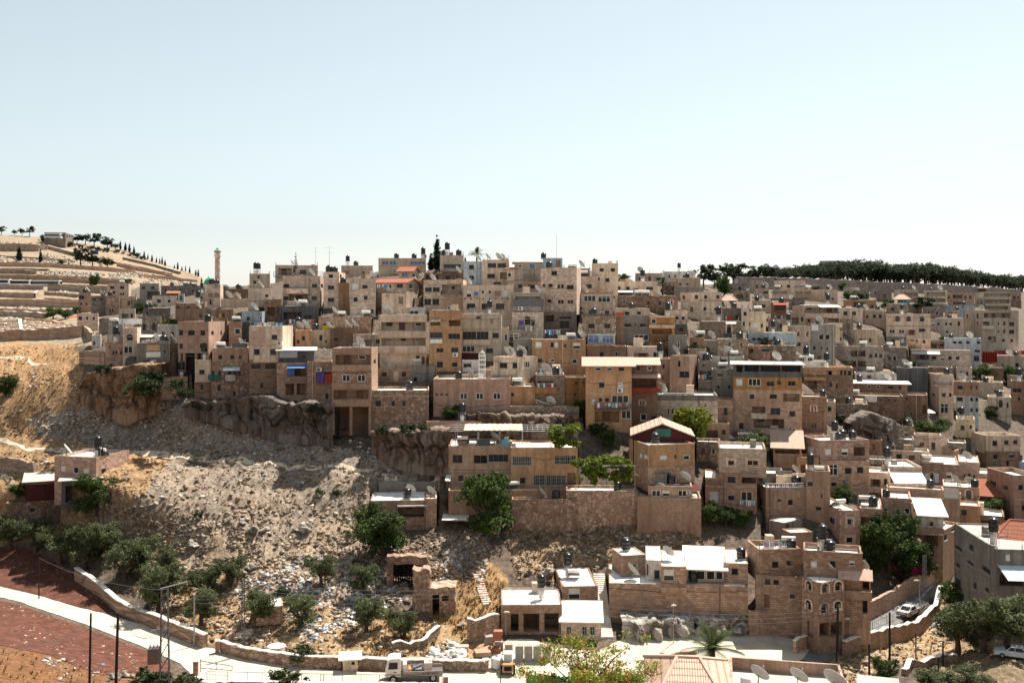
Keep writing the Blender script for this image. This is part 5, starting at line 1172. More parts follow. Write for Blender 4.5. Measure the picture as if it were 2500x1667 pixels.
def sheet(name, label, poly, m, lift, step=9.0, kind='structure'):
    """a thin ground covering with a crisp outline, laid over the terrain"""
    pts = [Vector(p) for p in poly]; n = len(pts); edge = []
    for k in range(n):
        a, b = pts[k], pts[(k+1) % n]; c = max(1, int((b-a).length/step))
        for t in range(c):
            q = a.lerp(b, t/c); r = random.Random(int(q.x*7+q.y*13))
            edge.append(q+Vector((r.uniform(-1.2, 1.2), r.uniform(-.7, .7))) if t else q)
    ne = len(edge); vs = list(edge)
    x0, x1 = min(p.x for p in pts), max(p.x for p in pts); y0, y1 = min(p.y for p in pts), max(p.y for p in pts)
    gx, gy = np.meshgrid(np.arange(x0, x1, step), np.arange(y0, y1, step*.6)); gx = gx.ravel(); gy = gy.ravel()
    k = inpoly(gx, gy, [tuple(p) for p in edge])
    E = np.array([tuple(p) for p in edge])
    for x, y in zip(gx[k], gy[k]):
        if np.min((E[:, 0]-x)**2+(E[:, 1]-y)**2) > (step*.35)**2: vs.append(Vector((x, y)))
    ov, oe, of, *_ = geometry.delaunay_2d_cdt(vs, [(i, (i+1) % ne) for i in range(ne)], [], 1, 1e-4)
    mb = MB()
    for v in ov: mb.v.append(tuple(G(v.x, v.y, lift)))
    for f in of: mb.f.append(tuple(f)); mb.m.append(0)
    o = mb.build(name, m, None, True)
    me = o.data; up = sum(1 for p in me.polygons if p.normal.z > 0)
    if up < len(me.polygons)/2: me.flip_normals()
    return tag(o, label, None, None, kind)
def lands():
    sheet('field', 'ploughed red brown field between road and grove', FIELD_A, plain_ground('red_soil', (.085, .030, .018), .9, .45, 1.7, 1.0), .05)
    sheet('field', 'ploughed red brown field below the road', FIELD_B, MATS['red_soil'], .05)
    sheet('road', 'pale dusty valley road', ROAD_L, plain_ground('dust', (.55, .485, .385), .35, .62, 1.12, .3), .07)
    sheet('road', 'asphalt lane climbing behind the wall', ROAD_R, plain_ground('asphalt', (.15, .145, .14), .5, .75, 1.25, .2), .10)
    sheet('path', 'pale footpath crossing the slope', [(-60,1066),(0,1073),(60,1094),(130,1104),(320,1104),(420,1112),(560,1126),(660,1139),(740,1144),(860,1150),(960,1162),(1010,1174),(1010,1165),(960,1154),(860,1142),(740,1135),(660,1129),(560,1114),(420,1100),(320,1096),(130,1096),(60,1084),(0,1064),(-60,1056)], plain_ground('pale_dust', (.62, .50, .36), .6, .85, 1.1, .2), .05, 7)
    sheet('path', 'upper dirt track on the open slope', [(-60,880),(0,878),(60,880),(120,885),(120,881),(60,876),(0,874),(-60,875)], MATS['pale_dust'], .05, 8)
    sheet('path', 'short dirt path at the frame edge', [(-60,1145),(0,1165),(28,1180),(40,1176),(10,1156),(-60,1130)], MATS['pale_dust'], .05, 8)
# ---------------------------------------------------------------- rock
def rock_mat(name='rock', c=(.40, .29, .22)):
    if name in MATS: return MATS[name]
    m, nt, b, N, L, val, math_, mix, ramp = node_mat(name); MATS[name] = m
    tc = N('TexCoord'); n = N('TexNoise'); n.inputs['Scale'].default_value = .22; n.inputs['Detail'].default_value = 8; n.inputs['Roughness'].default_value = .62; L(tc.outputs['Object'], n.inputs['Vector'])
    mp = N('Mapping'); mp.inputs['Scale'].default_value = (.9, .9, .16); L(tc.outputs['Object'], mp.inputs[0])
    s = N('TexNoise'); s.inputs['Scale'].default_value = 1; s.inputs['Detail'].default_value = 5; L(mp.outputs[0], s.inputs['Vector'])
    f = N('TexNoise'); f.inputs['Scale'].default_value = 2.4; f.inputs['Detail'].default_value = 6; f.inputs['Roughness'].default_value = .7; L(tc.outputs['Object'], f.inputs['Vector'])
    q = mix(ramp(n.outputs[0], (.38, 0.0), (.62, 1.0)), c4(c, .8), c4((c[0]*.95, c[1]*1.12, c[2]*1.3), 1.1))
    q = mix(math_('MULTIPLY', ramp(s.outputs[0], (.46, 0.0), (.62, 1.0)), .8), q, (.085, .055, .04, 1))
    q = mix(math_('MULTIPLY', ramp(f.outputs[0], (.5, 0.0), (.72, 1.0)), .5), q, c4(c, .45))
    L(q, b.inputs['Base Color'])
    bu = N('Bump'); bu.inputs['Strength'].default_value = 1; bu.inputs['Distance'].default_value = .5; L(f.outputs[0], bu.inputs['Height']); L(bu.outputs[0], b.inputs['Normal'])
    return m
def rock_face(name, label, top, bot, dk=1.0, bulge=1.6, m=None, seed=1, lean=.12, dd=None, kind='structure'):
    """a cliff: a noisy closed slab between an upper and a lower outline, at the depth of its foot"""
    xs = np.arange(top[0][0], top[-1][0]+.1, 1.6); ty = np.interp(xs, *zip(*top))+(fbm(xs*.06, xs*0+seed, 4, seed)-.5)*16+4; by = np.interp(xs, *zip(*bot))
    nr = 60; V = []; wr = np.random.RandomState(seed); cells = wr.uniform(-.45, .45, (4000, 2)); offs = wr.uniform(-1, 1, 4000)
    def worley(x, z, sc):
        X, Z = x/sc, z/sc; bi = np.floor(X).astype(int); bj = np.floor(Z).astype(int); f1 = np.full(X.shape, 9.); f2 = f1.copy(); o1 = f1*0
        for i in (-1, 0, 1):
            for j in (-1, 0, 1):
                h = ((bi+i)*73+(bj+j)*179) % 4000; q = np.hypot(X-(bi+i+.5+cells[h, 0]), Z-(bj+j+.5+cells[h, 1])); cl = q < f1
                f2 = np.where(cl, f1, np.minimum(f2, q)); o1 = np.where(cl, offs[h], o1); f1 = np.where(cl, q, f1)
        return o1, (f2-f1)
    d0 = D(xs, by)*dk if dd is None else np.interp(xs, *zip(*dd))
    d0 = np.convolve(np.r_[[d0[0]]*6, d0, [d0[-1]]*6], np.ones(13)/13, 'valid')
    back = []
    for k in range(nr):
        t = k/(nr-1); y = by+(ty-by)*t
        z = CZ-(y-HZ)/F*d0; x = (xs-CX)/F*d0
        hgt = (by-ty)/F*d0
        wx = x+(fbm(x*.3, z*.3, 2, seed+9)-.5)*4
        dsp = (fbm(wx*.16+seed*3, z*.10, 4, seed)-.5)*2.2*bulge-(1-np.abs(fbm(wx*.34, z*.10+seed, 3, seed+5)-.5)*5).clip(0, 1)*1.5-(1-np.abs(fbm(wx*.10, z*.5+seed, 3, seed+6)-.5)*6).clip(0, 1)*.9+(fbm(x*1.3, z*1.1, 3, seed+7)-.5)*.9
        wz = z+(fbm(x*.4, z*.4, 2, seed+2)-.5)*2.5; o_, e_ = worley(wx+wz*.25, wz*.75, 2.6); o2, e2 = worley(wx*1.1, wz+wx*.2, .95)
        dsp = dsp*.75+o_*.75-np.clip(.16-e_, 0, 1)*4.5+o2*.26-np.clip(.12-e2, 0, 1)*2
        dsp = dsp*(.35+.65*math.sin(math.pi*min(1, t*1.0+.05)))
        dep = d0-dsp+lean*hgt*t
        V.append(np.c_[(xs-CX)/F*d0, dep, z-(1.2 if k == 0 else 0)])
    top_back = V[-1].copy(); top_back[:, 1] += 5.0; top_back[:, 2] += .1; V.append(top_back)
    bb = top_back.copy(); bb[:, 2] = V[0][:, 2]-1; V.append(bb)
    V = np.stack(V); R_, n = V.shape[:2]
    i, j = np.meshgrid(np.arange(R_-1), np.arange(n-1), indexing='ij'); a = (i*n+j).ravel()
    o = np_mesh(name, V.reshape(-1, 3), np.c_[a, a+1, a+n+1, a+n], m or rock_mat(), False)
    return tag(o, label, None if kind == 'structure' else 'rock', None, kind if kind != 'thing' else None)
def boulder_mesh(seed, n=2):
    bm = bmesh.new(); bmesh.ops.create_icosphere(bm, subdivisions=4, radius=1); r = random.Random(seed)
    cut = [(Vector((r.gauss(0, 1), r.gauss(0, 1), r.gauss(0, 1))).normalized(), r.uniform(.5, .85)) for _ in range(14)]
    for v in bm.verts:
        for nn, dd in cut:
            e = v.co.dot(nn)-dd
            if e > 0: v.co -= nn*e
        c = v.co; f = float(fbm(np.array(c.x*1.6+c.z*1.1+seed*5), np.array(c.y*1.6-c.z*1.3), 4, seed))-.5; g_ = abs(float(fbm(np.array(c.x*2.2+7), np.array(c.z*2.2+c.y), 3, seed+4))-.5)
        v.co = c*(1+f*.5-max(0, .12-g_)*1.3)
    me = bpy.data.meshes.new('boulder'); bm.to_mesh(me); bm.free(); me.materials.append(rock_mat('pale_rock', (.56, .47, .38))); return me
def ruin(name, label, x0, x1, yt, yb, dep, hole=None, d=None, seed=1, m=None):
    """broken masonry: a thick noisy block with a ragged top and an optional real opening through its front"""
    d = float(D((x0+x1)/2, yb))*.99 if d is None else d
    a = P(x0, yb, d); ln = (x1-x0)/F*d; h = (yb-yt)/F*d; root = empty(name, a, 0, label, 'ruin'); mb = MB(); nx, nz = max(4, int(ln/.3)), max(4, int(h/.3))
    top = [h*(1-.22*float(fbm(np.array(i*.35), np.array(seed*3.3), 3, seed))) for i in range(nx+1)]
    def pt(i, k, y):
        x = ln*i/nx; z = top[i]*k/nz-1.2*(k == 0); q = float(fbm(np.array(x*1.3+seed), np.array(z*1.3+y), 3, seed))-.5; e = (1 if i == nx else -1 if i == 0 else 0)
        return (x+e*q*.5, y+(q*.5 if y < dep*.5 else -q*.5), z)
    hl = lambda i, k: hole and any(b[0] < (x0+(x1-x0)*(i+.5)/nx) < b[1] and b[2] < yb-(k+.5)/nz*(yb-yt) < b[3] for b in hole)
    for i in range(nx):
        for k in range(nz):
            if hl(i, k):
                for (p, q) in (((i, k), (i+1, k)), ((i+1, k), (i+1, k+1)), ((i+1, k+1), (i, k+1)), ((i, k+1), (i, k))):
                    mb.quad(pt(*p, 0), pt(*q, 0), pt(*q, dep), pt(*p, dep))
                continue
            mb.quad(pt(i, k, 0), pt(i+1, k, 0), pt(i+1, k+1, 0), pt(i, k+1, 0)); mb.quad(pt(i+1, k, dep), pt(i, k, dep), pt(i, k+1, dep), pt(i+1, k+1, dep))
        mb.quad(pt(i, nz, 0), pt(i+1, nz, 0), pt(i+1, nz, dep), pt(i, nz, dep))
    for k in range(nz):
        mb.quad(pt(0, k, dep), pt(0, k, 0), pt(0, k+1, 0), pt(0, k+1, dep)); mb.quad(pt(nx, k, 0), pt(nx, k, dep), pt(nx, k+1, dep), pt(nx, k+1, 0))
    mb.build('masonry', m or mat('ru', 'rstone'), root)
    return root
BOUL = []
def boulder(px, py, wpx, label, hk=.7, group=None, m=None, sink=.25):
    if not BOUL: BOUL.extend(boulder_mesh(k) for k in range(5))
    g = G(px, py); s = wpx/F*g.y/2
    me = BOUL[int(px+py) % 5]
    if m: me = me.copy(); me.materials.clear(); me.materials.append(m)
    o = bpy.data.objects.new('boulder', me); COL.objects.link(o)
    o.location = g+Vector((0, 0, s*hk*(1-sink*2))); o.scale = (s, s*.9, s*hk); o.rotation_euler = (0, 0, (px*7) % 6)
    return tag(o, label, 'boulder', group)
def scatter(name, label, polys, m, smin, smax, seed, flat_k=.6, lift=0.0):
    """loose stones or litter as ONE object of kind stuff; polys = [(outline, count)]"""
    r = np.random.RandomState(seed); pts = []
    for poly, n in polys:
        q = np.array(poly, float); lo, hi = q.min(0), q.max(0); got = 0
        while got < n:
            p = r.uniform(lo, hi, (n*2, 2)); p = p[inpoly(p[:, 0], p[:, 1], poly)]; p = p[r.rand(len(p)) < np.clip((fbm(p[:, 0]*.035, p[:, 1]*.06, 3, seed)-.40)*6, .06, 1)][:n-got]; got += len(p); pts.append(p)
    p = np.concatenate(pts); n = len(p)
    d = D(p[:, 0], p[:, 1]); x = (p[:, 0]-CX)/F*d; z = H(x, d)
    s = smin*(smax/smin)**(r.rand(n)**2.2)
    base = np.array([(-1,-1,-1),(1,-1,-1),(1,1,-1),(-1,1,-1),(-1,-1,1),(1,-1,1),(1,1,1),(-1,1,1)], float)*.5
    B = base[None]*(1+r.uniform(-.35, .35, (n, 8, 3)))*s[:, None, None]*np.c_[np.ones(n), r.uniform(.6, 1.2, n), r.uniform(.5, 1, n)*flat_k][:, None]
    ang = r.uniform(0, 6.28, n); ca, sa = np.cos(ang), np.sin(ang); tl = r.uniform(-.5, .5, n)
    X = B[..., 0]*ca[:, None]-B[..., 1]*sa[:, None]; Y = B[..., 0]*sa[:, None]+B[..., 1]*ca[:, None]; Z = B[..., 2]+B[..., 0]*tl[:, None]
    V = np.stack([X+x[:, None], Y+d[:, None], Z+(z+s*.15*flat_k+lift)[:, None]], -1).reshape(-1, 3)
    Fq = np.array([(3,2,1,0),(4,5,6,7),(0,1,5,4),(1,2,6,5),(2,3,7,6),(3,0,4,7)])
    Q = (np.arange(n)[:, None, None]*8+Fq[None]).reshape(-1, 4)
    return tag(np_mesh(name, V, Q, m), label, None, None, 'stuff')
def tufts(name, label, polys, m, hmin, hmax, seed, blades=9):
    r = np.random.RandomState(seed); pts = []
    for poly, n in polys:
        q = np.array(poly, float); lo, hi = q.min(0), q.max(0); got = 0
        while got < n:
            p = r.uniform(lo, hi, (n*2, 2)); p = p[inpoly(p[:, 0], p[:, 1], poly)][:n-got]; got += len(p); pts.append(p)
    p = np.concatenate(pts); n = len(p); d = D(p[:, 0], p[:, 1]); x = (p[:, 0]-CX)/F*d; z = H(x, d); h = r.uniform(hmin, hmax, n)
    c = np.repeat(np.c_[x, d, z-.03], blades, 0); hh = np.repeat(h, blades)*r.uniform(.6, 1.1, n*blades); k = n*blades
    a = r.uniform(0, 6.28, k); sp = r.uniform(.2, 1.0, k)*hh; w = hh*.28
    tip = c+np.c_[np.cos(a)*sp, np.sin(a)*sp, hh]; sd = np.c_[-np.sin(a)*w, np.cos(a)*w, 0*w]; mid = c*.45+tip*.55
    V = np.stack([c-sd*.5, c+sd*.5, mid+sd*.5, tip], 1).reshape(-1, 3); Q = np.arange(k*4).reshape(-1, 4)
    return tag(np_mesh(name, V, Q, m), label, None, None, 'stuff')
def run_wall(name, label, pts, h, th, m, cat='wall', cap=None, group=None, jit=.06, under=1.5, dk=1.0):
    """a garden, road or terrace wall following the ground; pts are the photograph columns and rows of its foot"""
    q = []
    for (xa, ya), (xb, yb) in zip(pts, pts[1:]):
        c = max(1, int(math.hypot(xb-xa, yb-ya)/9))
        q += [(xa+(xb-xa)*t/c, ya+(yb-ya)*t/c) for t in range(c)]
    q.append(pts[-1]); r = random.Random(int(pts[0][0]*3+pts[0][1]))
    W_ = [G(x, y) for x, y in q]; mb = MB(); cb = MB(); root = W_[0]
    prev = None
    for k, w in enumerate(W_):
        a = W_[max(0, k-1)]; b = W_[min(len(W_)-1, k+1)]; t = (b-a); t.z = 0; t.normalize(); nrm = Vector((-t.y, t.x, 0))*th/2
        zt = w.z+h*(1+r.uniform(-jit, jit)); l = w-nrm-root; rr = w+nrm-root
        ring = [Vector((l.x, l.y, w.z-under-root.z)), Vector((rr.x, rr.y, w.z-under-root.z)), Vector((rr.x, rr.y, zt-root.z)), Vector((l.x, l.y, zt-root.z))]
        if prev:
            for i in range(4): j = (i+1) % 4; mb.quad(prev[i], prev[j], ring[j], ring[i])
            if cap:
                up = Vector((0, 0, .1)); e = nrm.normalized()*.05; z0 = Vector((0, 0, .003))
                P_ = [prev[3]-e+z0, prev[2]+e+z0, ring[2]+e+z0, ring[3]-e+z0]
                cb.hexa(P_+[p+up for p in P_])
        else: mb.poly(ring[::-1])
        prev = ring
    mb.poly(prev)
    rt = empty(name, root, 0, label, cat, group)
    mb.build('masonry', m, rt)
    if cap: cb.build('coping', cap, rt)
    return rt
# ---------------------------------------------------------------- trees
def crown(name, lobes, n, leaf, m, seed, clump=.34, aspect=.6, parent=None, droop=0.0):
    """many leaf faces gathered in clumps through the crown's volume"""
    r = np.random.RandomState(seed); L_ = np.array(lobes, float); vol = (L_[:, 3]*L_[:, 4]*L_[:, 5])**.8; vol /= vol.sum()
    nc = max(12, n//34); li = r.choice(len(L_), nc, p=vol); dv = r.normal(size=(nc, 3)); dv /= np.linalg.norm(dv, axis=1)[:, None]
    cc = L_[li, :3]+dv*L_[li, 3:6]*(r.rand(nc, 1)**.42)*.95; cs = clump*np.mean(L_[li, 3:6], 1)*r.uniform(.6, 1.3, nc)
    k = r.randint(0, nc, n); dv = r.normal(size=(n, 3)); dv /= np.linalg.norm(dv, axis=1)[:, None]
    c = cc[k]+dv*cs[k][:, None]*(r.rand(n, 1)**.5)*np.array([1, 1, .75]); c[:, 2] -= droop*np.abs(r.normal(size=n))
    nn = dv*.6+r.normal(size=(n, 3))*.7+np.array([0, 0, .35]); nn /= np.linalg.norm(nn, axis=1)[:, None]
    u = np.cross(nn, r.normal(size=(n, 3))); u /= np.linalg.norm(u, axis=1)[:, None]; w = np.cross(nn, u)
    s = leaf*r.uniform(.6, 1.35, (n, 1))*.5; u = u*s; w = w*s*aspect
    V = np.stack([c-u, c-w, c+u, c+w], 1).reshape(-1, 3); Q = np.arange(n*4).reshape(-1, 4)
    return np_mesh(name, V, Q, m, False, parent)
def limbs(h, spread, n, r0, seed, lean=0.0, zf=.35):
    r = random.Random(seed); mb = MB(); fork = Vector((lean, 0, h*zf))
    mb.tube([Vector((0, 0, -.4)), Vector((lean*.4, .05, h*zf*.5)), fork], [r0*1.25, r0*.95, r0*.8], sides=7)
    for k in range(n):
        a = 2*math.pi*k/n+r.uniform(-.4, .4); s = spread*r.uniform(.5, .9)
        e = Vector((lean+math.cos(a)*s, math.sin(a)*s, h*r.uniform(.6, .82))); mid = fork.lerp(e, .5)+Vector((r.uniform(-.2, .2), r.uniform(-.2, .2), -.1*h*.3))
        mb.tube([fork, mid, e], [r0*.6, r0*.4, r0*.15], sides=5)
        for _ in range(2):
            e2 = mid+Vector((r.uniform(-1, 1), r.uniform(-1, 1), r.uniform(.3, 1)))*spread*.4; mb.bar(mid, e2, r0*.25, 0, 4, r0*.08)
    return mb
BARK = lambda: plain_ground('bark', (.085, .06, .045), 3, .7, 1.4, .8)
def mk_tree(kind, seed):
    r = random.Random(seed*31+len(kind)); root = empty(kind, (0, 0, 0))
    if kind == 'olive_tree':
        lo = [(r.uniform(-1.5, 1.5), r.uniform(-1.5, 1.5), r.uniform(1.6, 4.2), r.uniform(.85, 1.35), r.uniform(.85, 1.35), r.uniform(.7, 1.1)) for _ in range(12)]
        limbs(4.6, 1.9, 4, .3, seed, r.uniform(-.5, .5), .3).build('trunk', BARK(), root)
        crown('crown', lo, 9000, .24, leaf_mat('olive_leaf', (.07, .09, .034), (.165, .19, .085)), seed, .42, .45, root)
    elif kind == 'pine_tree':
        lo = [(r.uniform(-2.6, 2.6), r.uniform(-2.6, 2.6), r.uniform(4.2, 8.4), r.uniform(1.3, 2.3), r.uniform(1.3, 2.3), r.uniform(.9, 1.5)) for _ in range(13)]
        limbs(8.4, 2.8, 5, .28, seed, r.uniform(-.6, .6), .55).build('trunk', BARK(), root)
        crown('crown', lo, 5200, .5, leaf_mat('pine_leaf', (.016, .028, .012), (.04, .06, .022)), seed, .4, .5, root)
    elif kind == 'cypress_tree':
        lo = [(0, 0, z, q, q, 1.1) for z, q in ((.9, .8), (2.2, 1.15), (3.6, 1.2), (5, 1.0), (6.4, .8), (7.6, .55), (8.7, .34), (9.5, .18))]
        m = MB(); m.bar((0, 0, -.4), (0, 0, 3), .2, sides=6); m.build('trunk', BARK(), root)
        crown('crown', lo, 5200, .5, leaf_mat('cypress_leaf', (.010, .020, .014), (.028, .042, .024)), seed, .85, .5, root)
    elif kind == 'leafy_tree':
        lo = [(r.uniform(-1.9, 1.9), r.uniform(-1.9, 1.9), r.uniform(1.6, 5.6), r.uniform(1.1, 1.9), r.uniform(1.1, 1.9), r.uniform(.9, 1.6)) for _ in range(12)]
        limbs(6, 2.2, 4, .26, seed, 0, .25).build('trunk', BARK(), root)
        crown('crown', lo, 11000, .28, leaf_mat('green_leaf', (.026, .052, .011), (.10, .15, .028)), seed, .4, .6, root)
    elif kind == 'bright_tree':
        lo = [(r.uniform(-1.7, 1.7), r.uniform(-1.7, 1.7), r.uniform(2.2, 5.6), r.uniform(1, 1.6), r.uniform(1, 1.6), r.uniform(.8, 1.3)) for _ in range(11)]
        limbs(6, 2.2, 5, .22, seed, 0, .35).build('trunk', BARK(), root)
        crown('crown', lo, 6000, .42, leaf_mat('lime_leaf', (.11, .16, .014), (.30, .32, .03)), seed, .38, .6, root)
    elif kind == 'shrub':
        lo = [(r.uniform(-1, 1), r.uniform(-1, 1), r.uniform(.4, 1.3), r.uniform(.6, 1), r.uniform(.6, 1), r.uniform(.45, .75)) for _ in range(7)]
        m = MB()
        for k in range(5): m.bar((0, 0, -.2), (r.uniform(-.8, .8), r.uniform(-.8, .8), 1.2), .05, 0, 4, .02)
        m.build('trunk', BARK(), root)
        crown('crown', lo, 2200, .24, leaf_mat('shrub_leaf', (.020, .038, .012), (.06, .085, .025)), seed, .45, .6, root)
    elif kind == 'palm_tree':
        m = MB(); m.tube([Vector((0, 0, -.5)), Vector((.1, 0, 2.2)), Vector((0, 0, 4.2))], [.32, .26, .24], sides=8); m.build('trunk', BARK(), root)
        f = MB()
        for k in range(34):
            a = k*2.4; el = r.uniform(.0, 1.4); ln = r.uniform(2.2, 3.0); p0 = Vector((0, 0, 4.2)); dr = Vector((math.cos(a)*math.cos(el), math.sin(a)*math.cos(el), math.sin(el)))
            pts = [p0+dr*(ln*t)+Vector((0, 0, -1.5*t*t*ln*.2)) for t in (0, .25, .5, .75, 1)]
            sd = Vector((-math.sin(a), math.cos(a), 0))
            for p, q in zip(pts, pts[1:]):
                for j in range(4):
                    b = p.lerp(q, j/4); t = .55*(1-.6*abs((b-p0).length/ln-.45))
                    for sg in (1, -1):
                        e = b+sd*sg*t+(q-p).normalized()*.32+Vector((0, 0, -.14)); f.poly([b, b+(q-p).normalized()*.09, e])
            f.tube(pts, [.04, .03, .025, .02, .01], sides=3)
        f.build('fronds', leaf_mat('palm_leaf', (.030, .048, .016), (.09, .11, .035)), root)
    elif kind == 'norfolk_pine':
        m = MB(); m.bar((0, 0, -.5), (0, 0, 10), .16, 0, 6, .03); m.build('trunk', BARK(), root)
        lo = []
        for k in range(9):
            z = 2.5+k*.85; q = 1.5-.14*k
            for j in range(5): a = j*1.256+k*.6; lo.append((math.cos(a)*q*.6, math.sin(a)*q*.6, z+.1, q*.42, q*.42, .14))
        crown('crown', lo, 4200, .34, leaf_mat('cypress_leaf', (.010, .020, .014), (.028, .042, .024)), seed, .5, .5, root)
    return root
TREES = {}; TH = dict(olive_tree=4.9, pine_tree=9.2, cypress_tree=10.2, leafy_tree=6.6, bright_tree=6.4, shrub=1.9, palm_tree=5.6, norfolk_pine=10.2)
def tree(kind, px, py, hpx, label, group=None, var=0, cat='tree', wide=1.0, d=None, sink=.0):
    key = (kind, var)
    first = key not in TREES
    if first: TREES[key] = mk_tree(kind, var+1)
    o = TREES[key] if first else copy_tree(TREES[key])
    g = G(px, py) if d is None else P(px, py, d)
    s = hpx/F*g.y/TH[kind]
    o.location = g-Vector((0, 0, sink)); o.rotation_euler = (0, 0, (px*1.7+py) % 6.28); o.scale = (s*wide, s*wide, s)
    for q in ('label', 'category', 'group'):
        if q in o: del o[q]
    return tag(o, label, cat, group)
# ---------------------------------------------------------------- put the land together
ground(); lands()
ORK = rock_mat('orange_rock', (.34, .19, .105))
rock_face('rock_face', 'orange brown cliff under the cliff row', [(188,940),(205,905),(240,897),(300,893),(345,884),(390,884)], [(188,966),(215,980),(250,996),(280,1012),(310,1022),(345,1006),(390,990)], .978, 2.4, ORK, 3, .05)
rock_face('rock_face', 'grey stained cliff below the stone houses', [(452,972),(520,982),(600,964),(640,966),(690,984),(760,984),(814,980)], [(452,1000),(520,1016),(600,1042),(690,1066),(760,1070),(814,1078)], .985, 1.9, rock_mat('grey_rock', (.22, .165, .13)), 5, .1)
rock_face('rock_face', 'stained brown cliff below the rubble bastion', [(903,1050),(970,1052),(1046,1048),(1096,1046)], [(903,1092),(960,1124),(1000,1138),(1096,1146)], .985, 2.2, rock_mat('brown_rock', (.26, .175, .125)), 8, .05)
rock_face('rock_face', 'rock outcrop with a cave mouth', [(2085,1032),(2112,1018),(2140,1008),(2172,1016),(2200,1030),(2236,1070)], [(2085,1075),(2112,1104),(2160,1122),(2200,1118),(2236,1094)], .995, 1.3, MATS['grey_rock'], 11, .25)
rock_face('rock_face', 'weathered pale rocks under the honey stone house', [(1520,1514),(1580,1518),(1640,1510),(1700,1510),(1760,1504),(1832,1506)], [(1520,1556),(1556,1564),(1600,1560),(1640,1554),(1700,1550),(1832,1548)], .998, 1.2, rock_mat('pale_rock', (.56, .47, .38)), 14, .02)
rock_face('rock_face', 'broken rocks above the pink pergola', [(1140,1008),(1200,1006),(1260,1014),(1340,1010),(1414,1014)], [(1140,1036),(1200,1050),(1300,1056),(1414,1056)], .99, 1.6, MATS['brown_rock'], 17, .3)
boulder(105, 1052, 26, 'big grey boulder on the dry slope', .8)
boulder(96, 1058, 14, 'smaller boulder leaning on the big grey one', .7)
boulder(124, 1075, 14, 'pale flat boulder by the footpath', .5)
for k, (x, y, w, t) in enumerate([(563,1282,26,'pale rock outcrop at the western end of the ledge'),(590,1290,24,'dark undercut rock of the ledge'),(618,1300,36,'largest rock of the slope ledge'),(648,1296,30,'rounded rock at the eastern end of the ledge'),(612,1385,34,'round pale boulder above the grove'),(592,1402,26,'dark hollow boulder beside the round pale one'),(470,1330,40,'broken white outcrop near the grove'),(745,1292,44,'white chalk outcrop on the slope'),(722,1288,22,'small chalk outcrop beside the white one'),(1060,1530,26,'brown square rock by the curved wall'),(1128,1526,26,'pale square boulder at the wall foot'),(1340,1412,34,'pale boulder behind the garage roof'),(1290,1408,28,'split boulder above the garage'),(1318,1440,22,'low boulder by the garage corner'),(300,1650,34,'biggest pale block beside the red field'),(322,1652,22,'second pale block beside the red field'),(346,1646,20,'angular pale block beside the red field'),(270,1655,26,'flat pale block beside the red field'),(862,1362,30,'rubble mound beside the ruined arch')]):
    boulder(x, y, w, t, .75 if k % 2 else .6)
for x, y, w, hk, t in ((1566,1566,30,1.5,'bulging pale boulder with a split foot'),(1606,1562,38,1.2,'pair of fused boulders under the honey house'),(1636,1556,20,1.7,'narrow standing boulder under the honey house'),(1666,1552,56,.85,'broad smooth boulder under the honey house'),(1716,1550,44,.7,'low dark boulder under the honey house'),(1752,1550,60,.8,'wide rounded boulder below the end room'),(1806,1548,54,.9,'rounded boulder at the corner of the stepped wall')):
    boulder(x, y, w, t, hk, None, MATS['pale_rock'])
# loose stone, litter and weeds
STONE = island_mat('loose_stone', [(3, (.52,.42,.32)), (4, (.38,.28,.20)), (3, (.27,.20,.145)), (1, (.70,.62,.53)), (2, (.18,.125,.09))])
LITTER = island_mat('litter', [(9, (.85,.83,.82)), (3, (.60,.66,.74)), (.7, (.15,.32,.6)), (.35, (.6,.15,.1)), (4, (.35,.33,.33)), (4, (.6,.5,.4)), (.5, (.2,.4,.48))], .6)
WEED = island_mat('dry_weed', [(3, (.46,.27,.11)), (3, (.38,.21,.085)), (2, (.52,.37,.20)), (2, (.28,.16,.07)), (1, (.18,.17,.08))])
SL = [(-100,1100),(330,1100),(420,1115),(700,1150),(1000,1180),(905,1230),(900,1340),(1060,1300),(1060,1360),(1000,1540),(560,1570),(420,1500),(330,1420),(250,1300)]
scatter('rubble', 'loose stones over the barren slope', [([(60,1020),(330,965),(420,985),(700,1065),(930,1120),(1050,1140),(1050,1170),(700,1145),(420,1108),(200,1085)], 6500), (SL, 9500), ([(-80,845),(190,850),(215,985),(330,1012),(200,1060),(-80,1060)], 1800),
    ([(250,1260),(560,1280),(640,1330),(880,1270),(900,1350),(700,1440),(450,1420),(330,1340)], 5000), ([(1060,1300),(1150,1290),(1200,1340),(1180,1430),(1060,1390)], 2600), ([(1230,1300),(1420,1262),(1700,1290),(1730,1350),(1480,1380),(1380,1430),(1260,1420)], 5000),
    ([(2000,1620),(2120,1562),(2260,1510),(2330,1450),(2400,1540),(2200,1620),(2100,1690)], 1500), ([(380,1430),(560,1410),(760,1490),(1000,1520),(1150,1600),(860,1625),(560,1585),(420,1510)], 2500), ([(900,1340),(1060,1300),(1080,1400),(1000,1470),(900,1450)], 2500)], STONE, .06, .6, 3)
scatter('rubble', 'dumped stones among the village houses', [([(180,800),(2480,800),(2480,1010),(1400,1060),(1000,1000),(400,980)], 3000), ([(1500,700),(2480,720),(2480,800),(1500,800)], 1200), ([(1240,1000),(1420,1000),(1420,1056),(1140,1050)], 900)], STONE, .12, .55, 4)
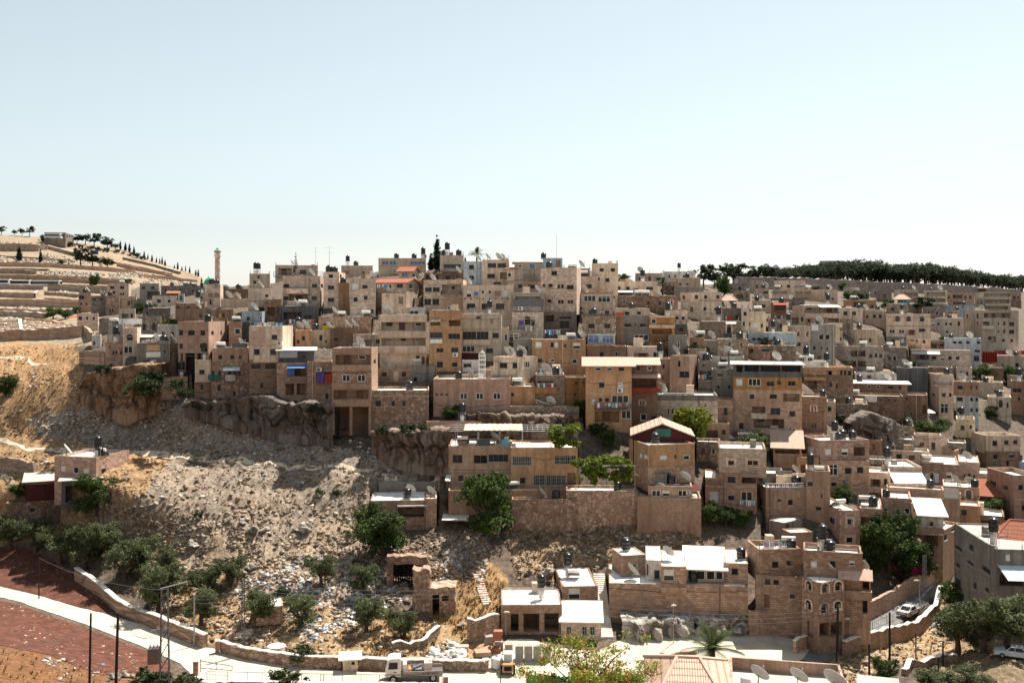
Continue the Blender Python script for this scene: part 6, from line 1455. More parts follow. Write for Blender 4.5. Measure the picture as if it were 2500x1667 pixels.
scatter('litter', 'thrown litter spilling down the tip', [([(600,1400),(780,1350),(890,1390),(870,1520),(760,1540),(560,1450)], 1900), ([(820,1400),(960,1380),(980,1470),(850,1500)], 900), ([(700,1480),(860,1480),(840,1560),(740,1580)], 700), ([(80,1020),(330,970),(420,990),(700,1070),(700,1130),(200,1080)], 450), (SL, 160), ([(560,990),(820,1060),(960,1110),(900,1130),(600,1070)], 450), ([(2280,1500),(2320,1480),(2330,1540),(2270,1545)], 160), ([(100,1600),(250,1620),(300,1650),(120,1660)], 70), ([(1060,1370),(1140,1350),(1130,1420),(1060,1410)], 160)], LITTER, .08, .6, 5, .5)
tufts('dry_weeds', 'orange dry weeds on the slope', [(SL, 2200), ([(-80,850),(190,850),(215,985),(200,1060),(-80,1060)], 900), ([(1000,1400),(1160,1360),(1240,1440),(1230,1520),(1130,1560),(1020,1490)], 900), ([(960,1500),(1080,1520),(1060,1600),(920,1630),(860,1610)], 700), ([(250,1270),(420,1260),(420,1330),(280,1320)], 400), ([(1230,1300),(1420,1262),(1700,1290),(1730,1350),(1380,1430),(1260,1420)], 1100), ([(380,1430),(560,1410),(860,1530),(860,1620),(560,1585),(420,1510)], 500), ([(2000,1620),(2260,1510),(2400,1540),(2100,1690)], 220), ([(-80,1570),(120,1600),(300,1650),(350,1690),(-80,1690)], 160), ([(1240,1005),(1420,1005),(1420,1030),(1240,1030)], 160), ([(2030,985),(2120,985),(2120,1000),(2030,1000)], 60)], WEED, .12, .5, 6)
scatter('field_stones', 'small pale stones lying in the red fields', [(FIELD_A[1:-1], 420), (FIELD_B[1:-1], 620)], STONE, .05, .28, 16)
# ---------------------------------------------------------------- trees and plants
GRP = 'olive trees of the valley grove'
for k, (x, y, h, t) in enumerate([(22,1338,95,'dark olive at the frame edge under the retaining wall'),(86,1346,98,'olive between the retaining wall and the red field'),(146,1376,112,'wide olive over the top corner of the red field'),(208,1388,120,'tall olive leaning over the field wall'),(258,1372,104,'olive behind the tall one by the field wall'),(303,1424,112,'olive with a bare forked trunk over the field wall'),(345,1390,98,'olive at the upper grove edge'),(388,1494,138,'big olive beside the lattice tower'),(410,1400,76,'small olive at the end of the grove row'),(499,1454,92,'olive with twin trunk on the slope'),(562,1423,86,'olive in the lee of the ledge rocks'),(491,1540,100,'broad olive behind the slim pole'),(644,1524,102,'olive shading the stone bunker'),(731,1530,98,'olive on the lower rim of the tip'),(784,1434,90,'lone olive at the top of the tip'),(894,1538,98,'olive beside the blue litter'),(985,1554,92,'olive below the ruined pillar'),(890,1446,86,'dark olive in the shade of the pine')]):
    tree('olive_tree', x, y, h*.88, t, GRP, k % 4)
for k, (x, y, h, w, kd, t, d) in enumerate([
    (935,1362,128,1.25,'leafy_tree','round dense pine in front of the pine house',None),(1184,1312,156,.98,'leafy_tree','large dark tree in front of the long ochre house',None),
    (1100,1030,42,1.2,'leafy_tree','bright leaved bush in the brown pink house yard',None),(1845,1120,66,1.35,'leafy_tree','grey green tree behind the pale block house',None),
    (2170,1402,150,1.0,'leafy_tree','tallest dark tree above the lane',None),(2232,1408,96,1.2,'leafy_tree','lighter tree beside the lane wall',None),(2128,1404,84,1.1,'leafy_tree','sloping tree with orange blossom by the wing house',None),
    (2060,1232,48,1.3,'leafy_tree','leafy tree on the long wing roof',None),(2425,1262,50,1.5,'leafy_tree','leafy vine tree under the orange roof',None),
    (2345,1502,84,1.1,'leafy_tree','dark tree touching the big grey house',None),(2338,1600,120,1.0,'olive_tree','grey olive at the dirt yard edge',None),(2402,1604,135,1.0,'olive_tree','tall grey olive beside the yard olive',None),(2462,1606,150,1.0,'olive_tree','great dark olive by the frame edge',None),(2420,1528,96,1.1,'leafy_tree','dark tree behind the yard olives',None),
    (2162,1676,66,1.0,'leafy_tree','low leafy tree beside the white tent roof',None),(2275,1700,75,1.4,'olive_tree','grey olive crown along the bottom edge',None),(2380,1712,84,1.3,'olive_tree','wide olive crown below the parked car',None),
    (2272,1078,58,1.5,'leafy_tree','dark tree under the white parasol',None),(2400,930,46,1.4,'leafy_tree','dark garden tree beside the brown stone house',None),(2446,932,42,1.4,'leafy_tree','second garden tree behind the white dome vent',None),(2480,930,36,1.3,'leafy_tree','garden tree nearest the orange screens',None),
    (2240,766,40,1.0,'pine_tree','slim pine beside the stacked balconies',None),(2266,768,44,1.0,'pine_tree','thicker pine over the broad cream house',None),(2168,754,26,1.5,'leafy_tree','round green tree beside the turquoise house',None),(2076,736,26,1.5,'leafy_tree','green tree above the flat ochre house',None),(2104,738,24,1.5,'leafy_tree','low tree beside the green one on the upper slope',None),(2052,710,20,1.5,'leafy_tree','small tree beside the lone window house',None),
    (1768,724,54,.9,'leafy_tree','tall garden tree below the skyline pines',None),(1862,702,24,1.5,'bright_tree','yellowish tree in front of the boundary wall',None),(1522,690,22,1.4,'leafy_tree','round tree between two skyline houses',None),
    (229,702,34,.9,'leafy_tree','thin tree beside the bus road',None),(310,696,16,1.6,'leafy_tree','low bush over the small cream house',None),(130,778,30,1.5,'leafy_tree','dark bush at the cemetery wall',None),(160,778,26,1.5,'leafy_tree','second bush at the cemetery wall',None),(188,766,18,1.5,'leafy_tree','bright bush over the pale stone house',None),
    (345,764,30,1.1,'leafy_tree','dark tree under the carport house',None),(404,746,32,1.2,'leafy_tree','dark tree beside the tiny outhouse',None),(266,808,32,1.2,'leafy_tree','dark tree behind the roof fence',None),(372,764,24,1.2,'leafy_tree','dark tree beside the squat rubble house',None),
    (15,964,56,1.0,'leafy_tree','round bush alone on the open slope',None),(236,1264,98,1.1,'leafy_tree','creeper covered tree below the lone house',None),(42,1206,34,1.3,'leafy_tree','green bush beside the brown shed',None),
    (1690,1098,112,1.0,'bright_tree','lime green tree beside the maroon loft',None),(640,770,30,1.2,'leafy_tree','green shrub growing beside the pink brown house',None),(1012,728,20,1.2,'bright_tree','yellow green bush by the outside stair',None),
    (1735,1282,60,1.0,'leafy_tree','dark garden tree under the roller shutter house',None),(1772,1288,50,1.0,'leafy_tree','second dark tree in the shaded garden',None),(1814,1288,46,1.1,'leafy_tree','dark tree below the hanging blue washing',None),(2305,1690,60,1.3,'leafy_tree','dark crown in the bottom corner',None)]):
    tree(kd, x, y, h, t, 'garden trees among the houses', k % 3, 'tree', w, d)
for k, (x, y, h, t, d) in enumerate([(345,962,46,'dark shrub clinging to the orange cliff',173.5),(362,940,34,'shrub in the cliff cleft',174),(432,952,28,'dark shrub on the brick red wall',172.5),(446,972,26,'shrub at the foot of the brick red wall',171.5),(255,912,24,'shrub on the cliff top',175),(768,1010,26,'shrub on the grey cliff',166.5),(938,1062,24,'hanging shrub under the bastion',160),(1000,1062,28,'larger hanging shrub under the bastion',159),(1038,1054,18,'small shrub at the bastion corner',158),(1690,868,26,'dark hedge clump below the orange hut',None),(1716,868,24,'second hedge clump below the pale hut',None),(1744,870,26,'hedge clump beside the rubble terrace',None),(1672,866,24,'hedge clump by the grey basement',None),(2165,1006,28,'dark shrub on the rock outcrop',None),(2196,1042,34,'shrub hanging down the rock outcrop',None),(2140,1004,22,'shrub at the outcrop crest',None),(1654,842,34,'tall green climber beside the orange house',None),(2050,1018,24,'green weed box in the ruin',None),(2020,1090,16,'rooftop plant on the shuttered house',None),(1445,865,24,'shrub on the stone bank under the blue room',None),(1510,862,20,'shrub on the stone bank by the pale pipe',None),(686,1450,24,'fresh green bush on the tip',None),(485,1262,14,'small green bush on the barren slope',None),(782,1206,14,'bush beside the slope ruts',None),(824,1212,14,'second bush beside the slope ruts',None),(1420,868,22,'shrub below the dark facade',None),(1610,1004,20,'ivy clump on the arched window house',None),(1720,1520,14,'plant on the honey stone wall',None),(1788,1448,18,'hanging plant high on the honey stone wall',None),(1778,1478,14,'hanging plant low on the honey stone wall',None),(753,1622,44,'thin leafy shrub over the road wall',None),(715,1680,50,'green shrub beside the road railing',None),(380,1690,64,'green shrub at the lattice tower foot',None),(438,1690,44,'broad leaved plant beside the tower foot',None),(1160,1300,20,'weed bush under the dark tree',None)]):
    if d is not None and d < 180 and 1700 < x < 1800: d = None
    tree('shrub', x, y, h, t, 'shrubs on walls and slopes', k % 3, 'shrub', 1.2, d)
for k, (x, y, h, kd, t) in enumerate([(1150,802,26,'leafy_tree','shrubby tree in the yard of the wide cream block'),(1415,762,20,'leafy_tree','small green tree beside the glazed cream bay'),(1930,862,24,'leafy_tree','dark yard tree by the tiny windowed basement'),(2062,890,18,'shrub','bush below the striped house'),(1990,720,22,'leafy_tree','tree between the arcade and the lone window house'),(2150,866,22,'leafy_tree','dark tree by the low arched doorway'),(2300,840,20,'leafy_tree','tree above the long white house'),(2420,1015,30,'leafy_tree','dark tree beside the pointed window house'),(1870,840,20,'shrub','bush between the pale blue house and the rubble'),(2225,900,20,'leafy_tree','bush below the pinkish awning house'),(1765,905,18,'shrub','shrub over the framed roof house'),(960,905,16,'shrub','potted greenery on the bastion terrace'),(1420,1010,36,'leafy_tree','shaded tree between the ochre house and the rocks'),(1480,1085,40,'leafy_tree','shaded fig tree behind the vine arbour'),(1470,1060,30,'shrub','dark bush in the shaded lane of the ochre house'),(700,776,18,'leafy_tree','small tree beside the recessed rug house'),(2345,1250,40,'leafy_tree','tree in front of the brown arch house'),(1940,1320,30,'leafy_tree','tree behind the concrete tank room'),(1860,1290,26,'shrub','bush on the shaded terrace'),(2020,870,14,'shrub','weeds at the grey block foot')]):
    tree(kd, x, y, h, t, 'garden trees among the houses', k % 3, 'shrub' if kd == 'shrub' else 'tree', 1.3)
tree('palm_tree', 1618, 724, 42, 'date palm beside the long rubble house', None, 0, 'palm')
tree('palm_tree', 1738, 1706, 165, 'big palm rising behind the tiled roof', None, 1, 'palm', 1.1, 104)
tree('norfolk_pine', 722, 668, 54, 'norfolk pine rising behind the set back top storey', None, 0, 'tree', .8, 300)
tree('cypress_tree', 1067, 656, 82, 'tallest cypress on the village skyline', None, 0, 'cypress', 1.0)
tree('cypress_tree', 1052, 656, 44, 'lower cypress joined to the tallest one', None, 1, 'cypress', 1.3)
tree('cypress_tree', 1136, 650, 34, 'slim cypress beside the brown stone house', None, 0, 'cypress', .8)
tree('palm_tree', 1164, 654, 48, 'round palm behind the pale blue house', None, 0, 'palm', 1.0)
tree('cypress_tree', 1597, 668, 16, 'twin topped cypress behind the grey brown house', None, 1, 'cypress', 1.3)
tree('cypress_tree', 492, 690, 14, 'little cypress left of nothing but the minaret', None, 0, 'cypress', .9)
HANDLES = [o for o in bpy.data.objects if o.get('label') == 'little cypress left of nothing but the minaret']
for o in HANDLES: o['label'] = 'little cypress standing close to the minaret'
# cemetery hill: conifers, bushes
CY = [(47,638,36,1.5),(99,643,36,.9),(294,610,22,.9),(306,613,22,1.1),(316,616,22,1),(327,620,20,1),(352,631,18,1),(361,634,15,.9),(371,639,17,1.1),(382,642,15,.9),(390,644,14,.9),(396,645,19,.8),(403,649,15,1.2),(426,656,11,1),(434,658,19,.9),(444,661,11,1.2),(453,663,15,.7),(463,667,17,.9),(478,673,15,1.1),(484,675,19,.9)]
for k, (x, y, h, w) in enumerate(CY):
    t = 'broad dark conifer inside the cemetery' if k == 0 else 'slender cypress inside the cemetery' if k == 1 else f'{["", "", "first","second","third","fourth","fifth","sixth","seventh","eighth","ninth","tenth","eleventh","twelfth","thirteenth","fourteenth","fifteenth","sixteenth","seventeenth","eighteenth"][k]} cypress down the ridge from the ridge wood'
    tree('cypress_tree', x, y, h, t, 'cypresses on the cemetery ridge', k % 2, 'cypress', w)
for k, (x, y, h, w, t) in enumerate([(4,572,20,1.2,'ridge pine at the frame edge'),(36,574,14,1.3,'low ridge pine near the frame edge'),(54,576,20,1.2,'ridge pine beside the umbrella pine'),(72,577,24,1.2,'umbrella pine on the ridge'),(188,596,26,1.3,'first pine of the ridge wood beside the hotel'),(208,598,28,1.3,'second pine of the ridge wood'),(230,603,32,1.3,'third pine of the ridge wood'),(262,610,34,1.3,'tallest pine of the ridge wood'),(281,613,20,1.3,'last pine of the ridge wood'),(197,652,44,1.3,'wide pine among the graves'),(226,654,42,1.2,'pine beside the wide one among the graves'),(263,660,34,1.3,'umbrella pine among the graves')]):
    tree('pine_tree', x, y, h, t, 'pines on the cemetery hill', k % 3, 'pine', w)
for k, (x, y, h) in enumerate([(108,592,18),(127,595,14),(160,598,13),(174,603,13),(198,607,9),(222,610,11),(242,613,11),(260,615,11),(284,618,10),(299,620,6),(318,625,10),(335,630,14),(352,634,10),(145,648,14)]):
    tree('shrub', x, y, h, f'{["first","second","third","fourth","fifth","sixth","seventh","eighth","ninth","tenth","eleventh","twelfth","thirteenth"][k]} clipped bush below the ridge from the hotel' if k < 13 else 'lone bush between the graves', 'clipped bushes below the ridge', k % 3, 'shrub', 1.0)
for k, (x, y, h, w, t) in enumerate([(1718,704,56,1.2,'open crowned pine nearest the skyline houses'),(1744,704,52,1.0,'bare trunked pine next to the open crowned one'),(1776,704,64,1.3,'broad dark pine over the garden tree'),(1806,704,58,1.3,'pine beside the gap in the skyline trees'),(1842,698,52,1.4,'pine over the little red roof'),(1868,698,56,1.3,'pine at the start of the dense wood')]):
    tree('pine_tree', x, y, h, t, 'skyline pines', k % 3, 'pine', w)
def pine_wood():
    r = np.random.RandomState(5); tx = [1885,1935,1990,2050,2100,2150,2200,2250,2300,2350,2400,2450,2500,2620]; ty = [648,652,641,634,636,639,643,641,647,656,665,669,671,676]
    P0 = mk_tree('pine_tree', 9); ch = {c.name.split('.')[0]: c for c in P0.children}; out = []
    for nm in ('crown', 'trunk'):
        me = ch[nm].data; v = np.array([q.co[:] for q in me.vertices]); f = np.array([q.vertices[:] for q in me.polygons if len(q.vertices) == 4]); out.append((v, f))
    for c in list(P0.children): bpy.data.objects.remove(c)
    bpy.data.objects.remove(P0)
    for (v, f), nm, m, lb in zip(out, ('pine_wood', 'pine_wood_trunks'), (leaf_mat('pine_leaf', (.016, .028, .012), (.04, .06, .022)), BARK()), ('dense dark pine wood along the eastern skyline', 'trunks of the dense skyline wood')):
        r = np.random.RandomState(5); VV, FF, n = [], [], 0
        for x in np.arange(1880, 2620, 8.0):
            for row in range(2):
                px = x+r.uniform(-5, 5); d = float(D(px, np.interp(px, RIDGE[:, 0], RIDGE[:, 1])))*(1.0+.09*row)+r.uniform(-8, 8)
                X = (px-CX)/F*d; z0 = float(H(X, d)); top = np.interp(px, tx, ty)+r.uniform(-2, 9)
                s = max(.5, (CZ-(top-HZ)/F*d-z0)/9.0)*(1 if row else .92); a = r.uniform(0, 6.28); w = s*r.uniform(1.1, 1.6)
                ca, sa = math.cos(a)*w, math.sin(a)*w
                keep = f if nm != 'pine_wood' else f[r.choice(len(f), 1300, False)]
                q = np.c_[v[:, 0]*ca-v[:, 1]*sa+X, v[:, 0]*sa+v[:, 1]*ca+d, v[:, 2]*s+z0]
                if nm == 'pine_wood':
                    u = np.unique(keep); ix = np.full(len(v), -1); ix[u] = np.arange(len(u)); q = q[u]; keep = ix[keep]
                VV.append(q); FF.append(keep+n); n += len(q)
        tag(np_mesh(nm, np.concatenate(VV), np.concatenate(FF), m), lb, None, None, 'stuff')
pine_wood()
def arbour(label, px0, px1, py, d, dep, h, seed):
    a = P(px0, py, d); b = P(px1, py, d); ln = (b-a).length; root = empty('vine_arbour', a, 0, label, 'vine arbour'); r = random.Random(seed)
    m = MB()
    for x in (0, ln*.5, ln):
        for y in (0, dep): m.bar((x, y, -1.0), (x, y, h), .05)
    for y in (0, dep*.5, dep): m.bar((0, y, h), (ln, y, h), .035)
    m.build('frame', mat('metal', 'steel'), root)
    lo = [(ln*r.random(), dep*r.random(), h+r.uniform(-.2, .5), r.uniform(.8, 1.5), r.uniform(.6, 1.1), r.uniform(.25, .6)) for _ in range(int(ln*3))]+[(ln*r.random(), r.uniform(-.5, .6), h*r.uniform(.05, .85), .8, .5, .8) for _ in range(int(ln*3.2))]
    crown('foliage', lo, int(ln*1700), .34, leaf_mat('vine_leaf', (.08, .14, .012), (.26, .30, .03)), seed, .45, .7, root)
arbour('bright vine arbour beside the long ochre house', 1412, 1550, 1176, 147.5, 6, 2.4, 3)
arbour('vine arbour spilling over the pergola roof end', 1346, 1408, 1086, 152, 4, 2.2, 4)
arbour('yellow vine shade on the brown house terrace', 866, 905, 846, 196, 2.5, 1.4, 5)
arbour('vine over the dish house beside the tall pillars block', 384, 432, 812, 212, 4, 2.0, 6)
def bougainvillea():
    g = G(2214, 1432); root = empty('bougainvillea', g, 0, 'magenta bougainvillea hanging over the lane wall', 'climber')
    lo = [(x, y, z, 1.0, .7, .7) for x, y, z in ((-1.2, 0, 2.6), (0, .2, 3.0), (1.2, 0, 2.7), (.4, -.3, 2.0), (-.5, -.3, 1.7), (1.9, .2, 2.2))]
    crown('flowers', lo, 1500, .26, leaf_mat('magenta', (.38, .02, .12), (.58, .04, .20)), 3, .4, .8, root)
    crown('foliage', lo, 1500, .3, leaf_mat('green_leaf', (.022, .048, .010), (.085, .13, .022)), 4, .5, .7, root)
bougainvillea()
def near_tree():
    d = 64.0; g = Vector(((1440-CX)/F*d, d, 0)); g.z = float(H(g.x, d)); top = CZ-(1530-HZ)/F*d; h = top-g.z
    root = empty('rusty_leaf_tree', g, 0, 'near tree with green and rust coloured leaves', 'tree'); r = random.Random(12); m = MB()
    m.tube([Vector((0, 0, -.5)), Vector((.1, 0, h*.4)), Vector((-.1, .1, h*.62))], [.2, .14, .1], sides=7); lo = []
    for k in range(34):
        a = r.uniform(0, 6.28); s = r.uniform(.5, 4.4); e = Vector((math.cos(a)*s*1.0+.2, math.sin(a)*s*.6, h*r.uniform(.64, .98)-abs(s)*.22)); b = Vector((-.1, .1, h*r.uniform(.5, .62)))
        m.tube([b, b.lerp(e, .5)+Vector((0, 0, .25)), e], [.06, .04, .012], sides=5); lo.append((e.x, e.y, e.z, .8, .6, .42))
        lo.append((e.x*.75, e.y*.75, e.z-.3, .7, .5, .35))
    m.build('trunk', BARK(), root)
    crown('crown', lo, 9500, .22, leaf_mat('rusty_leaf', (.15, .26, .025), (.34, .44, .06), (.36, .14, .04)), 5, .95, .38, root)
near_tree()
# ---------------------------------------------------------------- walls
ST, RU, PK = mat('st', 'tan'), mat('ru', 'stone'), mat('ru', 'rstone')
CAP = roof_mat('roofw')
run_wall('wall', 'long stone wall with pale coping beside the grove', [(186,1414),(240,1450),(292,1496),(350,1522),(412,1546),(460,1566),(502,1581)], 1.7, .6, mat('ru', 'tan'), 'wall', CAP)
run_wall('wall', 'curved stone wall along the upper road edge', [(541,1592),(600,1608),(680,1621),(745,1629),(834,1631)], 1.35, .5, mat('ru', 'tan'), 'wall', CAP)
run_wall('wall', 'short stone wall behind the tow truck', [(876,1632),(950,1634),(1080,1636),(1186,1637)], 1.2, .6, mat('ru', 'stone'), 'wall', CAP)
run_wall('wall', 'low bent wall climbing into the grove', [(545,1568),(566,1552),(588,1532)], 1.1, .5, mat('ru', 'tan'))
run_wall('wall', 'low curved wall below the ruined pillar', [(957,1599),(1000,1592),(1040,1576),(1071,1546)], 1.0, .45, mat('ru', 'stone'), 'wall', CAP)
run_wall('wall', 'tall curved wall beside the garage', [(1141,1558),(1170,1556),(1196,1552),(1220,1546)], 2.6, .5, mat('ru', 'rstone'), 'wall', CAP)
run_wall('wall', 'retaining wall under the climbing lane', [(2060,1602),(2100,1590),(2140,1578),(2180,1564),(2220,1550),(2256,1534),(2284,1500),(2298,1466)], 2.0, .5, mat('st', 'rstone'), 'wall', CAP)
run_wall('wall', 'uphill stone wall along the climbing lane', [(2122,1512),(2170,1486),(2220,1454),(2268,1424),(2300,1404)], 2.4, .5, mat('st', 'tan'))
run_wall('wall', 'low wall at the foot of the dirt yard', [(2206,1652),(2220,1630),(2262,1620),(2335,1612)], 1.0, .5, mat('ru', 'tan'), 'wall', CAP)
run_wall('wall', 'short curved wall at the lane corner', [(1940,1596),(1950,1590),(1978,1578)], 1.7, .4, mat('st', 'tan'), 'wall', CAP)
run_wall('wall', 'stepped stone wall beside the projecting bay', [(1828,1552),(1860,1550),(1900,1546),(1952,1552)], 3.2, .6, mat('st', 'tan'))
run_wall('wall', 'low brick parapet along the bottom road edge', [(476,1684),(620,1686),(760,1688),(940,1690),(1088,1692)], 1.0, .4, mat('st', 'tan'), 'wall', CAP)
run_wall('kerb', 'curved pink kerb around the plaza terrace', [(1566,1618),(1612,1616),(1628,1604),(1660,1596),(1700,1596)], .35, .35, mat('st', 'pink'), 'kerb')
run_wall('kerb', 'inner curved kerb of the plaza terrace', [(1632,1616),(1650,1608),(1690,1606),(1724,1612)], .3, .3, mat('st', 'pink'), 'kerb')
run_wall('wall', 'stone garden wall above the lone house', [(-60,1140),(0,1146),(60,1152),(104,1154),(128,1146)], 2.2, .5, RU)
run_wall('wall', 'stone wall at the cliff corner path', [(196,886),(225,886),(258,884)], 2.4, .5, mat('st', 'rstone'))
run_wall('wall', 'ivy hung terrace wall below the orange house', [(2234,1112),(2270,1116),(2310,1122),(2340,1130)], 2.6, .5, mat('st', 'rstone'))
run_wall('wall', 'old stone bank under the glazed blue room', [(1436,872),(1480,872),(1530,870),(1582,868)], 2.8, .6, PK)
run_wall('wall', 'boundary wall in front of the pine wood', [(1790,706),(1890,706),(2000,708),(2170,714),(2300,718),(2490,728)], 4.4, .6, mat('ru', 'gstone'), 'wall', CAP)
run_wall('wall', 'stepped garden wall over the rock garden', [(1308,1000),(1360,1006),(1412,1014)], 1.6, .5, RU, 'wall', CAP)
for k, (pts, h, t) in enumerate([([(0,613),(50,613),(95,614)], 4.6, 'upper cemetery terrace wall below the ridge'), ([(100,603),(150,616),(215,634),(275,648)], 2.6, 'diagonal cemetery wall running down to the pines'), ([(0,650),(130,652),(280,664),(330,668)], 2.6, 'cemetery terrace wall behind the first conifers'),
    ([(0,668),(60,668),(88,670)], 2.2, 'short cemetery terrace wall above the buses'), ([(0,682),(70,682),(190,690),(300,697)], 2.6, 'long retaining wall above the bus road'), ([(0,706),(104,707)], 2.2, 'roadside wall below the buses'), ([(118,708),(190,711),(262,716)], 3.0, 'banded wall above the concrete frame house'),
    ([(0,724),(85,728),(92,722)], 2.4, 'stepped cemetery wall below the road'), ([(0,746),(56,748),(100,748),(192,750)], 2.8, 'tan cemetery wall beside the concrete frame house'), ([(0,772),(60,774),(112,778)], 2.0, 'cemetery terrace wall over the lower graves'),
    ([(62,786),(110,790),(160,798),(198,808)], 1.4, 'stepped boundary wall of the lower graves'), ([(0,834),(55,830),(110,827),(202,822)], 3.0, 'bottom wall of the cemetery'), ([(204,812),(216,820),(224,834)], 2.2, 'curved rubble wall at the cemetery corner'), ([(48,788),(52,812),(54,826)], 1.2, 'white cross wall between the lower graves'),
    ([(286,650),(340,662),(405,672)], 2.4, 'bare terrace wall on the sunny ridge flank'), ([(300,634),(380,652),(440,670)], 2.0, 'upper bare terrace wall on the ridge flank'), ([(340,678),(420,684),(480,692)], 2.2, 'lowest terrace wall on the ridge flank')]):
    run_wall('cemetery_wall', t, pts, h*.8, .7, mat('st', 'tan') if k % 3 else RU, 'wall', CAP if k % 2 else None, 'terrace walls of the cemetery')
for k, (x0, x1, ya, yb, h) in enumerate([(0,96,600,602,1.2),(0,180,628,640,1.0),(60,250,644,658,1.0),(0,120,660,662,1.1),(90,320,676,690,1.1),(0,70,675,676,.9),(120,262,699,704,1.0),(110,190,720,726,1.1),(110,192,734,740,1.1),(0,100,736,738,1.0),(0,112,760,764,.9),(56,190,782,798,.8),(0,48,797,796,.7),(0,48,812,810,.7),(58,196,806,814,.7),(262,420,640,672,1.0),(330,470,655,690,1.0)]):
    run_wall('cemetery_wall', ['thin upper','thin long','thin sloping','thin short','thin crooked','thin lower','thin narrow','thin cream','thin tan','thin grey','thin straight','thin stepped','thin inner','thin innermost','thin grave side','thin sunny','thin outer'][k]+' terrace course on the cemetery hill', [(x0, ya), ((x0+x1)/2, (ya+yb)/2-1), (x1, yb)], h, .5, RU if k % 2 else mat('st', 'tan'), 'wall', None, 'terrace walls of the cemetery')
# ---------------------------------------------------------------- graves
def graves():
    m = MB(); m.box(-.5, .5, -.9, .9, -.4, .75); g0 = m.build('grave', mat('flat', 'cream')); first = True
    rows = []
    for j in range(6):
        for i in range(11): rows.append((2+i*4.4+(j % 2)*1.5, 788+j*7.2))
    for j in range(4):
        for i in range(26): rows.append((58+i*5.2, 790+j*6+i*.55))
    r = random.Random(4)
    for x, y in rows:
        if y > 820: continue
        o = g0 if first else g0.copy()
        if not first: COL.objects.link(o)
        first = False
        o.location = G(x+r.uniform(-.8, .8), y+r.uniform(-.6, .6)); o.rotation_euler = (0, 0, r.uniform(.2, .5)); o.scale = (1, r.uniform(.8, 1.1), r.uniform(.8, 1.4))
        tag(o, 'pale box grave in the walled lowest cemetery terrace', 'grave', 'graves of the lowest terrace')
    scatter('distant_graves', 'pale graves packed on the upper terraces', [([(0,622),(180,640),(180,654),(0,648)], 700), ([(95,660),(330,672),(330,690),(200,684),(95,668)], 700), ([(15,752),(190,756),(190,764),(15,760)], 350), ([(280,655),(420,680),(470,700),(300,690)], 420), ([(100,620),(250,640),(250,650),(100,630)], 250), ([(0,590),(95,596),(95,604),(0,600)], 160), ([(110,712),(190,715),(190,722),(110,720)], 160), ([(0,715),(85,716),(85,722),(0,722)], 120), ([(0,778),(48,778),(48,786),(0,786)], 90), ([(60,786),(190,802),(196,812),(58,800)], 160)], island_mat('grave_stone', [(3, (.50,.43,.34)), (2, (.38,.32,.25)), (1, (.62,.57,.5))]), .5, 1.4, 8, .8)
graves()
# ---------------------------------------------------------------- minaret, hotel, street furniture, vehicles
roof_things()
def minaret():
    d = 330.0; b = P(531, 700, d); k = d/F; root = empty('minaret', b, 0, 'tall pale minaret with a small green dome', 'minaret'); m = MB(); H_ = 76*k
    m.lathe([(6.8*k, -4), (6.6*k, H_*.3), (6.4*k, H_*.62), (6.2*k, H_*.93)], (0, 0, 0), 8); m.build('shaft', mat('st', 'pale'), root)
    m = MB()
    for q in (.3, .55, .78): m.lathe([(6.9*k, 0), (6.9*k, .25)], (0, 0, H_*q), 8)
    m.build('band', mat('flat', 'tan'), root)
    m = MB(); m.lathe([(6.4*k, 0), (8.6*k, .6), (8.6*k, 1.0)], (0, 0, H_*.93), 12); m.build('gallery', mat('flat', 'cream'), root)
    m = MB(); z = H_*.93+1.0
    for i in range(8): a = i*math.pi/4; m.bar((6.2*k*math.cos(a), 6.2*k*math.sin(a), z), (6.2*k*math.cos(a), 6.2*k*math.sin(a), z+6*k), .12)
    m.lathe([(4*k, 0), (4*k, 6*k)], (0, 0, z), 8); m.build('lantern', mat('flat', 'pale'), root)
    m = MB(); m.lathe([(8.4*k, 0), (8.4*k, .5), (5*k, .8)], (0, 0, z+6*k), 12); m.build('cornice', mat('flat', 'grey'), root)
    m = MB(); m.lathe([(4.4*k, 0), (4.2*k, 1.5*k), (3*k, 4*k), (1*k, 6*k), (.3*k, 9*k)], (0, 0, z+6*k+.6), 12); m.build('dome', mat('gloss', 'green'), root, True)
minaret()
def small_dome():
    b = P(511, 694, float(D(515, 750))+3); root = empty('mosque_dome', b, 0, 'low green dome of the mosque hall', 'dome'); m = MB()
    m.lathe([(1.3, 0), (1.2, .6), (.8, 1.2), (.2, 1.6), (.05, 2.2)], (0, 0, 0), 14); m.build('dome_shell', mat('gloss', 'green'), root, True)
    m = MB(); m.lathe([(1.4, -.6), (1.4, 0)], (0, 0, 0), 14); m.build('drum', mat('flat', 'cream'), root)
small_dome()
building("hotel|low hotel on the ridge above the cemetery|108 160>180|568 590|co:gstone|d=600 dep=22 rc=roofg|w 574 4 6: 114 124 134 144 154;Sw 577 4 3: 164 170 176")
building("shed|small white gatehouse at the cemetery wall end|98 118|597 612|pl:cream|d=585 dep=5|w 605 2 3: 112")
building("shed|bus shelter roof below the pine wood|2362 2410|704 712|pl:brown|d=480 dep=6 roof=slab rc=roofw|o 2366 2406 706 711 2")
building("shed|red roofed shed beneath the skyline pines|1808 1842|694 704|pl:brown|d=440 dep=6 roof=shed rc=redtile rise=1.5|o 1812 1836 698 703 2")
building("house|flat roofed house carrying three big dishes|1785 2110|1775 1900|pl:tan|d=76 dep=16 ph=1.1 rc=roofg below=6|")
building("house|pink tiled hip roof house under the palm|1590 1790|1760 1900|pl:cream|d=66 dep=12 roof=hip rc=rosetile rise=2.3 ov=.5 below=5|")
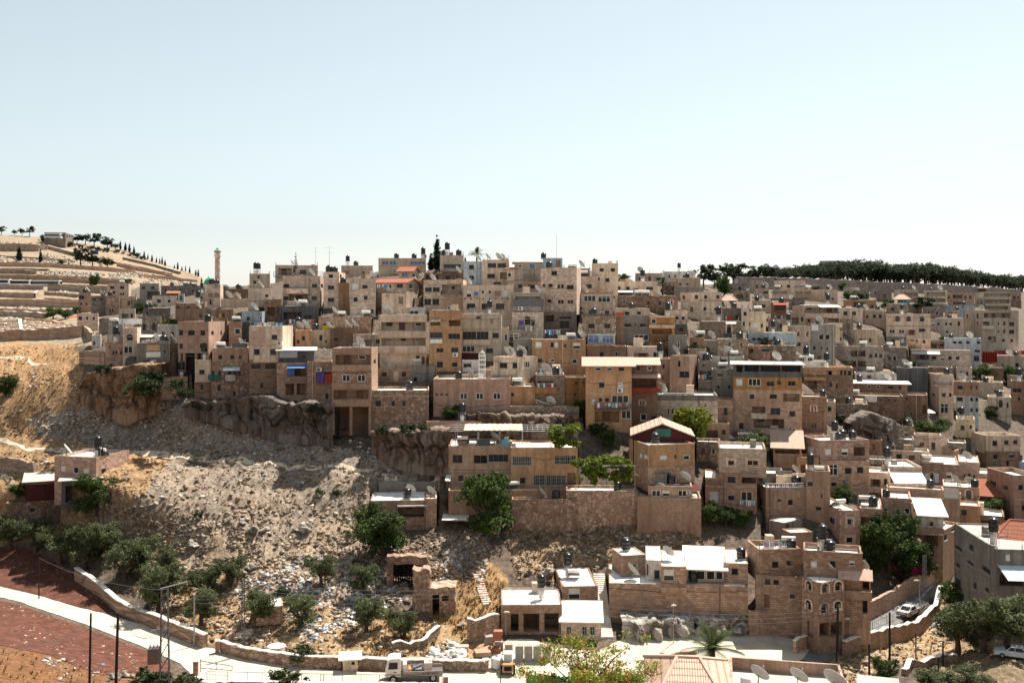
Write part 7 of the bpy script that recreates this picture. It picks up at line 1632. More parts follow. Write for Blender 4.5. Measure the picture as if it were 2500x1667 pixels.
building("house|low house edge at the bottom of the lane|2105 2188|1690 1730|pl:cream|d=106 dep=5 roof=slab rc=roofg below=6|")
h = HOSTS['flat roofed house carrying three big dishes']
for px, k, sc, t in ((1852, 11.6, .95, 'big grey dish beside the tiled roof'), (1948, 11.8, .92, 'big beige dish in the middle of the flat roof'), (2036, 10.6, 1.15, 'largest dish by the sloping parapet')):
    P_DISH(roof_point(h, px, k), .1, t, 'satellite dish', 'big dishes on the near roof', sc)
KN_T = proto('boiler', lambda: mk_boiler())
def mk_boiler():
    r = empty('boiler', (0, 0, 0)); m = MB(); m.lathe([(.5, 0), (.5, 1.5), (.35, 1.65)], (0, 0, .1), 14); m.build('cylinder', mat('gloss', 'white'), r, True)
    m = MB(); m.bar((.2, -.5, .8), (.2, -.6, .8), .12, 0, 8); m.box(-.5, .5, -.5, .5, 0, .1); m.build('fitting', mat('flat', 'dgrey'), r); return r
KN_T(roof_point(h, 1822, 9.4), .2, 'white upright boiler on the flat dish roof', 'boiler', None)
# lattice roof tower
def lattice():
    hh = HOSTS['brown pink house with three white windows']; g = roof_point(hh, 1177, 4.0); k = g.y/F; root = empty('lattice_tower', g, 0, 'white lattice roof tower shaped like a minaret', 'lattice tower'); Hs = 72*k; r = 8*k
    m = MB(); m.box(-r*1.2, r*1.2, -r*1.2, r*1.2, -.1, .5); m.build('plinth', mat('flat', 'white'), root)
    m = MB(); n = 10
    for i in range(n):
        a = 2*math.pi*i/n; c, s = math.cos(a)*r, math.sin(a)*r; m.bar((c, s, .5), (c, s, Hs*.82), .045)
        m.tube([Vector((c, s, Hs*.82)), Vector((c*.85, s*.85, Hs*.9)), Vector((c*.45, s*.45, Hs*.96)), Vector((0, 0, Hs*.98))], .04, 0, 4)
        b = 2*math.pi*(i+1)/n
        for z in (.6, Hs*.18, Hs*.36, Hs*.52, Hs*.68, Hs*.82): m.bar((c, s, z), (math.cos(b)*r, math.sin(b)*r, z), .045)
    m.build('frame', mat('flat', 'white'), root)
    m = MB(); m.bar((0, 0, Hs*.97), (0, 0, Hs*1.12), .05, 0, 5, .02); m.build('finial', mat('flat', 'white'), root)
lattice()
# pergola on the long ochre house
def pergola():
    hh = HOSTS['long ochre house half under the pink pergola']; a = roof_point(hh, 1112, 1.0); root = empty('pergola', a, hh['a'], 'pergola with a torn faded pink sheet roof', 'pergola'); ln = 10.6; dp = 6.0; m = MB()
    for x in (0, 3.5, 7, ln):
        for y in (0, dp): m.bar((x, y, 0), (x, y, 2.5+y*.05), .06)
    for y in (0, dp*.33, dp*.66, dp): m.bar((-1.2, y, 2.5+y*.05), (ln+6.5, y, 2.5+y*.05), .04)
    for k in range(9): m.bar((ln+k*.8, 0, 2.52), (ln+k*.8, dp, 2.82), .03)
    m.build('frame', mat('metal', 'steel'), root)
    m = MB(); r = random.Random(2); n = 22
    for i in range(n):
        x0 = 1.3+(ln-1.3)*i/n; x1 = 1.3+(ln-1.3)*(i+1)/n-.01; y0 = -.5+r.uniform(0, .35); y1 = dp+.3-r.uniform(0, .4); z = 2.6+.05*(i % 2)
        m.hexa([(x0, y0, z), (x1, y0, z), (x1, y1, z+.3), (x0, y1, z+.3), (x0, y0, z+.04), (x1, y0, z+.04), (x1, y1, z+.34), (x0, y1, z+.34)])
    m.build('sheet_roof', roof_mat('rosetile'), root)
pergola()
def table_box(name, label, cat, px, k, host, dims, col, lidcol=None):
    g = roof_point(HOSTS[host], px, k); root = empty(name, g, HOSTS[host]['a'], label, cat); w, dp, hh = dims; m = MB(); m.box(-w/2, w/2, -dp/2, dp/2, .06, hh); m.build('body', mat('flat', col), root)
    m = MB(); m.box(-w/2-.04, w/2+.04, -dp/2-.04, dp/2+.04, hh, hh+.07); m.build('lid', mat('flat', lidcol or col), root)
building('shed|dark undercroft between the lone house and its wall|150 292|1173 1230|co:dgrey|dep=5 roof=slab rc=roofg below=1|o 160 200 1185 1225 2;o 215 280 1190 1226 2')  # dark grey box put in for the shadowed void below the house
CARVE.pop()
table_box('storage_chest', 'blue storage chest under the pink pergola', 'chest', 1234, 2.2, 'long ochre house half under the pink pergola', (1.3, .7, .9), 'turq')
table_box('water_barrel', 'white barrel box at the pergola post', 'barrel', 1243, 3.6, 'long ochre house half under the pink pergola', (.7, .7, 1.2), 'white')
table_box('storage_chest', 'long dark chest under the pink pergola', 'chest', 1180, 2.6, 'long ochre house half under the pink pergola', (2.2, .8, .9), 'dgrey')
table_box('storage_chest', 'brown crate heap on the pergola terrace', 'chest', 1130, 2.2, 'long ochre house half under the pink pergola', (1.4, .9, .8), 'brown')
# washing lines
def wash(label, host, px0, px1, py, n, seed, k=0.0, drop=.9): laundry(label, px0, px1, py, HOSTS[host]['d']+k, n, seed, drop)
wash('purple washing on the tall tan house roof', 'tall tan house with sunlit whitish flank', 622, 690, 788, 12, 1, 1.0, .9)
wash('white washing below the rug balcony house', 'broken pale stone wall beside the yellow cloth', 706, 766, 780, 11, 2, 2.0)
wash('white washing under the blue arched windows', 'pink stone house with blue arched windows', 1264, 1306, 796, 7, 3, -1.0, 1.1)
wash('bright washing on the stone terrace beside the tall block', 'tan block with wide flat top and shuttered windows', 1330, 1368, 806, 8, 4, 4.0)
wash('washing along the ochre balcony house railing', 'ochre balcony house hung with washing', 1868, 1944, 1180, 16, 5, .8, 1.1)
wash('crowded washing on the long stone house roof', 'long stone house with crowded washing roof', 1866, 1918, 1322, 14, 6, 2.5, 1.2)
wash('blue washing above the shaded garden', 'brown stone ground floors with dark loggia', 1806, 1844, 1222, 8, 7, -1.4, .9)
wash('washing on the ochre house balcony under the pink roof', 'ochre house under the long pink roof', 1458, 1536, 984, 9, 8, -1.5, .7)
wash('dark washing on the grey balcony house', 'grey balcony house with colourful washing', 1705, 1724, 915, 5, 9, -1.3)
wash('red washing under the grey house veranda', 'grey house beside the rust stained house', 1766, 1790, 772, 5, 10, -.6)
wash('pale washing on the boxy cream house neighbour', 'stone house with an orange plastered balcony', 1312, 1372, 900, 10, 11, 3.0)
wash('washing on the orange balcony front', 'stone house with an orange plastered balcony', 1312, 1352, 936, 6, 12, -1.0, .7)
wash('white washing beside the red roofed houses', 'lower red roofed house above the outside stair', 920, 946, 694, 6, 13, -.8, .8)
# poles, lamps, wires
def pole(name, label, px, pyb, pyt, r=.11, d=None, lean=0.0, m=None, arm=None, lamp=None, cat='pole', group=None):
    g = G(px, pyb) if d is None else P(px, pyb, d)
    h = (pyb-pyt)/F*g.y; root = empty(name, g-Vector((0, 0, .3)), 0, label, cat, group)
    mb = MB(); mb.bar((0, 0, 0), (lean*h, 0, h+.3), r, 0, 8, r*.75); mb.build('shaft', m or mat('flat', 'soot'), root)
    if arm:
        mb = MB(); mb.bar((lean*h-arm, 0, h*.96), (lean*h+arm, .1, h*.98), .05)
        for k in (-.8, -.3, .3, .8): mb.bar((lean*h+arm*k, 0, h*.96), (lean*h+arm*k, 0, h*.96+.28), .05, 0, 6)
        mb.build('crossarm', mat('metal', 'steel'), root)
    if lamp:
        e = Vector((lean*h+lamp[0], lamp[1], h+lamp[2])); mb = MB(); mb.tube([Vector((lean*h, 0, h)), Vector((lean*h, 0, h)).lerp(e, .5)+Vector((0, 0, .15)), e], .035, 0, 5); a = mb.build('bracket', mat('metal', 'steel'), root)
        mb = MB(); mb.hexa([(e.x-.35, e.y-.13, e.z-.08), (e.x+.35, e.y-.13, e.z-.08), (e.x+.35, e.y+.13, e.z-.08), (e.x-.35, e.y+.13, e.z-.08), (e.x-.25, e.y-.09, e.z+.06), (e.x+.25, e.y-.09, e.z+.06), (e.x+.25, e.y+.09, e.z+.06), (e.x-.25, e.y+.09, e.z+.06)]); mb.build('lamp_head', mat('flat', 'pale'), root)
    return root
pole('utility_pole', 'slim dark pole at the field road edge', 95, 1462, 1360, .09)
pole('utility_pole', 'leaning dark pole rising from the bottom field', 218, 1690, 1496, .13, 100, .02)
pole('utility_pole', 'taller leaning pole beside the road bend', 282, 1700, 1495, .16, 98, .03)
pole('utility_pole', 'grey pole against the long stone wall', 474, 1578, 1450, .12, None, 0, mat('flat', 'grey'))
pole('utility_pole', 'dark pole at the garage corner', 1221, 1552, 1430, .10)
pole('utility_pole', 'brown wooden pole in front of the projecting bay', 2044, 1612, 1478, .17, None, .01, None, .5)
pole('utility_pole', 'pole with wide crossarm beside the lane', 2172, 1612, 1492, .15, None, .0, None, 1.3)
pole('utility_pole', 'twin post in the dirt yard', 2122, 1640, 1563, .13)
pole('utility_pole', 'thin post in the middle of the dirt yard', 2236, 1626, 1540, .09)
pole('utility_pole', 'dark post at the dirt yard olives', 2302, 1622, 1560, .12)
pole('utility_pole', 'short post behind the yard wall', 2291, 1642, 1596, .12)
pole('street_lamp', 'street lamp beside the garage', 1235, 1552, 1490, .06, None, 0, mat('metal', 'steel'), None, (.1, -.1, .25), 'street lamp')
pole('street_lamp', 'street lamp in front of the pale rocks', 1644, 1570, 1472, .06, None, 0, mat('metal', 'grey'), None, (.0, -.5, .2), 'street lamp')
pole('street_lamp', 'lamp post at the lane corner', 2075, 1592, 1508, .07, None, 0, mat('metal', 'steel'), None, (-.4, -.2, .35), 'street lamp')
pole('street_lamp', 'lamp post beside the white sedan', 2245, 1494, 1415, .07, None, 0, mat('metal', 'steel'), None, (-.5, -.2, .3), 'street lamp')
pole('street_lamp', 'tall lamp post with a slanting arm at the bottom edge', 1222, 1720, 1634, .07, 104, 0, mat('metal', 'dgrey'), None, (-2.0, -.3, 1.3), 'street lamp')
pole('street_lamp', 'short lamp post on the plaza', 1584, 1618, 1598, .05, None, 0, mat('metal', 'dgrey'), None, (.1, -.1, .2), 'street lamp')
def lattice_pylon(label, px, pyb, pyt, d, w, arm=0.0):
    g = P(px, pyb, d); h = (pyb-pyt)/F*d; root = empty('lattice_pylon', g, .2, label, 'pylon'); m = MB(); r = .05; n = max(5, int(h/(w*1.4)))
    for x in (-1, 1):
        for y in (-1, 1): m.bar((x*w*.5, y*w*.5, 0), (x*w*.32, y*w*.32, h), r)
    for k in range(n):
        z0, z1 = h*k/n, h*(k+1)/n; q0, q1 = w*(.5-.18*k/n), w*(.5-.18*(k+1)/n)
        for y in (-1, 1): m.bar((-q0, y*q0, z0), (q1, y*q1, z1), r*.6); m.bar((y*q0, -q0, z0), (y*q1, q1, z1), r*.6); m.bar((-q1, y*q1, z1), (q1, y*q1, z1), r*.5)
    m.build('frame', mat('metal', 'dgrey'), root)
    if arm:
        m = MB(); m.bar((-arm*.2, 0, h), (arm, .4, h+.5), .06); m.bar((-arm*.6, 0, h*.62), (arm*.2, 0, h*.64), .05); m.build('crossarm', mat('metal', 'steel'), root)
        m = MB(); m.box(-1.6, -.5, -.5, .5, h*.32, h*.46); t = m.build('transformer', mat('metal', 'dgrey'), root)
        m = MB()
        for x in (-1.4, -1.05, -.7): m.lathe([(.08, 0), (.05, .35)], (x, 0, h*.46), 6)
        m.build('insulator', mat('flat', 'brown'), t)
    return root
lattice_pylon('lattice tower carrying a transformer over the road', 402, 1700, 1436, 102, .95, 2.2)
lattice_pylon('thin lattice mast behind the road wall', 594, 1578, 1414, 121, .4)
lattice_pylon('thin lattice mast above the lane', 2257, 1478, 1356, 143, .5)
def wire(label, pts, sag=.6, r=.018):
    root = empty('power_line', pts[0], 0, label, 'power line', 'overhead wires'); m = MB()
    for a, b in zip(pts, pts[1:]):
        a = Vector(a)-pts[0]; b = Vector(b)-pts[0]
        m.tube([a.lerp(b, t/10)-Vector((0, 0, sag*4*(t/10)*(1-t/10))) for t in range(11)], r, 0, 4)
    m.build('wire', mat('flat', 'dgrey'), root)
wire('slack cable between the taller leaning pole and the lattice tower', [P(289, 1505, 98), P(398, 1530, 102)], 1.6, .03)
wire('cable running up to the field road pole', [P(96, 1362, float(D(95, 1462))), P(398, 1440, 102)], .8)
for k in range(3): wire(['upper','middle','lower'][k]+' wire strung from the grey pole to the garage', [P(474, 1452+k*9, float(D(474, 1578))), P(592, 1420+k*9, 121), P(1221, 1434+k*10, float(D(1221, 1552)))], .7)
for k in range(3): wire(['upper','middle','lower'][k]+' wire strung from the garage to the bay pole', [P(1221, 1434+k*10, float(D(1221, 1552))), P(1644, 1490+k*12, 121), P(2044, 1485+k*10, float(D(2044, 1612)))], .6)
wire('black cable crossing the bottom red field', [P(-40, 1600, 96), P(226, 1532, 100)], .5, .04)
_hl = [h for h in HOSTS.values() if len(h['label'].split()) < 6 and h['d'] < 300 and 'wall' not in h['label'] and h['x0'] > 400]
_r = random.Random(9); _n = 0
for _i, _h in enumerate(_hl):
    _c = [g for g in _hl[_i+1:] if 60 < abs(g['x0']-_h['x0']) < 200 and abs(g['d']-_h['d']) < 22]
    if _c and _n < 16 and _r.random() < .5:
        _g = _c[0]; _n += 1; _a = P((_h['x0']+_h['x1'])/2, _h['yt'], _h['d']-.3); _b = P((_g['x0']+_g['x1'])/2, _g['yt'], _g['d']-.3)
        _h['label'] not in () and wire(f'cable from the {_h["label"]} to the {_g["label"]}', [_a, _b], 1.2, .025)
# railings and gates
def railing(label, pts, h=1.0, lift=.0, col='dgrey', name='railing', d=None, fine=.3):
    W_ = [G(x, y, lift) if d is None else P(x, y, d[i]) for i, (x, y) in enumerate(pts)]; root = empty(name, W_[0], 0, label, 'railing'); m = MB()
    for a, b in zip(W_, W_[1:]):
        a = a-W_[0]; b = b-W_[0]; n = max(2, int((b-a).length/fine)); up = Vector((0, 0, 1))
        m.bar(a+up*h, b+up*h, .035); m.bar(a+up*.12, b+up*.12, .025)
        for k in range(n+1): q = a.lerp(b, k/n); m.bar(q-up*.1, q+up*h, .014 if k % 7 else .04)
    m.build('bars', mat('metal', col), root)
railing('black railing along the bottom road edge', [(505,1662),(640,1665),(790,1668),(940,1670),(1086,1673)], 1.0, .1)
railing('black railing along the outer lane edge', [(2082,1586),(2130,1566),(2180,1540),(2222,1516),(2252,1494),(2290,1452)], 1.0, 1.3, 'dgrey', 'railing', None, .6)
def gate():
    a = G(490, 1640); root = empty('swing_gate', a, -.15, 'open metal swing gate on the dusty road', 'gate'); m = MB(); L_ = 3.8
    m.bar((0, 0, 0), (0, 0, 1.5), .06); m.bar((0, 0, 1.3), (L_, 0, .9), .05); m.bar((0, 0, .45), (L_, 0, .4), .05); m.bar((L_, 0, .4), (L_, 0, .9), .05); m.bar((L_*.5, 0, .45), (L_*.5, 0, 1.1), .04); m.bar((L_*.5, 0, 1.05), (L_*.3, 0, .45), .03); m.bar((L_*.5, 0, 1.05), (L_*.7, 0, .45), .03)
    m.build('bars', mat('metal', 'dgrey'), root)
gate()
def stone_post(label, px, py, h, w):
    g = G(px, py); root = empty('gate_post', g, .2, label, 'gate post'); m = MB(); m.box(-w/2, w/2, -w/2, w/2, -.3, h); m.build('shaft', mat('st', 'rstone'), root); m = MB(); m.box(-w*.6, w*.6, -w*.6, w*.6, h, h+.12); m.build('cap_stone', roof_mat('roofw'), root)
stone_post('stone gate post beside the long stone wall', 531, 1594, 1.5, .5); stone_post('stone gate post at the open swing gate', 478, 1648, 1.6, .55); stone_post('stone post closing the bottom parapet', 1088, 1688, 1.7, .5); stone_post('stone post ending the wall behind the tow truck', 1186, 1637, 1.3, .6)
# ruins
ruin('ruin', 'ruined stone wall with a hollow arch', 943, 1043, 1352, 1412, 1.6, [(962, 1024, 1375, 1412)], None, 2)
ruin('ruin', 'tall ruined stone pillar on the slope', 1008, 1050, 1376, 1480, 2.0, None, None, 5)
ruin('ruin', 'half buried vault with a dark doorway', 1050, 1112, 1428, 1478, 3.5, [(1056, 1070, 1446, 1480), (1080, 1094, 1450, 1464)], None, 8)
building('shed|stone bunker under the shading olive|626 690|1482 1508|ru:tan|dep=4 ph=.05 below=1 k=.985|d 1500 14 10: 640')
building('shed|cream concrete kiosk beside the road|837 873|1607 1640|pl:cream|dep=2 below=.3 roof=slab rc=roofw k=1.0|w 1618 8 8: 862')
def stairs(label, pts, w, m):
    W_ = [G(*p) for p in pts]; root = empty('outdoor_stairs', W_[0], 0, label, 'stairs'); mb = MB()
    for a, b in zip(W_, W_[1:]):
        n = max(3, int((b-a).length/.45)); t = (b-a).normalized(); s = Vector((t.y, -t.x, 0)).normalized()*w/2
        for k in range(n):
            p = a.lerp(b, k/n)-W_[0]; q = a.lerp(b, (k+1)/n)-W_[0]; z = max(p.z, q.z)+.12
            mb.hexa([(p-s).to_tuple()[:2]+(z-.6,), (p+s).to_tuple()[:2]+(z-.6,), (q+s).to_tuple()[:2]+(z-.6,), (q-s).to_tuple()[:2]+(z-.6,), (p-s).to_tuple()[:2]+(z,), (p+s).to_tuple()[:2]+(z,), (q+s).to_tuple()[:2]+(z,), (q-s).to_tuple()[:2]+(z,)])
    mb.build('steps', m, root)
stairs('long pale steps beside the honey stone house', [(1482,1556),(1474,1500),(1468,1450),(1462,1400)], 1.6, roof_mat('roofw'))
stairs('old stone steps climbing beside the vault', [(1190,1470),(1176,1440),(1166,1410)], 1.2, mat('flat', 'pale'))
def planter(label, px, py, w, h, dp, col, name='concrete_block', cat='concrete block', group=None, rz=0.0, lift=0.0, m=None):
    g = G(px, py, lift); o = MB(); o.hexa([(-w/2, -dp/2, 0), (w/2, -dp/2, 0), (w/2, dp/2, 0), (-w/2, dp/2, 0), (-w/2+.02, -dp/2+.02, h), (w/2-.02, -dp/2+.02, h), (w/2-.02, dp/2-.02, h), (-w/2+.02, dp/2-.02, h)])
    q = o.build(name, m or mat('flat', col)); q.location = g; q.rotation_euler = (0, 0, rz); return tag(q, label, cat, group)
for r_ in range(2):
    for k in range(4): planter(f'{["lower","upper"][r_]} concrete block, {["first","second","third","fourth"][k]} from the loader', 1268+k*22, 1612, 1.0, .93, 1.0, 'grey', group='stacked concrete blocks', lift=.96*r_)
for k, t in enumerate(('concrete block behind the orange loader', 'concrete block behind the white bag tank', 'tilted concrete block by the garage')): planter(t, 1242-k*24, 1590-k*6, 1.0, 1.0, 1.0, 'gstone', rz=.1*k)
for k in range(3): planter(f'{["bottom","middle","top"][k]} red brick pallet in the builders yard', 1212+k*2, 1590, 1.1, .55, 1.0, 'redtile', 'brick_pallet', 'brick pallet', 'stacked brick pallets', 0, .57*k+.9 if k else .0)
for k in range(3): planter(f'{["first","second","third"][k]} long slab beside the stone bunker', 585+k*14, 1548-k*8, 2.6-.3*k, .3, .9, 'pale', 'stone_slab', 'stone slab', None, .2*k)
planter('rusty red tile pallet in the builders yard', 1129, 1592, 1.5, .8, 1.0, 'rosetile', 'tile_pallet', 'pallet'); planter('sloping stack of brown mesh panels', 1178, 1606, 1.9, .5, 1.6, 'brown', 'mesh_stack', 'mesh panels', rz=.2); planter('white stone trough in the builders yard', 1062, 1618, 1.4, .5, .7, 'white', 'stone_trough', 'trough', rz=-.1)
def millstone(label, px, py, r, hole):
    g = G(px, py); m = MB(); m.lathe([(r, 0), (r, .35), (hole, .36)], (0, 0, 0), 18); o = m.build('millstone', mat('flat', 'white')); o.location = g; tag(o, label, 'millstone')
    if hole > .1: m = MB(); m.lathe([(hole, 0), (hole, .02)], (0, 0, .365), 12); m.build('hole', mat('flat', 'black'), o)
millstone('white ring stone in the builders yard', 1124, 1610, .75, .25); millstone('flat round millstone beside the road wall', 675, 1582, 1.1, .05); millstone('second ring stone leaning on the sacks', 1104, 1605, .6, .2)
scatter('white_rubble', 'heap of broken white stone in the yard', [([(1048,1610),(1065,1580),(1090,1568),(1115,1578),(1140,1606),(1110,1616)], 520)], island_mat('white_rubble', [(3, (.78,.75,.71)), (2, (.66,.61,.55)), (1, (.5,.45,.4))]), .25, .9, 12, .8, .25)
def bag():
    g = G(1213, 1632); r = empty('water_bowser', g, .3, 'white rounded water tank standing on the road', 'water tank'); m = MB(); m.lathe([(.6, 0), (.72, .25), (.75, 1.0), (.6, 1.3), (.25, 1.42)], (0, 0, .1), 14); m.build('tank', mat('gloss', 'white'), r, True)
    m = MB(); m.box(-.6, .6, -.6, .6, 0, .1); m.build('pallet', mat('flat', 'brown'), r); m = MB(); m.lathe([(.2, 0), (.2, .1)], (0, 0, 1.5), 10); m.build('lid', mat('flat', 'dgrey'), r)
bag()
def screen():
    a, n = P(1286, 1660, 88), 26; root = empty('green_screen', a, 0, 'bright green cloth screen behind the rusty tree', 'screen fence'); m = MB(); ln = 11.0
    for k in range(n):
        x0, x1 = ln*k/n, ln*(k+1)/n; y0, y1 = .15*math.sin(k*1.1), .15*math.sin((k+1)*1.1); z0, z1 = -.2+.1*math.sin(k*.7), .1*math.sin((k+1)*.7)
        m.hexa([(x0, y0-.02, -4), (x1, y1-.02, -4), (x1, y1+.02, -4), (x0, y0+.02, -4), (x0, y0-.02, .5+z0), (x1, y1-.02, .5+z1), (x1, y1+.02, .5+z1), (x0, y0+.02, .5+z0)])
    m.build('cloth', mat('flat', 'green'), root); m = MB()
    for k in range(6): m.bar((ln*k/5, .25, -5), (ln*k/5, .25, .7), .05)
    m.build('post', mat('metal', 'steel'), root)
screen()
def tent():
    root = empty('parasol', G(2268, 1030), 0, 'white parasol over the dark courtyard', 'parasol'); m = MB(); m.lathe([(1.4, 0), (.7, .45), (.05, .7)], (0, 0, 2.2), 8); m.build('canopy', mat('flat', 'white'), root); m = MB(); m.bar((0, 0, 0), (0, 0, 2.3), .04); m.build('stick', mat('metal', 'steel'), root)
tent()
def canopy(label, px0, px1, py, d, dp, h, col, name='canopy'):
    a = P(px0, py, d); ln = (px1-px0)/F*d; root = empty(name, a, 0, label, 'canopy'); m = MB(); m.hexa([(-.2, -.2, -.1), (ln+.2, -.2, -.15), (ln+.2, dp, .2), (-.2, dp, .25), (-.2, -.2, 0), (ln+.2, -.2, -.05), (ln+.2, dp, .3), (-.2, dp, .35)]); m.build('sheet', roof_mat(col), root); m = MB()
    for x in (0, ln*.5, ln):
        m.bar((x, 0, -h), (x, 0, -.1), .05); m.bar((x, dp-.2, -h), (x, dp-.2, .2), .05)
    m.build('post', mat('metal', 'dgrey'), root)
canopy('pale sheet canopy on thin posts by the tower house', 1688, 1752, 952, 184, 3, 2.4, 'roofw'); canopy('white sunshade beside the grey house', 332, 376, 822, 190, 3, 2, 'white'); canopy('white sheet over the orange kiosk', 1744, 1790, 1070, 170, 3, 2, 'roofw'); canopy('pale yard roof under the dark tree', 1082, 1140, 1268, 149, 3, 2.2, 'roofw'); canopy('corrugated white yard roof with a side strip', 1090, 1096, 1172, 153, 3, 2, 'roofw')
def fence_panel():
    hh = HOSTS['grey house under the white metal roof fence']; a = P(289, 791, hh['d']+1.5); root = empty('roof_fence', a, 0, 'white sheet metal fence along the grey roof', 'fence'); m = MB(); ln = 57/F*a.y; hgt = 13/F*a.y
    for k in range(24): x0, x1 = ln*k/24, ln*(k+1)/24; y = .04*(k % 2); m.box(x0, x1, y, y+.03, 0, hgt)
    m.build('sheet', mat('flat', 'white'), root); m = MB()
    for k in range(5): m.bar((ln*k/4, .12, -1.2), (ln*k/4, .12, hgt), .04)
    m.build('post', mat('metal', 'steel'), root)
fence_panel()
# vehicles
def wheel(par, x, y, r, w=.22):
    m = MB(); m.bar((0, -w/2, 0), (0, w/2, 0), r, 0, 16); o = m.build('wheel', mat('flat', 'black'), par); o.location = (x, y, r); m = MB(); m.bar((0, -w/2-.02, 0), (0, w/2+.02, 0), r*.55, 0, 12); m.build('rim', mat('metal', 'steel'), o)
def prism(mb, prof, y0, y1, taper=0.0, zt=None):
    """side profile (x,z) extruded across y; the top narrows by taper"""
    zm = max(z for _, z in prof); zn = min(z for _, z in prof); q = lambda z: taper*(z-zn)/(zm-zn+1e-6)
    a = [(x, y0+q(z), z) for x, z in prof]; b = [(x, y1-q(z), z) for x, z in prof]; mb.poly(a); mb.poly(b[::-1]); n = len(prof)
    for i in range(n): j = (i+1) % n; mb.quad(a[j], a[i], b[i], b[j])
def car(label, loc, rz, col='white', group=None):
    root = empty('sedan', loc, rz, label, 'car', group); m = MB(); L_ = 4.4
    prism(m, [(-2.2,.35),(2.15,.35),(2.2,.62),(2.05,.78),(1.05,.90),(-1.45,.94),(-2.1,.90),(-2.22,.65)], -.84, .84, .05); m.build('body', mat('gloss', col), root)
    m = MB(); prism(m, [(1.02,.90),(.42,1.36),(-.75,1.40),(-1.42,.95)], -.76, .76, .14); c = m.build('cabin', mat('gloss', col), root)
    m = MB()
    def g(pts): m.poly(pts)
    g([(1.0,-.6,.955),(1.0,.6,.955),(.5,.55,1.335),(.5,-.55,1.335)]); g([(-1.41,.6,.985),(-1.41,-.6,.985),(-.82,-.55,1.37),(-.82,.55,1.37)])
    for s in (-1, 1):
        for x0, x1, x2, x3 in ((.78,.06,.06,.42), (-.02,-1.0,-.72,-.02)):
            p = [(x0,s*.765,.95),(x1,s*.765,.95),(x2,s*.665,1.33),(x3,s*.665,1.33)]; g(p if s < 0 else p[::-1])
    me = m.build('glazing', glass_mat(), c)
    for v in me.data.vertices: v.co *= 1.008
    for x in (-1.35, 1.35):
        for y in (-.74, .74): wheel(root, x, y, .31)
    for y in (-.55, .55):
        m = MB(); m.box(2.17, 2.23, y-.2, y+.2, .58, .72); m.build('headlight', mat('gloss', 'pale'), root); m = MB(); m.box(-2.25, -2.19, y-.22, y+.22, .68, .82); m.build('tail_light', mat('gloss', 'red'), root)
    m = MB(); m.box(2.12, 2.27, -.8, .8, .36, .52); m.box(-2.29, -2.14, -.8, .8, .38, .55); m.build('bumper', mat('flat', 'dgrey'), root); return root
g = G(2219, 1503, .14); car('white sedan driving up the lane', g, .78)
g = P(2478, 1648, 117); g.z = float(H(g.x, g.y))+.1; car('pale sedan parked under the bottom olives', g, 2.7, 'bwhite')
g = G(1822, 711, .2); car('silver car parked below the boundary wall', g, 3.0, 'bwhite')
def bus(label, px, py, ln, d, col='white', rz=0.0):
    g = P(px, py, d); root = empty('coach', g, rz, label, 'bus', 'tour coaches on the hill'); m = MB(); h = ln/2
    prism(m, [(-h,.4),(h,.4),(h,1.6),(h-.3,3.1),(-h+.2,3.2),(-h,2.9)], -1.2, 1.2, .1); m.build('body', mat('gloss', col), root)
    m = MB(); m.box(-h+.4, h-.9, -1.24, -1.1, 1.5, 2.6); m.build('window_band', glass_mat(), root); m = MB(); m.box(-h+.1, h-.1, -1.25, -1.15, .55, 1.0); m.build('stripe', mat('gloss', 'blue'), root); m = MB(); m.box(h-.12, h+.03, -1, 1, 1.3, 2.7); m.build('windscreen', glass_mat(), root)
    for x in (-h*.6, h*.6): wheel(root, x, -1.1, .5)
D1 = float(D(60, 702))
bus('white coach at the frame edge of the hill road', 2, 699, 9, D1-4); bus('low white coach behind the longest one', 48, 701, 10.5, D1-3); bus('longest white and blue coach on the hill road', 113, 702, 13, D1-2); bus('coach parked in front of the ridge hotel', 130, 583, 10, 596)
building('shed|blue container on the sunny ridge flank|222 240|611 618|pl:blue|d=560 dep=5 below=.5|')
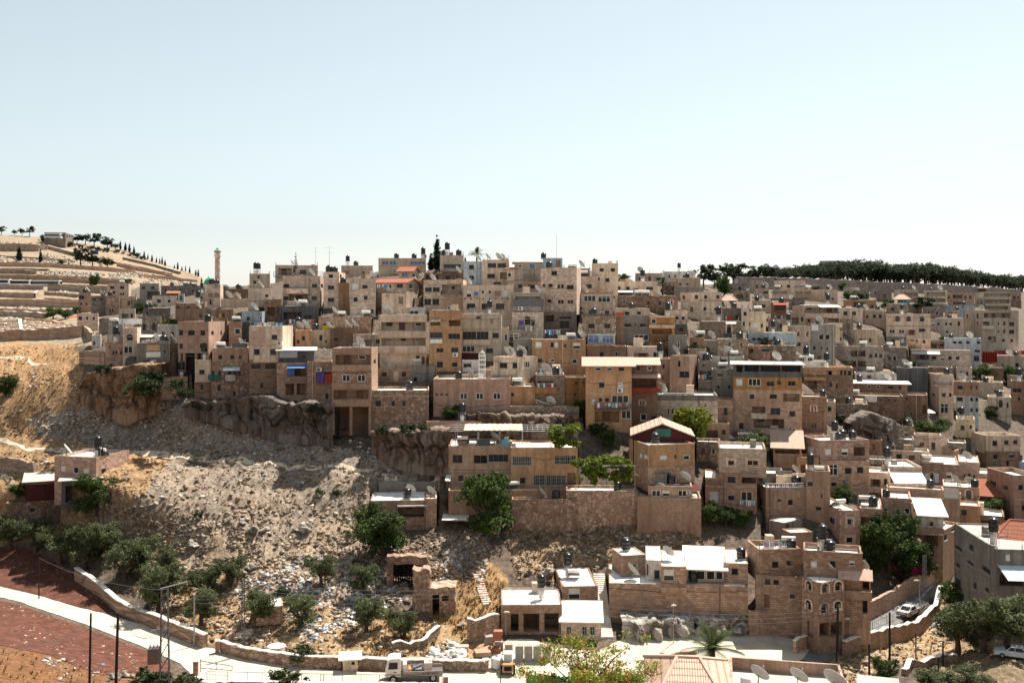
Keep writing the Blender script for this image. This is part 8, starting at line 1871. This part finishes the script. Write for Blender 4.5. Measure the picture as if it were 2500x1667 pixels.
def truck():
    g = G(1012, 1660, .12); root = empty('tow_truck', g, math.pi+.10, 'grey and white tow truck parked behind the railing', 'truck'); m = MB(); m.box(-3.1, 3.2, -.95, .95, .55, .85); m.build('chassis', mat('flat', 'dgrey'), root)
    m = MB(); prism(m, [(1.5,.75),(3.25,.75),(3.3,1.6),(3.05,2.55),(2.7,2.75),(1.55,2.75)], -1.05, 1.05, .06); c = m.build('cab', mat('gloss', 'white'), root)
    m = MB()
    for s in (-1, 1): p = [(1.9,s*1.07,1.6),(2.95,s*1.07,1.6),(2.85,s*1.03,2.35),(1.9,s*1.03,2.35)]; m.poly(p if s < 0 else p[::-1])
    m.poly([(3.31,-.9,1.65),(3.31,.9,1.65),(3.10,.85,2.45),(3.10,-.85,2.45)]); m.build('glazing', glass_mat(), c)
    m = MB(); m.box(2.0, 2.35, -1.085, -1.06, 1.2, 1.3); m.box(2.0, 2.35, 1.06, 1.085, 1.2, 1.3); m.build('handle', mat('flat', 'dgrey'), c)
    m = MB(); m.box(-3.2, 1.35, -1.1, 1.1, .86, 1.0); b = m.build('flatbed', mat('metal', 'dgrey'), root)
    m = MB(); m.box(-3.2, 1.35, 1.1, 1.16, .80, 1.32); m.box(-3.2, 1.35, -1.16, -1.1, .80, 1.32); m.build('side_board', mat('flat', 'gstone'), root)
    m = MB(); m.box(.9, 1.3, -.9, .9, 1.0, 2.1); m.build('headboard', mat('flat', 'white'), root); m = MB(); m.box(-2.0, -1.1, -.5, .5, 1.0, 2.0); m.bar((-1.5, 0, 2.0), (-3.0, 0, 2.6), .09); m.build('crane', mat('flat', 'pale'), root)
    m = MB()
    for i, (x, y) in enumerate(((.6,.5),(.55,.1),(.62,-.4))): m.lathe([(.02,0),(.2,.06),(.26,.25),(.18,.42),(.02,.48)], (x, y, 1.0), 10)
    m.build('gas_float', mat('gloss', 'orange'), root)
    m = MB(); m.box(-1.0, .2, -.7, .6, 1.0, 1.35); m.bar((-.9, -.6, 1.5), (.1, .5, 1.5), .12, 0, 8); m.build('winch', mat('flat', 'dgrey'), root)
    for x in (-2.1, 2.4):
        for y in (-.95, .95): wheel(root, x, y, .45, .3)
    cu = bpy.data.curves.new('phone_number', 'FONT'); cu.body = '052.8322676'; cu.size = .36; cu.extrude = .006; cu.align_x = 'CENTER'; t0 = bpy.data.objects.new('tmp', cu); COL.objects.link(t0); bpy.context.view_layer.update(); me = bpy.data.meshes.new_from_object(t0.evaluated_get(bpy.context.evaluated_depsgraph_get())); bpy.data.objects.remove(t0); t = bpy.data.objects.new('phone_number', me); COL.objects.link(t); t.parent = root; me.materials.clear(); me.materials.append(mat('flat', 'black'))
    t.location = (-1.7, 1.168, .93); t.rotation_euler = (R(90), 0, math.pi)
truck()
def loader():
    g = G(1240, 1640, .1); root = empty('skid_loader', g, math.pi/2, 'orange loader with a pale cab on the dusty road', 'loader'); m = MB(); prism(m, [(-1.3,.35),(.6,.35),(.7,.9),(.4,1.15),(-1.25,1.2)], -.65, .65, .04); m.build('body', mat('gloss', 'orange'), root)
    m = MB(); prism(m, [(-.1,1.1),(1.0,1.1),(1.0,1.9),(.1,2.0)], -.5, .5, .05); m.build('cab', mat('flat', 'bwhite'), root); m = MB(); m.box(-.1, 1.05, -.6, .6, 2.0, 2.08); m.build('cab_roof', mat('flat', 'white'), root)
    m = MB(); m.box(-1.33, -1.29, -.45, .45, .5, 1.0); m.build('radiator_grille', mat('flat', 'black'), root)
    m = MB()
    for y in (-.72, .72): m.bar((-1.1, y, 1.15), (1.4, y, .5), .09)
    m.build('lift_arm', mat('flat', 'orange'), root); m = MB(); prism(m, [(1.2,.1),(1.9,.1),(1.85,.2),(1.4,.25),(1.35,.75),(1.2,.75)], -.85, .85); m.build('bucket', mat('metal', 'dgrey'), root)
    for x in (-.75, .45):
        for y in (-.72, .72): wheel(root, x, y, .38, .28)
loader()
